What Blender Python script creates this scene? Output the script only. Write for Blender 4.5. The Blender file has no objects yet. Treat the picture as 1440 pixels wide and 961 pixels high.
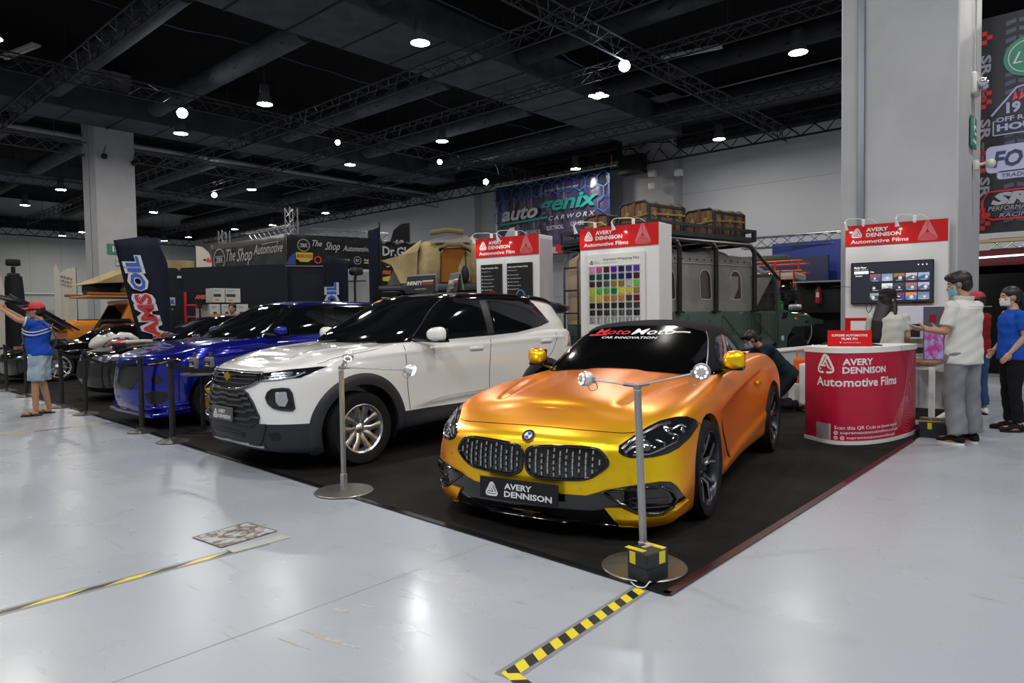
import bpy, bmesh, math, random
from math import pi, sin, cos, radians as rad, sqrt, atan2
from mathutils import Vector as V, Matrix, Euler
from mathutils.bvhtree import BVHTree
from mathutils.geometry import delaunay_2d_cdt
random.seed(7)
TS = bpy.data.scenes.new('workbench')   # a second scene, only to evaluate modifiers and text
def TS_dg():
 vl = TS.view_layers[0]; vl.update(); return vl.depsgraph
SC = bpy.context.scene
COL = SC.collection
# ------------------------------------------------------------------ materials
MATS = {}
def mat(name, col=(.8, .8, .8), rough=.5, metal=0., emit=None, es=1., coat=0., trans=0., spec=None, alpha=None, ior=None, sheen=0.):
 if name in MATS: return MATS[name]
 m = bpy.data.materials.new(name); m.use_nodes = True
 b = m.node_tree.nodes['Principled BSDF']
 b.inputs['Base Color'].default_value = (*col, 1)
 b.inputs['Roughness'].default_value = rough
 b.inputs['Metallic'].default_value = metal
 if coat: b.inputs['Coat Weight'].default_value = coat; b.inputs['Coat Roughness'].default_value = .03
 if trans: b.inputs['Transmission Weight'].default_value = trans
 if spec is None and rough >= .7: spec = .15
 if spec is not None: b.inputs['Specular IOR Level'].default_value = spec
 if ior: b.inputs['IOR'].default_value = ior
 if sheen: b.inputs['Sheen Weight'].default_value = sheen
 if emit: b.inputs['Emission Color'].default_value = (*emit, 1); b.inputs['Emission Strength'].default_value = es
 if alpha is not None: b.inputs['Alpha'].default_value = alpha
 MATS[name] = m
 return m
def nodes(m):
 nt = m.node_tree
 return nt, nt.nodes['Principled BSDF']
def noise_mix(m, c1, c2, scale=5., lo=.4, hi=.6, detail=4., sock='Base Color', obj=True, dist=0., stretch=None):
 nt, b = nodes(m)
 tc = nt.nodes.new('ShaderNodeTexCoord'); n = nt.nodes.new('ShaderNodeTexNoise'); r = nt.nodes.new('ShaderNodeValToRGB')
 n.inputs['Scale'].default_value = scale; n.inputs['Detail'].default_value = detail; n.inputs['Distortion'].default_value = dist
 src = tc.outputs['Object']
 if stretch:
  mp = nt.nodes.new('ShaderNodeMapping'); mp.inputs['Scale'].default_value = stretch
  nt.links.new(src, mp.inputs[0]); src = mp.outputs[0]
 nt.links.new(src, n.inputs['Vector']); nt.links.new(n.outputs['Fac'], r.inputs[0])
 r.color_ramp.elements[0].position = lo; r.color_ramp.elements[1].position = hi
 r.color_ramp.elements[0].color = (*c1, 1); r.color_ramp.elements[1].color = (*c2, 1)
 nt.links.new(r.outputs[0], b.inputs[sock])
 return m
def bump(m, scale=200., strength=.2, dist=.002, stretch=None, kind='noise'):
 nt, b = nodes(m)
 tc = nt.nodes.new('ShaderNodeTexCoord'); bp = nt.nodes.new('ShaderNodeBump')
 if kind == 'noise':
  n = nt.nodes.new('ShaderNodeTexNoise'); n.inputs['Scale'].default_value = scale; out = n.outputs['Fac']; vi = n.inputs['Vector']
 else:
  n = nt.nodes.new('ShaderNodeTexWave'); n.inputs['Scale'].default_value = scale; out = n.outputs['Fac']; vi = n.inputs['Vector']
 src = tc.outputs['Object']
 if stretch:
  mp = nt.nodes.new('ShaderNodeMapping'); mp.inputs['Scale'].default_value = stretch
  nt.links.new(src, mp.inputs[0]); src = mp.outputs[0]
 nt.links.new(src, vi); nt.links.new(out, bp.inputs['Height'])
 bp.inputs['Strength'].default_value = strength; bp.inputs['Distance'].default_value = dist
 nt.links.new(bp.outputs[0], b.inputs['Normal'])
 return m
# ------------------------------------------------------------------ objects
def thing(name, label, cat, loc=(0, 0, 0), rz=0., group=None):
 o = bpy.data.objects.new(name, None); COL.objects.link(o)
 o.empty_display_size = .1
 o.location = loc; o.rotation_euler = (0, 0, rz); o['label'] = label; o['category'] = cat
 if group: o['group'] = group
 return o
def tag(o, label, cat, group=None, kind=None):
 o['label'] = label; o['category'] = cat
 if group: o['group'] = group
 if kind: o['kind'] = kind
 return o
class MB:
 """collects shapes of one mesh"""
 def __init__(s): s.v = []; s.f = []; s.m = []; s.mi = 0
 def add(s, vs, fs, M=None):
  o = len(s.v)
  if M is not None: vs = [M @ V(p) for p in vs]
  s.v += [tuple(p) for p in vs]; s.f += [tuple(i + o for i in f) for f in fs]; s.m += [s.mi] * len(fs)
  return s
 def box(s, c, d, rz=0., M=None, R=None):
  x, y, z = d[0] / 2, d[1] / 2, d[2] / 2
  vs = [(a * x, b * y, e * z) for e in (-1, 1) for b in (-1, 1) for a in (-1, 1)]
  T = Matrix.Translation(c) @ (R.to_4x4() if R is not None else Matrix.Rotation(rz, 4, 'Z'))
  if M is not None: T = M @ T
  return s.add(vs, [(0, 2, 3, 1), (4, 5, 7, 6), (0, 1, 5, 4), (2, 6, 7, 3), (0, 4, 6, 2), (1, 3, 7, 5)], T)
 def bbox(s, c, d, b=.01, seg=2, rz=0., M=None, R=None):
  bm = bmesh.new(); bmesh.ops.create_cube(bm, size=1)
  for v in bm.verts: v.co = V((v.co.x * d[0], v.co.y * d[1], v.co.z * d[2]))
  bmesh.ops.bevel(bm, geom=list(bm.edges), offset=min(b, min(d) * .49), segments=seg, profile=.5, affect='EDGES')
  T = Matrix.Translation(c) @ (R.to_4x4() if R is not None else Matrix.Rotation(rz, 4, 'Z'))
  if M is not None: T = M @ T
  s.bm(bm, T); return s
 def bm(s, bm, T=None):
  bm.verts.ensure_lookup_table(); bm.verts.index_update()
  s.add([v.co.copy() for v in bm.verts], [[v.index for v in f.verts] for f in bm.faces], T); bm.free()
  return s
 def cyl(s, p0, p1, r, r2=None, n=16, cap=True):
  return s.tube([p0, p1], [r, r if r2 is None else r2], n, cap)
 def tube(s, pts, r, n=8, cap=True, closed=False, sx=1., sy=1., up=None):
  pts = [V(p) for p in pts]; k = len(pts)
  rs = r if isinstance(r, (list, tuple)) else [r] * k
  vs = []; u = None
  for i in range(k):
   if closed: t = (pts[(i + 1) % k] - pts[i - 1])
   else: t = pts[min(i + 1, k - 1)] - pts[max(i - 1, 0)]
   t.normalize()
   if u is None:
    a = V(up) if up else (V((0, 0, 1)) if abs(t.z) < .9 else V((1, 0, 0)))
    u = t.cross(a).normalized()
   else:
    u = (u - t * u.dot(t)).normalized()
   w = t.cross(u)
   for j in range(n):
    a = 2 * pi * j / n
    vs.append(pts[i] + (u * cos(a) * sx + w * sin(a) * sy) * rs[i])
  fs = []
  for i in range(k if closed else k - 1):
   for j in range(n):
    a, b = i * n + j, i * n + (j + 1) % n; c, d = ((i + 1) % k) * n + (j + 1) % n, ((i + 1) % k) * n + j
    fs.append((a, b, c, d))
  if cap and not closed:
   fs.append(tuple(range(n))[::-1]); fs.append(tuple(range((k - 1) * n, k * n)))
  return s.add(vs, fs)
 def lathe(s, prof, n=24, c=(0, 0, 0), R=None, cap=True, arc=None):
  """prof: [(r,z)] about local z"""
  vs = [(r * cos(2 * pi * j / n), r * sin(2 * pi * j / n), z) for r, z in prof for j in range(n)]
  fs = [(i * n + j, i * n + (j + 1) % n, (i + 1) * n + (j + 1) % n, (i + 1) * n + j) for i in range(len(prof) - 1) for j in range(n)]
  if cap:
   if prof[0][0] > 1e-5: fs.append(tuple(range(n))[::-1])
   if prof[-1][0] > 1e-5: fs.append(tuple(range((len(prof) - 1) * n, len(prof) * n)))
  T = Matrix.Translation(c)
  if R is not None: T = T @ R.to_4x4()
  return s.add(vs, fs, T)
 def prism(s, poly, z0, z1, M=None):
  n = len(poly)
  vs = [(x, y, z0) for x, y in poly] + [(x, y, z1) for x, y in poly]
  fs = [tuple(range(n))[::-1], tuple(range(n, 2 * n))] + [(i, (i + 1) % n, n + (i + 1) % n, n + i) for i in range(n)]
  return s.add(vs, fs, M)
 def ell(s, c, r, n=16, m=10, R=None):
  bm = bmesh.new(); bmesh.ops.create_uvsphere(bm, u_segments=n, v_segments=m, radius=1)
  r = (r, r, r) if not isinstance(r, (tuple, list)) else r
  T = Matrix.Translation(c) @ (R.to_4x4() if R is not None else Matrix.Identity(4)) @ Matrix.Diagonal((*r, 1))
  return s.bm(bm, T)
 def grid(s, P):
  """P[i][j] points"""
  a, b = len(P), len(P[0])
  return s.add([p for r in P for p in r], [(i * b + j, i * b + j + 1, (i + 1) * b + j + 1, (i + 1) * b + j) for i in range(a - 1) for j in range(b - 1)])
 def obj(s, name, m, parent=None, smooth=35, M=None):
  me = bpy.data.meshes.new(name)
  me.from_pydata([tuple(p) for p in s.v], [], s.f); me.validate()
  ms = m if isinstance(m, (list, tuple)) else [m]
  for q in ms: me.materials.append(q)
  if len(ms) > 1 and len(me.polygons) == len(s.m): me.polygons.foreach_set('material_index', s.m)
  bm = bmesh.new(); bm.from_mesh(me); bmesh.ops.recalc_face_normals(bm, faces=bm.faces); bm.to_mesh(me); bm.free()
  if smooth:
   me.polygons.foreach_set('use_smooth', [True] * len(me.polygons)); me.set_sharp_from_angle(angle=rad(smooth))
  o = bpy.data.objects.new(name, me); COL.objects.link(o)
  if M is not None: o.matrix_local = M
  if parent is not None: o.parent = parent
  return o
def mesh_obj(name, me, m, parent=None, smooth=40):
 me.materials.clear()
 for q in (m if isinstance(m, (list, tuple)) else [m]): me.materials.append(q)
 if smooth:
  me.polygons.foreach_set('use_smooth', [True] * len(me.polygons)); me.set_sharp_from_angle(angle=rad(smooth))
 o = bpy.data.objects.new(name, me); COL.objects.link(o)
 if parent is not None: o.parent = parent
 return o
def evaluated(mb_or_me, mods):
 """apply modifiers [(type, dict)] to a mesh and return the new mesh"""
 if isinstance(mb_or_me, MB):
  me = bpy.data.meshes.new('tmp'); me.from_pydata([tuple(p) for p in mb_or_me.v], [], mb_or_me.f); me.validate()
 else: me = mb_or_me
 o = bpy.data.objects.new('tmp', me); TS.collection.objects.link(o)
 for t, kw in mods:
  md = o.modifiers.new('m', t)
  for k, v in kw.items(): setattr(md, k, v)
 dg = TS_dg()
 out = bpy.data.meshes.new_from_object(o.evaluated_get(dg))
 bpy.data.objects.remove(o)
 return out
def structure(o): o['kind'] = 'structure'; return o
# copies: a thing and its parts
def dup(root, loc=None, rz=None, label=None, group=None, parent=None):
 r = root.copy(); COL.objects.link(r)
 if parent is not None: r.parent = parent
 if loc is not None: r.location = loc
 if rz is not None: r.rotation_euler = (0, 0, rz)
 if label: r['label'] = label
 if group: r['group'] = group
 for ch in list(root.children): dup(ch, parent=r)
 return r
# ------------------------------------------------------------------ text
_TX = {}
def text_geo(s, shear=0., bold=0., space=1., script=False):
 """flat text as (verts2d, faces), height of capitals = 1, starting at x=0"""
 key = (s, shear, bold, space)
 if key in _TX: return _TX[key]
 c = bpy.data.curves.new('t', 'FONT'); c.body = s; c.size = 1.; c.shear = shear; c.offset = bold; c.space_character = space
 c.resolution_u = 2; c.fill_mode = 'BOTH'
 o = bpy.data.objects.new('t', c); TS.collection.objects.link(o)
 dg = TS_dg()
 me = bpy.data.meshes.new_from_object(o.evaluated_get(dg)); bpy.data.objects.remove(o); bpy.data.curves.remove(c)
 vs = [(v.co.x / .73, v.co.y / .73) for v in me.vertices]; fs = [tuple(p.vertices) for p in me.polygons]
 x0 = min((v[0] for v in vs), default=0); vs = [(x - x0, y) for x, y in vs]
 _TX[key] = (vs, fs, max((v[0] for v in vs), default=1))
 bpy.data.meshes.remove(me)
 return _TX[key]
def put_text(mb, s, x, y, h, w=None, align='l', shear=0., bold=0., space=1., f=None, rot=0.):
 """adds text at 2D (x,y) baseline, cap height h, optional total width w; f maps (u,v)->3D"""
 vs, fs, wd = text_geo(s, shear, bold, space)
 sx = h if w is None else w / max(wd, 1e-6)
 ww = wd * sx
 ox = x - (0 if align == 'l' else ww / 2 if align == 'c' else ww)
 cr, sr = cos(rot), sin(rot)
 out = []
 for a, b in vs:
  u, v = a * sx, b * h
  if rot: u, v = u * cr - v * sr, u * sr + v * cr
  out.append(f(ox + u, y + v) if f else (ox + u, y + v, 0))
 mb.add(out, fs); return mb
def stroke(mb, pts, w, f=None, closed=False):
 """flat ribbon of width w along 2D points"""
 P = [V((p[0], p[1])) for p in pts]; n = len(P); vs = []
 for i in range(n):
  if closed: t = P[(i + 1) % n] - P[i - 1]
  else: t = P[min(i + 1, n - 1)] - P[max(i - 1, 0)]
  if t.length < 1e-9: t = V((1, 0))
  t.normalize(); q = V((-t.y, t.x)) * w / 2
  for a in (P[i] + q, P[i] - q): vs.append(f(a.x, a.y) if f else (a.x, a.y, 0))
 fs = [(2 * i, 2 * i + 1, 2 * ((i + 1) % n) + 1, 2 * ((i + 1) % n)) for i in range(n if closed else n - 1)]
 mb.add(vs, fs); return mb
def fill(mb, poly, f=None):
 mb.add([f(x, y) if f else (x, y, 0) for x, y in poly], [tuple(range(len(poly)))]); return mb
def circ(cx, cy, r, n=20, ry=None): return [(cx + r * cos(2 * pi * i / n), cy + (ry or r) * sin(2 * pi * i / n)) for i in range(n)]
def rrect(x0, y0, x1, y1, r, n=4):
 o = []
 for cx, cy, a in ((x1 - r, y0 + r, -90), (x1 - r, y1 - r, 0), (x0 + r, y1 - r, 90), (x0 + r, y0 + r, 180)):
  for i in range(n + 1):
   t = rad(a + 90 * i / n); o.append((cx + r * cos(t), cy + r * sin(t)))
 return o
def rounded(poly, r, n=5):
 """round the corners of a polygon"""
 out = []; k = len(poly)
 for i in range(k):
  p, a, b = V(poly[i]), V(poly[i - 1]), V(poly[(i + 1) % k])
  u, w = (a - p), (b - p); q = min(r, u.length * .49, w.length * .49)
  s, e = p + u.normalized() * q, p + w.normalized() * q
  for j in range(n + 1):
   t = j / n; out.append(tuple(s * (1 - t) ** 2 + p * 2 * t * (1 - t) + e * t * t))
 return out
def spline(pts, n=6, closed=False):
 k = len(pts); out = []
 P = [V(p) for p in pts]
 rng = range(k) if closed else range(k - 1)
 for i in rng:
  if closed: a, b, c, d = P[i - 1], P[i], P[(i + 1) % k], P[(i + 2) % k]
  else: a, b, c, d = P[max(i - 1, 0)], P[i], P[i + 1], P[min(i + 2, k - 1)]
  for j in range(n):
   t = j / n
   out.append(.5 * ((2 * b) + (c - a) * t + (2 * a - 5 * b + 4 * c - d) * t * t + (3 * b - a - 3 * c + d) * t ** 3))
 if not closed: out.append(P[-1].copy())
 return [tuple(p) for p in out]
def triangle_logo(mb, x, y, h, f=None, lw=.085):
 """interlaced rounded triangle mark, base-left at (x,y), height h"""
 w = h * 1.1
 T = [(x, y), (x + w, y), (x + w / 2, y + h)]
 stroke(mb, rounded([(x + .05 * h, y + .04 * h), (x + w - .05 * h, y + .04 * h), (x + w / 2, y + h * .98)], h * .3, 8), h * lw, f, True)
 g = lambda a, b: (x + a * w, y + b * h)
 L = .8 * lw
 stroke(mb, [g(.22, .2), g(.80, .2)], h * L, f)
 stroke(mb, [g(.24, .35), g(.53, .35)], h * L, f)
 stroke(mb, [g(.24, .35), g(.51, .83)], h * L, f)
 stroke(mb, [g(.62, .80), g(.36, .33)], h * L, f)
 stroke(mb, [g(.62, .80), g(.87, .24)], h * L, f)
 stroke(mb, [g(.62, .36), g(.50, .62)], h * L, f)
 stroke(mb, [g(.62, .36), g(.70, .22)], h * L, f)
 return mb
# ------------------------------------------------------------------ colours used everywhere
black = mat('black plastic', (.010, .010, .012), .45, spec=.3)
gloss_black = mat('gloss black', (.006, .006, .008), .08, coat=.6)
rubber = bump(mat('tyre rubber', (.011, .011, .012), .65, spec=.2), 90, .15, .002)
glass_dark = mat('tinted glass', (.004, .005, .006), .04, coat=.3)
chrome = mat('chrome', (.75, .76, .78), .12, 1.)
steel = mat('brushed steel', (.5, .51, .53), .34, 1.)
alu = mat('aluminium', (.42, .43, .46), .4, .85)
white_p = mat('white panel', (.76, .76, .77), .5)
white_ink = mat('white print', (.8, .8, .82), .5)
red_ink = mat('red print', (.62, .012, .014), .35)
def camera():
 c = bpy.data.cameras.new('camera'); o = bpy.data.objects.new('camera', c); COL.objects.link(o)
 c.sensor_width = 36; c.lens = 24.; c.clip_end = 300
 yaw, tilt, roll = rad(41.6), math.atan(4e-5 * 960), math.atan(.0145)
 Df = V((cos(yaw), sin(yaw), 0)); Rt = V((sin(yaw), -cos(yaw), 0)); Z = V((0, 0, 1))
 f = Df * cos(tilt) - Z * sin(tilt); u = Z * cos(tilt) + Df * sin(tilt)
 ri = Rt * cos(roll) - u * sin(roll); ui = u * cos(roll) + Rt * sin(roll)
 o.matrix_world = Matrix(((ri.x, ui.x, -f.x, 0), (ri.y, ui.y, -f.y, 0), (ri.z, ui.z, -f.z, 1.38), (0, 0, 0, 1)))
 SC.camera = o
 vs = SC.view_settings; vs.view_transform = 'Standard'; vs.look = 'None'; vs.gamma = 1; vs.use_curve_mapping = False
 return o
# ------------------------------------------------------------------ car bodies
def interp(tab, n):
 """tab {col: value} -> list of n values, monotone-ish cubic"""
 ks = sorted(tab); out = []
 for c in range(n):
  if c <= ks[0]: out.append(tab[ks[0]]); continue
  if c >= ks[-1]: out.append(tab[ks[-1]]); continue
  for i in range(len(ks) - 1):
   if ks[i] <= c <= ks[i + 1]:
    a, b = ks[i], ks[i + 1]; t = (c - a) / (b - a)
    m0 = (tab[b] - tab[ks[i - 1]]) / (b - ks[i - 1]) if i > 0 else (tab[b] - tab[a]) / (b - a)
    m1 = (tab[ks[i + 2]] - tab[a]) / (ks[i + 2] - a) if i + 2 < len(ks) else (tab[b] - tab[a]) / (b - a)
    h = b - a
    out.append((2 * t ** 3 - 3 * t * t + 1) * tab[a] + (t ** 3 - 2 * t * t + t) * h * m0 + (3 * t * t - 2 * t ** 3) * tab[b] + (t ** 3 - t * t) * h * m1)
    break
 return out
def hull(plan, rows, level=3, crease=()):
 """plan: [(s,l)] half outline from the front centre to the rear centre. rows, bottom to top:
 dict(z=..., ds=..., dl=..., k=...) tables by column; k scales l towards the centre line (0 = on it)"""
 n = len(plan); G = []
 for r in rows:
  tb = lambda q, dflt: interp(r[q] if isinstance(r.get(q), dict) else {0: r.get(q, dflt)}, n)
  z, ds, dl, k = tb('z', 0), tb('ds', 0), tb('dl', 0), tb('k', 1.)
  G.append([(plan[c][0] + ds[c], max(0., (plan[c][1] + (dl[c] if 0 < c < n - 1 else 0)) * k[c]), z[c]) for c in range(n)])
 mb = MB(); R = len(G)
 idx = {}
 def vid(r, c, sd):
  s, l, z = G[r][c]
  if l < 1e-6: sd = 1
  key = (r, c, sd)
  if key not in idx: idx[key] = len(mb.v); mb.v.append((s, l * sd, z))
  return idx[key]
 for r in range(R - 1):
  for c in range(n - 1):
   for sd in (1, -1):
    q = [vid(r, c, sd), vid(r, c + 1, sd), vid(r + 1, c + 1, sd), vid(r + 1, c, sd)]
    if sd < 0: q = q[::-1]
    q2 = [a for i, a in enumerate(q) if a != q[i - 1]]
    if len(set(q2)) >= 3: mb.f.append(tuple(q2)); mb.m.append(0)
 me = bpy.data.meshes.new('cage'); me.from_pydata(mb.v, [], mb.f); me.validate()
 bm = bmesh.new(); bm.from_mesh(me)
 bmesh.ops.remove_doubles(bm, verts=bm.verts, dist=1e-5)
 cl = bm.edges.layers.float.get('crease_edge') or bm.edges.layers.float.new('crease_edge')
 for row, cr in crease:
  zs = {(round(p[0], 4), round(abs(p[1]), 4), round(p[2], 4)) for p in G[row]}
  for e in bm.edges:
   if all((round(v.co.x, 4), round(abs(v.co.y), 4), round(v.co.z, 4)) in zs for v in e.verts): e[cl] = cr
 bmesh.ops.recalc_face_normals(bm, faces=bm.faces)
 bm.to_mesh(me); bm.free()
 out = evaluated(me, [('SUBSURF', dict(levels=level, render_levels=level))])
 return out
def bvh_of(*meshes):
 vs = []; fs = []
 for me in meshes:
  o = len(vs); vs += [v.co.copy() for v in me.vertices]; fs += [[i + o for i in p.vertices] for p in me.polygons]
 return BVHTree.FromPolygons(vs, fs)
AX = {'side': (V((0, 1, 0)), lambda a, b: V((a, 3, b))), 'front': (V((1, 0, 0)), lambda a, b: V((4, a, b))), 'top': (V((0, 0, 1)), lambda a, b: V((a, b, 4))),
  'rear': (V((-1, 0, 0)), lambda a, b: V((-8, a, b)))}
def project(bvh, ax, a, b, off=0., miss=None):
 d, org = AX[ax]
 h = bvh.ray_cast(org(a, b), -d)
 if h[0] is None:
  q = bvh.find_nearest(org(a, b) - d * 3)
  h = bvh.find_nearest(V((q[0].x, q[0].y, b)) if ax != 'top' else q[0])
 n = h[1]
 if n.dot(d) < 0: n = -n
 return h[0] + n * off, n
def patch(bvh, poly, ax='side', off=.004, res=.04, depth=.012, mirror=False, inset=0.):
 """a thin shell lying on the body, outlined by a polygon seen along an axis"""
 mb = MB()
 xs = [p[0] for p in poly]; ys = [p[1] for p in poly]
 pts = []; n0 = 0
 B = []
 for i, p in enumerate(poly):
  q = poly[(i + 1) % len(poly)]; L = math.hypot(q[0] - p[0], q[1] - p[1]); k = max(1, int(L / res))
  for j in range(k): B.append((p[0] + (q[0] - p[0]) * j / k, p[1] + (q[1] - p[1]) * j / k))
 I = []
 def inside(x, y):
  c = False
  for i in range(len(poly)):
   (x1, y1), (x2, y2) = poly[i], poly[i - 1]
   if (y1 > y) != (y2 > y) and x < (x2 - x1) * (y - y1) / (y2 - y1) + x1: c = not c
  return c
 nx = int((max(xs) - min(xs)) / res) + 1; ny = int((max(ys) - min(ys)) / res) + 1
 for i in range(nx):
  for j in range(ny):
   x = min(xs) + (i + .5) * (max(xs) - min(xs)) / nx; y = min(ys) + (j + .5) * (max(ys) - min(ys)) / ny
   if inside(x, y) and min((x - a) ** 2 + (y - b) ** 2 for a, b in B) > (res * .35) ** 2: I.append((x, y))
 r = delaunay_2d_cdt([V(p) for p in B + I], [], [list(range(len(B)))], 1, 1e-6)
 P2, _, F = r[0], r[1], r[2]
 top = []; bot = []
 for p in P2:
  a, nn = project(bvh, ax, p.x, p.y, off)
  top.append(a); bot.append(a - nn * depth)
 n = len(top)
 fs = [tuple(f) for f in F]
 ed = {}
 for f in fs:
  for i in range(len(f)):
   e = (f[i], f[(i + 1) % len(f)]); ed[e] = 1
 bd = [e for e in ed if (e[1], e[0]) not in ed]
 F2 = fs + [(a, b, b + n, a + n)[::-1] for a, b in bd]
 mb.add(top + bot, F2)
 if mirror: mb.add([(p.x, -p.y, p.z) for p in map(V, top + bot)], [f[::-1] for f in F2])
 return mb
def mir(mb):
 """adds the mirror image over the car's centre plane"""
 k = len(mb.v); mb.add([(x, -y, z) for x, y, z in list(mb.v)], [f[::-1] for f in list(mb.f)]); return mb
def one_sided(mb, sd):
 if sd > 0: return mb
 m = MB(); m.add([(x, -y, z) for x, y, z in mb.v], [f[::-1] for f in mb.f]); return m
def line_on(bvh, pts, ax='side', w=.006, off=.001, mirror=True, n=6, smooth=True):
 """a panel gap: thin ribbon on the body"""
 P = spline(pts, n) if smooth else pts
 out = []
 Q = []
 for i in range(len(P) - 1):
  L = math.hypot(P[i + 1][0] - P[i][0], P[i + 1][1] - P[i][1]); k = max(1, int(L / .02))
  for j in range(k): Q.append((P[i][0] + (P[i + 1][0] - P[i][0]) * j / k, P[i][1] + (P[i + 1][1] - P[i][1]) * j / k))
 Q.append(P[-1][:2])
 mb = MB(); vs = []
 C = [project(bvh, ax, a, b, off) for a, b in Q]
 for i in range(len(C)):
  t = (C[min(i + 1, len(C) - 1)][0] - C[max(i - 1, 0)][0]).normalized(); q = t.cross(C[i][1]).normalized() * w / 2
  vs += [C[i][0] + q, C[i][0] - q]
 fs = [(2 * i, 2 * i + 1, 2 * i + 3, 2 * i + 2) for i in range(len(C) - 1)]
 mb.add(vs, fs)
 if mirror: mb.add([(p.x, -p.y, p.z) for p in vs], [f[::-1] for f in fs])
 return mb
def cut_wells(me, wells):
 """boolean the wheel arches out: wells [(s, z, r, inner_l, outer_l)] on both sides"""
 mb = MB()
 for s, z, r, l0, l1 in wells:
  for sd in (1, -1):
   mb.cyl((s, sd * l0, z), (s, sd * l1, z), r, n=48)
 cme = bpy.data.meshes.new('cut'); cme.from_pydata(mb.v, [], mb.f)
 bm = bmesh.new(); bm.from_mesh(cme); bmesh.ops.recalc_face_normals(bm, faces=bm.faces); bm.to_mesh(cme); bm.free()
 co = bpy.data.objects.new('cut', cme); TS.collection.objects.link(co)
 out = evaluated(me, [('BOOLEAN', dict(operation='DIFFERENCE', object=co, solver='EXACT'))])
 bpy.data.objects.remove(co)
 return out
def wheel(parent, s, l, z, r, w, rim_r, style, sd, tyre_m, rim_m, steer=0., hub_m=None, lip_m=None, caliper_m=None):
 """a wheel with its tyre, rim, brake disc; outer face towards sd"""
 root = bpy.data.objects.new('wheel', None); COL.objects.link(root); root.parent = parent; root.empty_display_size = .1
 root.location = (s, l, z); root.rotation_euler = (0, 0, steer + (0 if sd > 0 else pi))
 R = Matrix.Rotation(-pi / 2, 3, 'X')   # local z -> +y
 sw = r - rim_r
 prof = [(rim_r - .005, -w * .46), (rim_r + .25 * sw, -w * .52), (r - .25 * sw, -w * .515), (r - .02, -w * .44), (r, -w * .3), (r + .001, -w * .12), (r - .006, -w * .11), (r - .006, -w * .09), (r + .001, -w * .08), (r + .001, w * .08), (r - .006, w * .09), (r - .006, w * .11), (r + .001, w * .12), (r, w * .3), (r - .02, w * .44), (r - .25 * sw, w * .515), (rim_r + .25 * sw, w * .52), (rim_r - .005, w * .46)]
 MB().lathe(prof, 64, R=R, cap=False).obj('tyre', tyre_m, root, 50)
 k = MB()
 k.lathe([(rim_r + .002, w * .47), (rim_r - .008, w * .485), (rim_r - .022, w * .44), (rim_r - .035, w * .2), (rim_r - .04, -w * .4)], 64, R=R, cap=False)
 k.obj('rim', lip_m or rim_m, root, 40)
 b = MB()
 b.lathe([(rim_r * .72, -.01), (rim_r * .72, .01), (.06, .01), (.06, .05)], 40, R=R).obj('brake_disc', steel, root)
 c = MB()
 if caliper_m:
  c.bbox((rim_r * .55, .03, .02), (.09, .07, .26), .02); c.obj('brake_caliper', caliper_m, root)
 MB().lathe([(rim_r - .04, -w * .38), (.02, -w * .38)], 40, R=R, cap=False).obj('wheel_backing', black, root)
 y0 = w * .40
 sp = MB()
 def spoke(pts, wd, th=.03):
  vs = []; n = len(pts)
  for i, (x, zz, yo, ww) in enumerate(pts):
   a = pts[min(i + 1, n - 1)]; bb = pts[max(i - 1, 0)]
   t = V((a[0] - bb[0], a[1] - bb[1])).normalized(); q = V((-t.y, t.x)) * ww / 2
   for (dx, dz, dy) in ((q.x, q.y, 0), (q.x * .5, q.y * .5, .007), (-q.x * .5, -q.y * .5, .007), (-q.x, -q.y, 0), (-q.x, -q.y, -th), (q.x, q.y, -th)):
    vs.append((x + dx, yo + dy, zz + dz))
  fs = [(6 * i + j, 6 * i + (j + 1) % 6, 6 * i + 6 + (j + 1) % 6, 6 * i + 6 + j) for i in range(n - 1) for j in range(6)]
  sp.add(vs, fs + [tuple(range(6)), tuple(range(6 * n - 6, 6 * n))])
 e = rim_r - .022
 if style == 'double5':       # five pairs meeting at the hub in a V
  for i in range(5):
   a = rad(90 + 72 * i)
   for d in (-1, 1):
    def P(rr, da): return (rr * cos(a + d * da), rr * sin(a + d * da))
    p0 = P(.05, rad(16)); p1 = P(e * .55, rad(7)); p2 = P(e, rad(17))
    spoke([(*p0, y0 - .05, .042), (*P(e * .42, rad(8)), y0 - .028, .032), (*p1, y0 - .016, .030), (*p2, y0 - .003, .038)], .03)
 elif style == 'twin5':       # five pairs of near parallel spokes
  for i in range(5):
   a = rad(90 + 72 * i)
   for d in (-1, 1):
    ox = d * .030
    def Q(rr, o): return (rr * cos(a) - o * sin(a), rr * sin(a) + o * cos(a))
    spoke([(*Q(.045, ox * .6), y0 - .035, .046), (*Q(e * .5, ox * 1.25), y0 - .012, .044), (*Q(e, ox * 1.75), y0 - .003, .066)], .03)
 elif style == 'multi10':
  for i in range(10):
   a = rad(36 * i + 9)
   spoke([(.05 * cos(a), .05 * sin(a), y0 - .05, .022), (e * .6 * cos(a), e * .6 * sin(a), y0 - .03, .016), (e * cos(a), e * sin(a), y0 - .004, .02)], .03)
 elif style == 'split5':
  for i in range(5):
   a = rad(90 + 72 * i)
   spoke([(.04 * cos(a), .04 * sin(a), y0 - .05, .05), (e * .5 * cos(a), e * .5 * sin(a), y0 - .025, .03), (e * cos(a), e * sin(a), y0 - .004, .035)], .03)
   for d in (-.28, .28): spoke([(e * .45 * cos(a), e * .45 * sin(a), y0 - .028, .02), (e * cos(a + d), e * sin(a + d), y0 - .006, .022)], .02)
 sp.obj('spokes', rim_m, root, 30)
 MB().lathe([(.0, y0 - .012), (.022, y0 - .014), (.034, y0 - .022), (.066, y0 - .04), (.075, y0 - .09)], 24, R=R, cap=False).obj('hub_cap', hub_m or rim_m, root)
 nut = MB()
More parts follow.
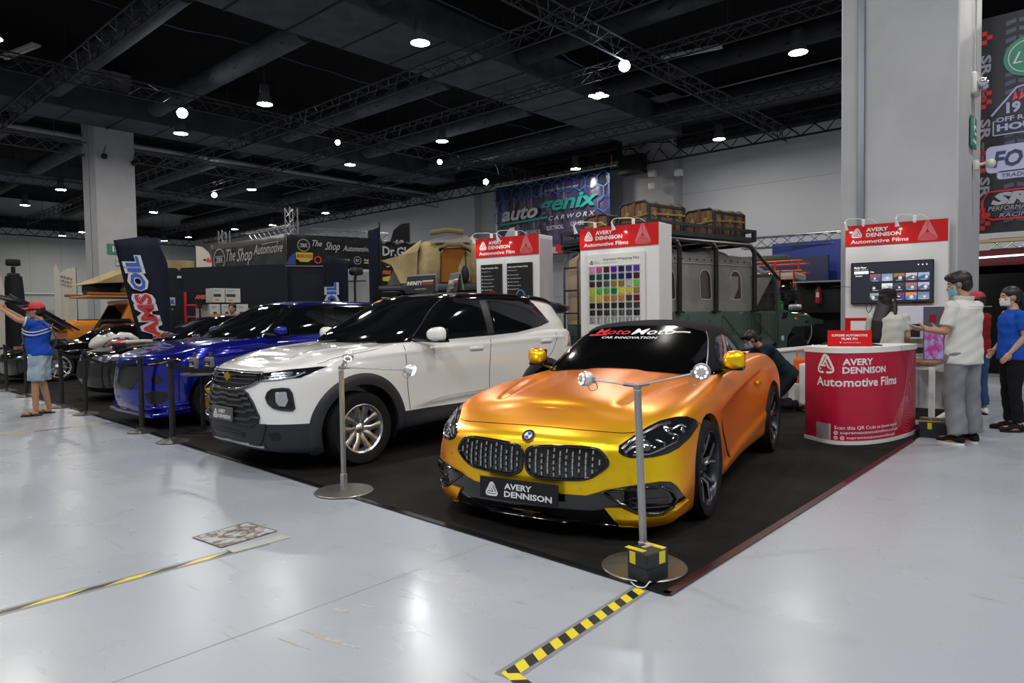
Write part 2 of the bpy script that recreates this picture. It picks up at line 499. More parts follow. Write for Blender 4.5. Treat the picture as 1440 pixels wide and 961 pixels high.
 for i in range(5):
  a = rad(54 + 72 * i); nut.cyl((.055 * cos(a), y0 - .05, .055 * sin(a)), (.055 * cos(a), y0 - .022, .055 * sin(a)), .010, n=6)
 nut.obj('lug_nuts', steel, root)
 return root
def arch_liner(parent, s, z, r, l0, l1):
 r = r * .982
 for sd in (1, -1):
  k = MB(); n = 24; vs = []
  for j in range(n + 1):
   a = -0.35 + (pi + .7) * j / n
   for l in (l0, l1): vs.append((s + r * cos(a), sd * l, z + r * sin(a)))
  k.add(vs, [(2 * i, 2 * i + 1, 2 * i + 3, 2 * i + 2) for i in range(n)])
  c = len(vs)
  k.add([(s + r * cos(-.35 + (pi + .7) * j / n), sd * l0, z + r * sin(-.35 + (pi + .7) * j / n)) for j in range(n + 1)], [tuple(range(n + 1))])
  k.obj('wheel_arch_liner', black, parent)
# ------------------------------------------------------------------ yellow roadster body
def z4_body():
 plan = [(.93, 0), (.92, .25), (.885, .50), (.79, .73), (.58, .885), (.28, .915), (.0, .92), (-.35, .915), (-.70, .90), (-1.15, .885), (-1.6, .89), (-2.05, .91), (-2.47, .92), (-2.85, .91), (-3.12, .86), (-3.29, .74), (-3.38, .45), (-3.41, .2), (-3.42, 0)]
 rows = [
  dict(z=.15, k=0),
  dict(z={0: .12, 4: .10, 8: .15, 14: .2, 18: .25}, ds={0: -.12, 4: -.08, 6: 0, 14: 0, 18: .1}, dl={0: -.05, 5: -.06, 8: -.08, 18: -.08}),
  dict(z={0: .14, 4: .12, 8: .19, 14: .24, 18: .3}, ds={0: -.02, 4: -.01, 6: 0, 18: .02}, dl={0: 0, 5: -.02, 8: -.01, 11: -.02, 18: 0}),
  dict(z={0: .28, 4: .28, 8: .30, 12: .34, 18: .4}, ds={0: -.035, 4: -.01, 6: 0}, dl={0: 0, 3: .03, 4: .035, 5: 0, 7: -.01, 8: -.03, 9: -.055, 10: -.04, 12: 0}),
  dict(z={0: .42, 4: .42, 8: .45, 12: .5, 18: .55}, ds={0: 0, 4: 0}, dl={0: 0, 3: .02, 4: .025, 5: 0, 7: -.005, 8: -.045, 9: -.07, 10: -.045, 12: 0}),
  dict(z={0: .54, 4: .53, 6: .6, 8: .60, 12: .66, 18: .66}, ds={0: -.01, 4: -.01}, dl={0: 0, 4: 0, 6: 0, 8: -.03, 9: -.045, 10: -.03, 12: 0, 18: 0}),
  dict(z={0: .615, 3: .60, 4: .61, 5: .67, 6: .715, 8: .72, 10: .75, 12: .79, 14: .8, 18: .78}, ds={0: -.04, 4: -.02, 5: 0}, dl={0: 0, 3: -.02, 4: -.02, 5: -.015, 6: -.015, 8: -.02, 9: -.02, 12: -.03, 18: 0}),
  dict(z={0: .665, 3: .665, 4: .695, 5: .755, 6: .79, 8: .83, 10: .85, 12: .89, 14: .87, 18: .86}, ds={0: -.11, 3: -.10, 5: 0, 14: .02, 18: .05}, dl={0: 0, 3: -.09, 4: -.09, 5: -.065, 8: -.07, 9: -.07, 12: -.085, 18: 0}),
  dict(z={0: .70, 3: .72, 4: .76, 5: .80, 6: .835, 8: .88, 9: .91, 10: .945, 12: .985, 14: .945, 18: .91}, k={0: 1, 3: .86, 4: .82, 6: .85, 8: .85, 12: .83, 16: .85, 18: 1}, ds={0: -.19, 3: -.2, 4: -.1, 5: -.03, 14: .06, 18: .15}),
  dict(z={0: .725, 3: .745, 4: .785, 6: .84, 8: .90, 10: .93, 12: .955, 14: .93, 18: .93}, k={0: 1, 3: .68, 4: .63, 18: .64}, ds={0: -.27, 3: -.24, 4: -.12, 5: -.03, 14: .1, 18: .22}),
  dict(z={0: .745, 3: .775, 4: .81, 6: .865, 8: .93, 10: .95, 12: .96, 14: .94, 18: .945}, k={0: 1, 3: .38, 4: .33, 18: .33}, ds={0: -.34, 3: -.27, 4: -.13, 5: -.03, 14: .13, 18: .28}),
  dict(z={0: .76, 3: .785, 4: .82, 6: .875, 8: .945, 10: .96, 12: .965, 14: .945, 18: .95}, k=dict({0: 0}), ds={0: -.40, 1: -.40, 2: -.39, 3: -.31, 4: -.14, 5: -.03, 14: .15, 15: .2, 18: .33}),
 ]
 return hull(plan, rows)
def z4_top():
 plan = [(-.50, 0), (-.53, .3), (-.61, .56), (-.74, .735), (-1.1, .775), (-1.6, .775), (-2.1, .74), (-2.42, .63), (-2.6, .42), (-2.66, .2), (-2.68, 0)]
 rows = [
  dict(z=.80, k=0), dict(z=.80),
  dict(z={0: .93, 3: .89, 5: .93, 10: .95}, ds={0: -.02, 10: 0}),
  dict(z={0: 1.08, 3: 1.06, 5: 1.08, 10: 1.02}, ds={0: -.33, 3: -.30, 4: -.22, 5: -.05, 7: .03, 10: .16}, k={0: .90, 10: .88}),
  dict(z={0: 1.215, 3: 1.20, 4: 1.215, 5: 1.225, 7: 1.18, 10: 1.12}, ds={0: -.68, 2: -.67, 3: -.62, 4: -.43, 5: -.12, 7: .1, 10: .36}, k={0: .84, 3: .83, 5: .78, 10: .76}),
  dict(z={0: 1.265, 3: 1.27, 5: 1.292, 7: 1.22, 10: 1.16}, ds={0: -.80, 2: -.76, 3: -.70, 4: -.46, 5: -.15, 7: .14, 10: .5}, k={0: .72, 3: .74, 5: .68, 10: .6}),
  dict(z={0: 1.29, 3: 1.30, 5: 1.315, 7: 1.25, 10: 1.21}, ds={0: -.92, 2: -.88, 3: -.8, 4: -.5, 5: -.18, 7: .2, 10: .66}, k={0: .3, 10: .3}),
  dict(z={0: 1.30, 3: 1.31, 5: 1.325, 7: 1.26, 10: 1.23}, k=0, ds={0: -1.0, 2: -.98, 3: -.88, 4: -.55, 5: -.18, 7: .22, 9: .7, 10: .75}),
 ]
 return hull(plan, rows)
# ------------------------------------------------------------------ white crossover body (also the base of the blue and black ones)
def suv_body(k=None):
 plan = [(.87, 0), (.855, .28), (.785, .52), (.64, .725), (.46, .835), (.25, .885), (0, .90), (-.35, .895), (-.65, .885), (-1.2, .875), (-1.75, .875), (-2.25, .89), (-2.64, .905), (-3.0, .89), (-3.28, .82), (-3.42, .66), (-3.48, .35), (-3.5, 0)]
 rows = [
  dict(z=.24, k=0),
  dict(z={0: .21, 3: .16, 4: .14, 8: .24, 17: .28}, ds={0: -.10, 4: -.08, 6: 0, 13: 0, 17: .1}, dl={0: -.05, 5: -.05, 8: -.10, 11: -.05, 17: -.05}),
  dict(z={0: .25, 3: .19, 4: .17, 8: .30, 17: .34}, ds={0: 0, 4: 0}, dl={0: 0, 5: 0, 8: -.02, 11: 0, 17: 0}),
  dict(z={0: .40, 4: .42, 8: .43, 17: .45}, ds={0: .05, 4: .01, 6: 0}, dl={0: 0, 5: 0, 8: -.02, 11: 0, 17: 0}),
  dict(z={0: .56, 4: .58, 8: .60, 17: .6}, ds={0: .04, 2: .03, 4: 0}, dl={0: 0, 6: 0, 8: -.025, 9: -.03, 11: 0, 17: 0}),
  dict(z={0: .70, 4: .72, 8: .78, 17: .78}, ds={0: .02, 4: 0}, dl={0: 0, 6: 0, 8: -.01, 9: -.01, 12: 0, 17: 0}),
  dict(z={0: .82, 4: .86, 6: .90, 8: .92, 12: .96, 17: .98}, ds={0: -.02, 4: -.01, 6: 0}, dl={0: 0, 3: 0, 6: 0, 9: -.0, 12: -.01, 17: 0}),
  dict(z={0: .895, 3: .915, 4: .935, 6: 1.0, 8: 1.04, 10: 1.06, 12: 1.10, 17: 1.1}, ds={0: -.04, 4: -.02, 6: 0}, dl={0: 0, 3: -.03, 6: -.03, 9: -.02, 12: -.025, 17: 0}),
  dict(z={0: .94, 3: .96, 4: .985, 5: 1.02, 6: 1.065, 7: 1.10, 8: 1.13, 10: 1.15, 11: 1.18, 12: 1.21, 17: 1.2}, ds={0: -.11, 3: -.09, 4: -.06, 6: 0, 14: 0, 17: .05}, dl={0: 0, 3: -.05, 6: -.07, 9: -.045, 12: -.05, 17: 0}),
  dict(z={0: .965, 3: .98, 4: 1.01, 6: 1.08, 8: 1.13, 12: 1.2, 17: 1.2}, k={0: 1, 3: .8, 5: .80, 17: .8}, ds={0: -.22, 3: -.18, 4: -.09, 5: 0, 14: .1, 17: .2}),
  dict(z={0: .985, 3: 1.015, 4: 1.04, 6: 1.09, 8: 1.13, 12: 1.2, 17: 1.2}, k={0: 1, 3: .55, 5: .5, 17: .5}, ds={0: -.30, 3: -.22, 4: -.10, 5: 0, 14: .1, 17: .3}),
  dict(z={0: 1.0, 3: 1.025, 4: 1.05, 6: 1.11, 8: 1.14, 12: 1.2, 17: 1.2}, k=0, ds={0: -.36, 1: -.36, 2: -.35, 3: -.25, 4: -.12, 5: 0, 14: .15, 15: .25, 17: .4}),
 ]
 return hull(plan, rows)
def suv_top(rz=0., back=0.):
 plan = [(-.28, 0), (-.31, .35), (-.38, .62), (-.56, .80), (-1.1, .84), (-1.7, .845), (-2.3, .845), (-2.8, .83), (-3.2, .78), (-3.40, .62), (-3.46, .3), (-3.47, 0)]
 rows = [
  dict(z=.95, k=0), dict(z=.95),
  dict(z={0: 1.14, 3: 1.14, 5: 1.16, 7: 1.22, 8: 1.24, 11: 1.22}, ds={0: 0}),
  dict(z={0: 1.36, 3: 1.36, 5: 1.38, 8: 1.38, 11: 1.36}, ds={0: -.46, 3: -.38, 4: -.25, 5: -.05, 7: 0, 9: .12, 11: .14}, k={0: .93, 5: .905, 11: .9}),
  dict(z={0: 1.575, 3: 1.56, 5: 1.585, 7: 1.565, 9: 1.52, 11: 1.52}, ds={0: -.85, 2: -.83, 3: -.70, 4: -.42, 5: -.1, 7: 0, 8: .08, 9: .16, 11: .12}, k={0: .80, 5: .79, 11: .79}),
  dict(z={0: 1.605, 3: 1.60, 5: 1.628, 7: 1.61, 9: 1.565, 11: 1.55}, ds={0: -.97, 2: -.93, 3: -.75, 4: -.46, 5: -.12, 7: 0, 9: .18, 11: .08}, k={0: .70, 5: .70, 11: .7}),
  dict(z={0: 1.63, 3: 1.635, 5: 1.652, 7: 1.64, 9: 1.59, 11: 1.57}, k={0: .35}, ds={0: -1.16, 3: -.9, 4: -.5, 5: -.15, 8: 0, 9: .2, 11: .15}),
  dict(z={0: 1.64, 3: 1.645, 5: 1.66, 7: 1.648, 9: 1.60, 11: 1.58}, k=0, ds={0: -1.2, 1: -1.2, 2: -1.16, 3: -.95, 4: -.5, 5: -.15, 8: 0, 9: .2, 10: .25, 11: .22}),
 ]
 return hull(plan, rows)
def sstep(a, b, x):
 t = max(0., min(1., (x - a) / (b - a))); return t * t * (3 - 2 * t)
def seg_coord(s, l, p0, p1):
 d = (p1[0] - p0[0], p1[1] - p0[1]); L = math.hypot(*d); d = (d[0] / L, d[1] / L)
 u = (s - p0[0]) * d[0] + (l - p0[1]) * d[1]; v = -(s - p0[0]) * d[1] + (l - p0[1]) * d[0]
 return u / L, v
def z4_sculpt(me):
 for v in me.vertices:
  x, y, z = v.co; a = abs(y); sg = 1 if y >= 0 else -1
  if z > .66 and x > -.9:
   t, q = seg_coord(x, a, (.50, .43), (-.62, .56))
   if t > 0:
    w = .015 + .12 * min(1, t * 1.25)
    e = sstep(0, .10, t) * (1 - .75 * sstep(.55, 1., t))
    if -w < q < w:
     r = (q + w) / (2 * w)
     v.co.z -= .022 * e * sstep(0, .16, r) * (1 - sstep(.45, 1., r))
   v.co.z += .010 * sstep(.45, 0., x) * (1 - sstep(.16, .30, a))
  if -2.3 < x < -.36 and a > .7:
   t = (-.36 - x) / 1.94
   zc = .66 + .20 * t
   e = sstep(0, .12, t) * (1 - sstep(.8, 1., t))
   dz = z - zc
   v.co.y -= sg * e * (.026 * sstep(.012, -.03, dz) * sstep(-.34, -.06, dz))
   v.co.y += sg * e * .010 * (1 - sstep(.0, .09, abs(dz - .02)))
  if -2.1 < x < -.5 and a > .7:
   t = (-.5 - x) / 1.6; zc = .26 + .16 * t * t
   dz = z - zc
   v.co.y += sg * .016 * sstep(-.12, 0., dz) * (1 - sstep(.0, .03, dz))
  if x > .7 and .60 < z < .70: v.co.x += .006 * (1 - abs(z - .64) / .06 if abs(z - .64) < .06 else 0)
 return me
def suv_sculpt(me):
 for v in me.vertices:
  x, y, z = v.co; a = abs(y); sg = 1 if y >= 0 else -1
  if -2.45 < x < -.45 and a > .7:      # lower door crease
   t = (-.45 - x) / 2.; zc = .47 + .10 * t; dz = z - zc
   e = sstep(.05, .2, t) * (1 - sstep(.85, 1., t))
   v.co.y -= sg * e * .022 * sstep(.02, -.02, dz) * sstep(-.2, -.05, dz)
  if z > .98 and x > -.7 and x < .75:  # bonnet ridges
   q = a - (.42 + .12 * (.75 - x) / 1.4)
   v.co.z += .012 * sstep(-.10, 0., q) * (1 - sstep(0., .035, q)) * sstep(.75, .4, x)
  if a > .7 and -3.1 < x < .3 and .9 < z < 1.12:   # shoulder line
   dz = z - (1.02 + .03 * (-x))
   v.co.y += sg * .010 * (1 - sstep(.0, .05, abs(dz)))
 return me
# ------------------------------------------------------------------ paints
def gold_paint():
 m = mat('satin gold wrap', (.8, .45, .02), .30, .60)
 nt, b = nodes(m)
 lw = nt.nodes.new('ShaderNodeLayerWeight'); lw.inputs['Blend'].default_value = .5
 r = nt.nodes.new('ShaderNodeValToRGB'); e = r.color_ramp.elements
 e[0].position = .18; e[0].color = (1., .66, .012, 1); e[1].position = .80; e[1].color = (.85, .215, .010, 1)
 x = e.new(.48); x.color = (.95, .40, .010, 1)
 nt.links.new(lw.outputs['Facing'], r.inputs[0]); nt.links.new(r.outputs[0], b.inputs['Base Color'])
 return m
gold = gold_paint()
pearl = mat('pearl white paint', (.82, .82, .82), .16, .0, coat=.8)
blue_paint = mat('metallic blue paint', (.006, .010, .30), .18, .55, coat=1.)
black_paint = mat('black paint', (.006, .006, .007), .10, .2, coat=1.)
clad = bump(mat('grey moulded plastic', (.026, .029, .036), .5, spec=.3), 300, .1, .001)
fabric_top = bump(mat('black soft top fabric', (.010, .010, .012), .85), 900, .3, .001)
satin_dark = mat('satin dark wheel', (.07, .075, .09), .3, .9); bicolour = mat('machined dark wheel', (.24, .245, .27), .22, 1.)
polished = mat('polished alloy', (.66, .67, .70), .27, .92)
lens = mat('headlamp lens', (.012, .013, .017), .04, .1, coat=1.)
lamp_chrome = mat('headlamp reflector', (.52, .55, .62), .16, 1.)
gap = mat('panel gap', (.004, .004, .004), .9)
gap_gold = mat('gold panel edge', (.75, .52, .02), .35, .7)
red_lens = mat('red lamp lens', (.25, .004, .006), .1, coat=1.)
sign_black = mat('black sign', (.014, .014, .016), .4, spec=.25)
sign_grey = mat('grey sign', (.085, .085, .09), .4)
gold_metal = mat('gold coloured metal', (.75, .48, .06), .25, 1.)
yellow_cal = mat('gold caliper', (.9, .55, .02), .3, .6)
blue_ink = mat('blue print', (.02, .06, .45), .35)
blank_w = mat('white board', (.75, .75, .76), .45)
def tube2(pts, r, n=6, closed=False): return MB().tube(pts, r, n, closed=closed)
def on(bvh, ax, pts, off): return [project(bvh, ax, a, b, off)[0] for a, b in pts]
def dens(P, step=.02, closed=False):
 Q = []; k = len(P)
 for i in range(k if closed else k - 1):
  q = P[(i + 1) % k]; L = math.hypot(q[0] - P[i][0], q[1] - P[i][1]); n = max(1, int(L / step))
  for j in range(n): Q.append((P[i][0] + (q[0] - P[i][0]) * j / n, P[i][1] + (q[1] - P[i][1]) * j / n))
 if not closed: Q.append(P[-1])
 return Q
def centroid_scale(P, k, kx=None):
 cx = sum(p[0] for p in P) / len(P); cy = sum(p[1] for p in P) / len(P)
 return [(cx + (p[0] - cx) * (kx or k), cy + (p[1] - cy) * k) for p in P]
def in_poly(poly, x, y):
 c = False
 for i in range(len(poly)):
  (x1, y1), (x2, y2) = poly[i], poly[i - 1]
  if (y1 > y) != (y2 > y) and x < (x2 - x1) * (y - y1) / (y2 - y1) + x1: c = not c
 return c
def show_plate(root, c, w, h, tilt, mback, yaw=0., name='show_plate'):
 """AVERY DENNISON plate standing in the place of the number plate, facing +x"""
 R = Matrix.Translation(c) @ Matrix.Rotation(yaw, 4, 'Z') @ Matrix.Rotation(tilt, 4, 'Y')
 p = MB().bbox((0, 0, 0), (.014, w, h), .004, 1, M=R).obj(name, mback, root)
 t = MB(); f = lambda u, v: R @ V((.0085, u - w / 2, v - h / 2))
 triangle_logo(t, .07 * w, .14 * h, .72 * h, f, .12)
 put_text(t, 'AVERY', .33 * w, .53 * h, .27 * h, .35 * w, bold=.03, f=f)
 put_text(t, 'DENNISON', .33 * w, .17 * h, .27 * h, .60 * w, bold=.03, f=f)
 t.obj('lettering', white_ink, p, 0)
 return p
def split_mesh(me, test):
 """faces where test(centre) go to a second mesh"""
 a = bmesh.new(); a.from_mesh(me); b = a.copy()
 bmesh.ops.delete(a, geom=[f for f in a.faces if test(f.calc_center_median())], context='FACES')
 bmesh.ops.delete(b, geom=[f for f in b.faces if not test(f.calc_center_median())], context='FACES')
 m2 = bpy.data.meshes.new('part'); b.to_mesh(m2); a.to_mesh(me); a.free(); b.free()
 return me, m2
def bisect(me, co, no):
 bm = bmesh.new(); bm.from_mesh(me)
 bmesh.ops.bisect_plane(bm, geom=list(bm.verts) + list(bm.edges) + list(bm.faces), plane_co=co, plane_no=no)
 bm.to_mesh(me); bm.free(); return me
def wing_mirror(root, c, sd, size, mbody, mbase, arm, name='wing_mirror', face=glass_dark):
 """c centre of housing in car space for the left side"""
 m = MB()
 dx, dy, dz = size
 bm = bmesh.new(); bmesh.ops.create_uvsphere(bm, u_segments=24, v_segments=16, radius=1)
 for v in bm.verts:
  x, y, z = v.co
  x = x * 1.0 if x > 0 else x * .55
  k = 1 + .12 * y
  p = V((x * dx * (1 - .25 * y), (abs(y) ** .8) * (1 if y > 0 else -1) * dy, (abs(z) ** .75) * (1 if z > 0 else -1) * dz * k))
  v.co = p
 m.bm(bm, Matrix.Translation(c))
 if sd < 0: m = one_sided(m, -1)
 o = m.obj(name, mbody, root, 60)
 b = MB(); b.bbox((c[0] - .01, c[1] - .01, c[2] - dz * .92), (dx * 1.3, dy * 1.9, dz * .35), .012)
 b.tube([(c[0], c[1] - dy * .4, c[2] - dz * .9), arm], [.022, .03], 10)
 if sd < 0: b = one_sided(b, -1)
 b.obj('mirror_base', mbase, o)
 g = MB(); g.bbox((c[0] - dx * .55, c[1], c[2] + .0), (.006, dy * 1.7, dz * 1.6), .002, 1)
 if sd < 0: g = one_sided(g, -1)
 g.obj('mirror_glass', face, o)
 return o
# ================================================================== yellow roadster
def build_roadster():
 root = thing('roadster', 'satin gold two-seat roadster with black soft top and twin oval grilles, on black carpet', 'car', (4.1, 2.93, 0), rad(191.2))
 me = z4_sculpt(z4_body()); top = z4_top()
 B = bvh_of(me); T = bvh_of(top); BT = bvh_of(me, top)
 body = cut_wells(me, [(0, .33, .372, .55, 1.2), (-2.47, .33, .372, .6, 1.2)])
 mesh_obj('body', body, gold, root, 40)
 mesh_obj('soft_top', top, fabric_top, root, 50)
 arch_liner(root, 0, .33, .372, .55, .86); arch_liner(root, -2.47, .33, .372, .55, .86)
 W = [(0, .918), (.30, .918), (.52, .908), (.685, .885), (.66, .97), (.62, 1.08), (.57, 1.17), (.525, 1.215), (.40, 1.244), (.2, 1.262), (0, 1.266)]
 W = W + [(-x, z) for x, z in W[-2:0:-1]]
 ws = patch(T, W, 'front', .006, .05).obj('windscreen', mat('windscreen film', (.0025, .0025, .003), .09, coat=.3), root)
 t = MB(); f = lambda a, b: project(T, 'front', a, b, .0085)[0]
 def tx(mb, s, x, y, h, w, shear, bold): # drawn so that it reads from the front (car left is to the right)
  put_text(mb, s, x, y, h, w, shear=shear, bold=bold, f=f, rot=-.0)
 tx(t, 'Moto', -.44, 1.19, .046, .36, .22, .012)
 stroke(t, [(-.50, 1.178), (-.36, 1.183), (-.30, 1.19)], .012, f)
 t.obj('red_lettering', red_ink, ws, 0)
 t = MB(); tx(t, 'Moto', -.06, 1.19, .049, .37, .22, .012)
 stroke(t, [(.30, 1.208), (.38, 1.208), (.43, 1.203)], .009, f)
 tx(t, 'CAR INNOVATION', -.33, 1.155, .018, .52, .0, .01)
 t.obj('white_lettering', white_ink, ws, 0)
 for sd in (1, -1):
  S = [(-1.06, .90), (-1.05, .99), (-1.18, 1.09), (-1.34, 1.165), (-1.50, 1.185), (-1.66, 1.15), (-1.76, 1.06), (-1.80, .955), (-1.5, .93)]
  one_sided(patch(T, S, 'side', .006, .05), sd).obj('side_window', mat('side glass', (.012, .014, .02), .03, coat=.6), root)
  one_sided(line_on(T, [(.685, .89), (.64, 1.03), (.585, 1.15), (.54, 1.215)], 'front', .008, .007, False), sd).obj('pillar_trim', alu, root)
 line_on(B, [(.792, 0), (.792, .10), (.782, .285), (.757, .45), (.725, .57), (.68, .64)], 'top', .006, .0012).obj('bonnet_gap', gap, root)
 line_on(B, [(.30, .715), (.25, .69), (.184, .654), (.12, .615)], 'side', .006, .0012).obj('wing_gap', gap, root)
 line_on(BT, [(-.76, .868), (-.775, .80), (-.83, .70), (-.86, .55), (-.86, .40), (-.83, .28), (-.80, .215)], 'side', .007, .0015).obj('door_gap', gap_gold, root)
 line_on(B, [(-1.9, .86), (-2.02, .70), (-2.03, .5), (-1.95, .33)], 'side', .006, .0012).obj('door_rear_gap', gap_gold, root)
 line_on(B, [(-.82, .21), (-1.3, .205), (-1.7, .24), (-1.95, .32), (-2.08, .42)], 'side', .006, .0015).obj('sill_gap', gap_gold, root)
 line_on(B, [(-1.80, .93), (-1.9, .90), (-1.98, .86)], 'side', .006, .0015).obj('cover_gap', gap_gold, root)
 vt = patch(B, [(-.50, .60), (-.53, .585), (-.60, .47), (-.665, .34), (-.70, .27), (-.67, .29), (-.61, .36), (-.55, .47)], 'side', .004, .04, mirror=True)
 vt.obj('wing_vent', black, root)
 K = [(.018, .43), (.012, .49), (.014, .53), (.035, .555), (.10, .570), (.24, .579), (.37, .581), (.455, .575), (.498, .555), (.532, .503), (.516, .468), (.44, .413), (.365, .391), (.24, .382), (.12, .379), (.05, .394)]
 K = [tuple(p) for p in spline(K, 3, True)]
 stud = mat('satin metal studs', (.62, .62, .63), .3, .8)
 for sd in (1, -1):
  g = one_sided(patch(B, K, 'front', .002, .04), sd).obj('kidney_grille', gloss_black, root)
  fr = MB().tube(on(B, 'front', dens(K, .015, True), .004), .010, 8, closed=True)
  one_sided(fr, sd).obj('grille_frame', gloss_black, g, 60)
  K2 = centroid_scale(K, .80, .90); st = MB(); net = MB()
  for i in range(13):
   l = .045 + i * .040
   for j in range(-1, 7):
    z = .375 + j * .036 + (i % 2) * .018
    if in_poly(K2, l, z):
     h = .0155 if i % 2 else .010
     p, nn = project(B, 'front', l, z, .010)
     q = project(B, 'front', l, z + h, .010)[0]; q2 = project(B, 'front', l, z - h, .010)[0]
     st.tube([q2, q], .0052, 6)
   P = [(l, .375 + k * .01) for k in range(24)]
   P = [p for p in P if in_poly(centroid_scale(K, .93, .95), *p)]
   if len(P) > 2: net.tube(on(B, 'front', P, .004), .003, 5)
  one_sided(st, sd).obj('grille_studs', stud, g); one_sided(net, sd).obj('grille_bars', black, g)
 p, nn = project(B, 'front', .008, .622, .004)
 Rb = nn.to_track_quat('Z', 'Y').to_matrix()
 e = MB().lathe([(0, .0), (.0, .004), (.044, .004), (.046, 0)], 32, c=p, R=Rb).obj('badge', mat('badge ring', (.55, .25, .03), .3, .5), root)
 MB().lathe([(.041, .0035), (.041, .0055), (.028, .0055)], 32, c=p, R=Rb, cap=False).obj('badge_band', black, e)
 MB().lathe([(.0, .0058), (.026, .0058), (.027, .004)], 32, c=p, R=Rb, cap=False).obj('badge_centre', white_ink, e)
 q = MB()
 up = Rb @ V((0, 1, 0)); rt = Rb @ V((1, 0, 0))
 for s0 in (.35, .35 + pi):
  vs = [p + nn * .0065] + [p + nn * .0065 + (rt * cos(s0 + k * pi / 12) + up * sin(s0 + k * pi / 12)) * .024 for k in range(7)]
  q.add(vs, [(0, k, k + 1) for k in range(1, 7)])
 q.obj('badge_blue', blue_ink, e)
 L = [(.586, .560), (.580, .595), (.640, .645), (.69, .688), (.74, .716), (.80, .728), (.845, .722), (.883, .692), (.897, .655), (.888, .60), (.862, .562), (.825, .540), (.765, .529), (.70, .526), (.645, .530), (.61, .543)]
 for sd in (1, -1):
  h = one_sided(patch(B, L, 'front', .004, .03), sd).obj('headlamp', lens, root)
  d = MB()
  for P, r_ in (([(.600, .578), (.63, .61), (.68, .652), (.74, .690), (.79, .703)], .011), ([(.63, .572), (.66, .61), (.70, .64)], .006)):
   P = dens(P); d.tube(on(B, 'front', P, .004), r_, 6)
  for P in ([(.755, .62), (.80, .60), (.80, .572), (.74, .548), (.66, .545)], [(.80, .652), (.845, .63), (.845, .60), (.80, .575)], [(.77, .68), (.81, .668), (.84, .684), (.86, .67)], [(.62, .56), (.66, .59), (.70, .60)]):
   P = dens(P); d.tube(on(B, 'front', P, .005), .0075, 6)
  one_sided(d, sd).obj('light_guides', lamp_chrome, h)
  d = MB()
  for (a, b, r) in ((.715, .595, .036), (.785, .672, .026), (.855, .655, .018)):
   p, nn = project(B, 'front', a, b, .005)
   d.lathe([(0, .006), (r * .6, .004), (r, .0)], 16, c=p, R=nn.to_track_quat('Z', 'Y').to_matrix())
  one_sided(d, sd).obj('projector_lens', mat('projector glass', (.32, .35, .40), .10, .9), h)
 k = [(0, .300), (.25, .290), (.40, .294), (.51, .335), (.62, .362), (.70, .377), (.80, .388), (.845, .378), (.868, .345), (.885, .29), (.893, .238), (.88, .20), (.86, .15), (.80, .118), (.60, .112), (.40, .112), (0, .112)]
 k = k + [(-x, z) for x, z in k[-2:0:-1]]
 lb = patch(B, k, 'front', .006, .04).obj('lower_bumper', gloss_black, root)
 for sd in (1, -1):
  F = [(.51, .232), (.60, .238), (.69, .193), (.74, .178), (.80, .178), (.85, .203), (.893, .245), (.893, .215), (.87, .17), (.82, .130), (.75, .106), (.68, .104), (.588, .118), (.558, .165)]
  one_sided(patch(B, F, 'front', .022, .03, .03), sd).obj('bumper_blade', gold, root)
  a = MB(); P = dens([(.50, .325), (.60, .345), (.72, .357), (.80, .357), (.84, .33), (.86, .27), (.845, .225), (.79, .195), (.72, .20), (.66, .225), (.60, .26)], .02, True)
  a.tube(on(B, 'front', P, .010), .010, 6, closed=True); one_sided(a, sd).obj('intake_frame', gloss_black, lb, 60)
  a = MB()
  for z in (.235, .265, .295): a.tube(on(B, 'front', dens([(.66, z), (.83, z)]), .007), .005, 5)
  one_sided(a, sd).obj('intake_slats', black, lb)
 a = MB()
 P = [(l, .118 - .0 * l) for l in [x * .04 for x in range(-14, 15)]]
 Q = on(B, 'front', P, .020)
 a.tube([V((q.x, q.y, .118)) for q in Q], [.012] * len(Q), 8, sx=1.6); a.tube([V((q.x - .012, q.y * .98, .165)) for q in Q], .007, 6)
 a.obj('splitter', gloss_black, lb, 60)
 for (a_, b_) in ((.36, .335), (-.36, .335), (-.62, .45)):
  p, nn = project(B, 'front', a_, b_, .002)
  MB().lathe([(.011, 0), (.011, .002), (0, .002)], 16, c=p, R=nn.to_track_quat('Z', 'Y').to_matrix()).obj('parking_sensor', gold, root)
 show_plate(root, (.952, -.03, .288), .56, .135, rad(-3), sign_black)
 MB().bbox((.93, -.02, .288), (.03, .50, .10), .004, 1).obj('plate_bracket', black, root)
 for sd in (1, -1):
  wing_mirror(root, (-.90, .875, 1.005), sd, (.080, .088, .075), gold, gloss_black, (-.97, .76, .905))
 for sd in (1, -1):
  h = MB().bbox((-1.93, .868, .735), (.17, .03, .035), .012, 3); one_sided(h, sd).obj('door_handle', gold, root)
 line_on(T, [(-.74, .90), (-1.2, .915), (-1.7, .935), (-2.0, .955), (-2.3, .97)], 'side', .022, .004).obj('window_sill_trim', gloss_black, root)
 for sd in (1, -1): one_sided(patch(B, [(.50, .82), (.80, .83), (.86, .76), (.80, .70), (.52, .74)], 'rear', .005, .05), sd).obj('tail_lamp', red_lens, root)
 for s in (0, -2.47):
  for sd in (1, -1): wheel(root, s, sd * .80, .33, .33, .235, .255, 'double5', sd, rubber, bicolour, hub_m=black, lip_m=satin_dark)
 return root
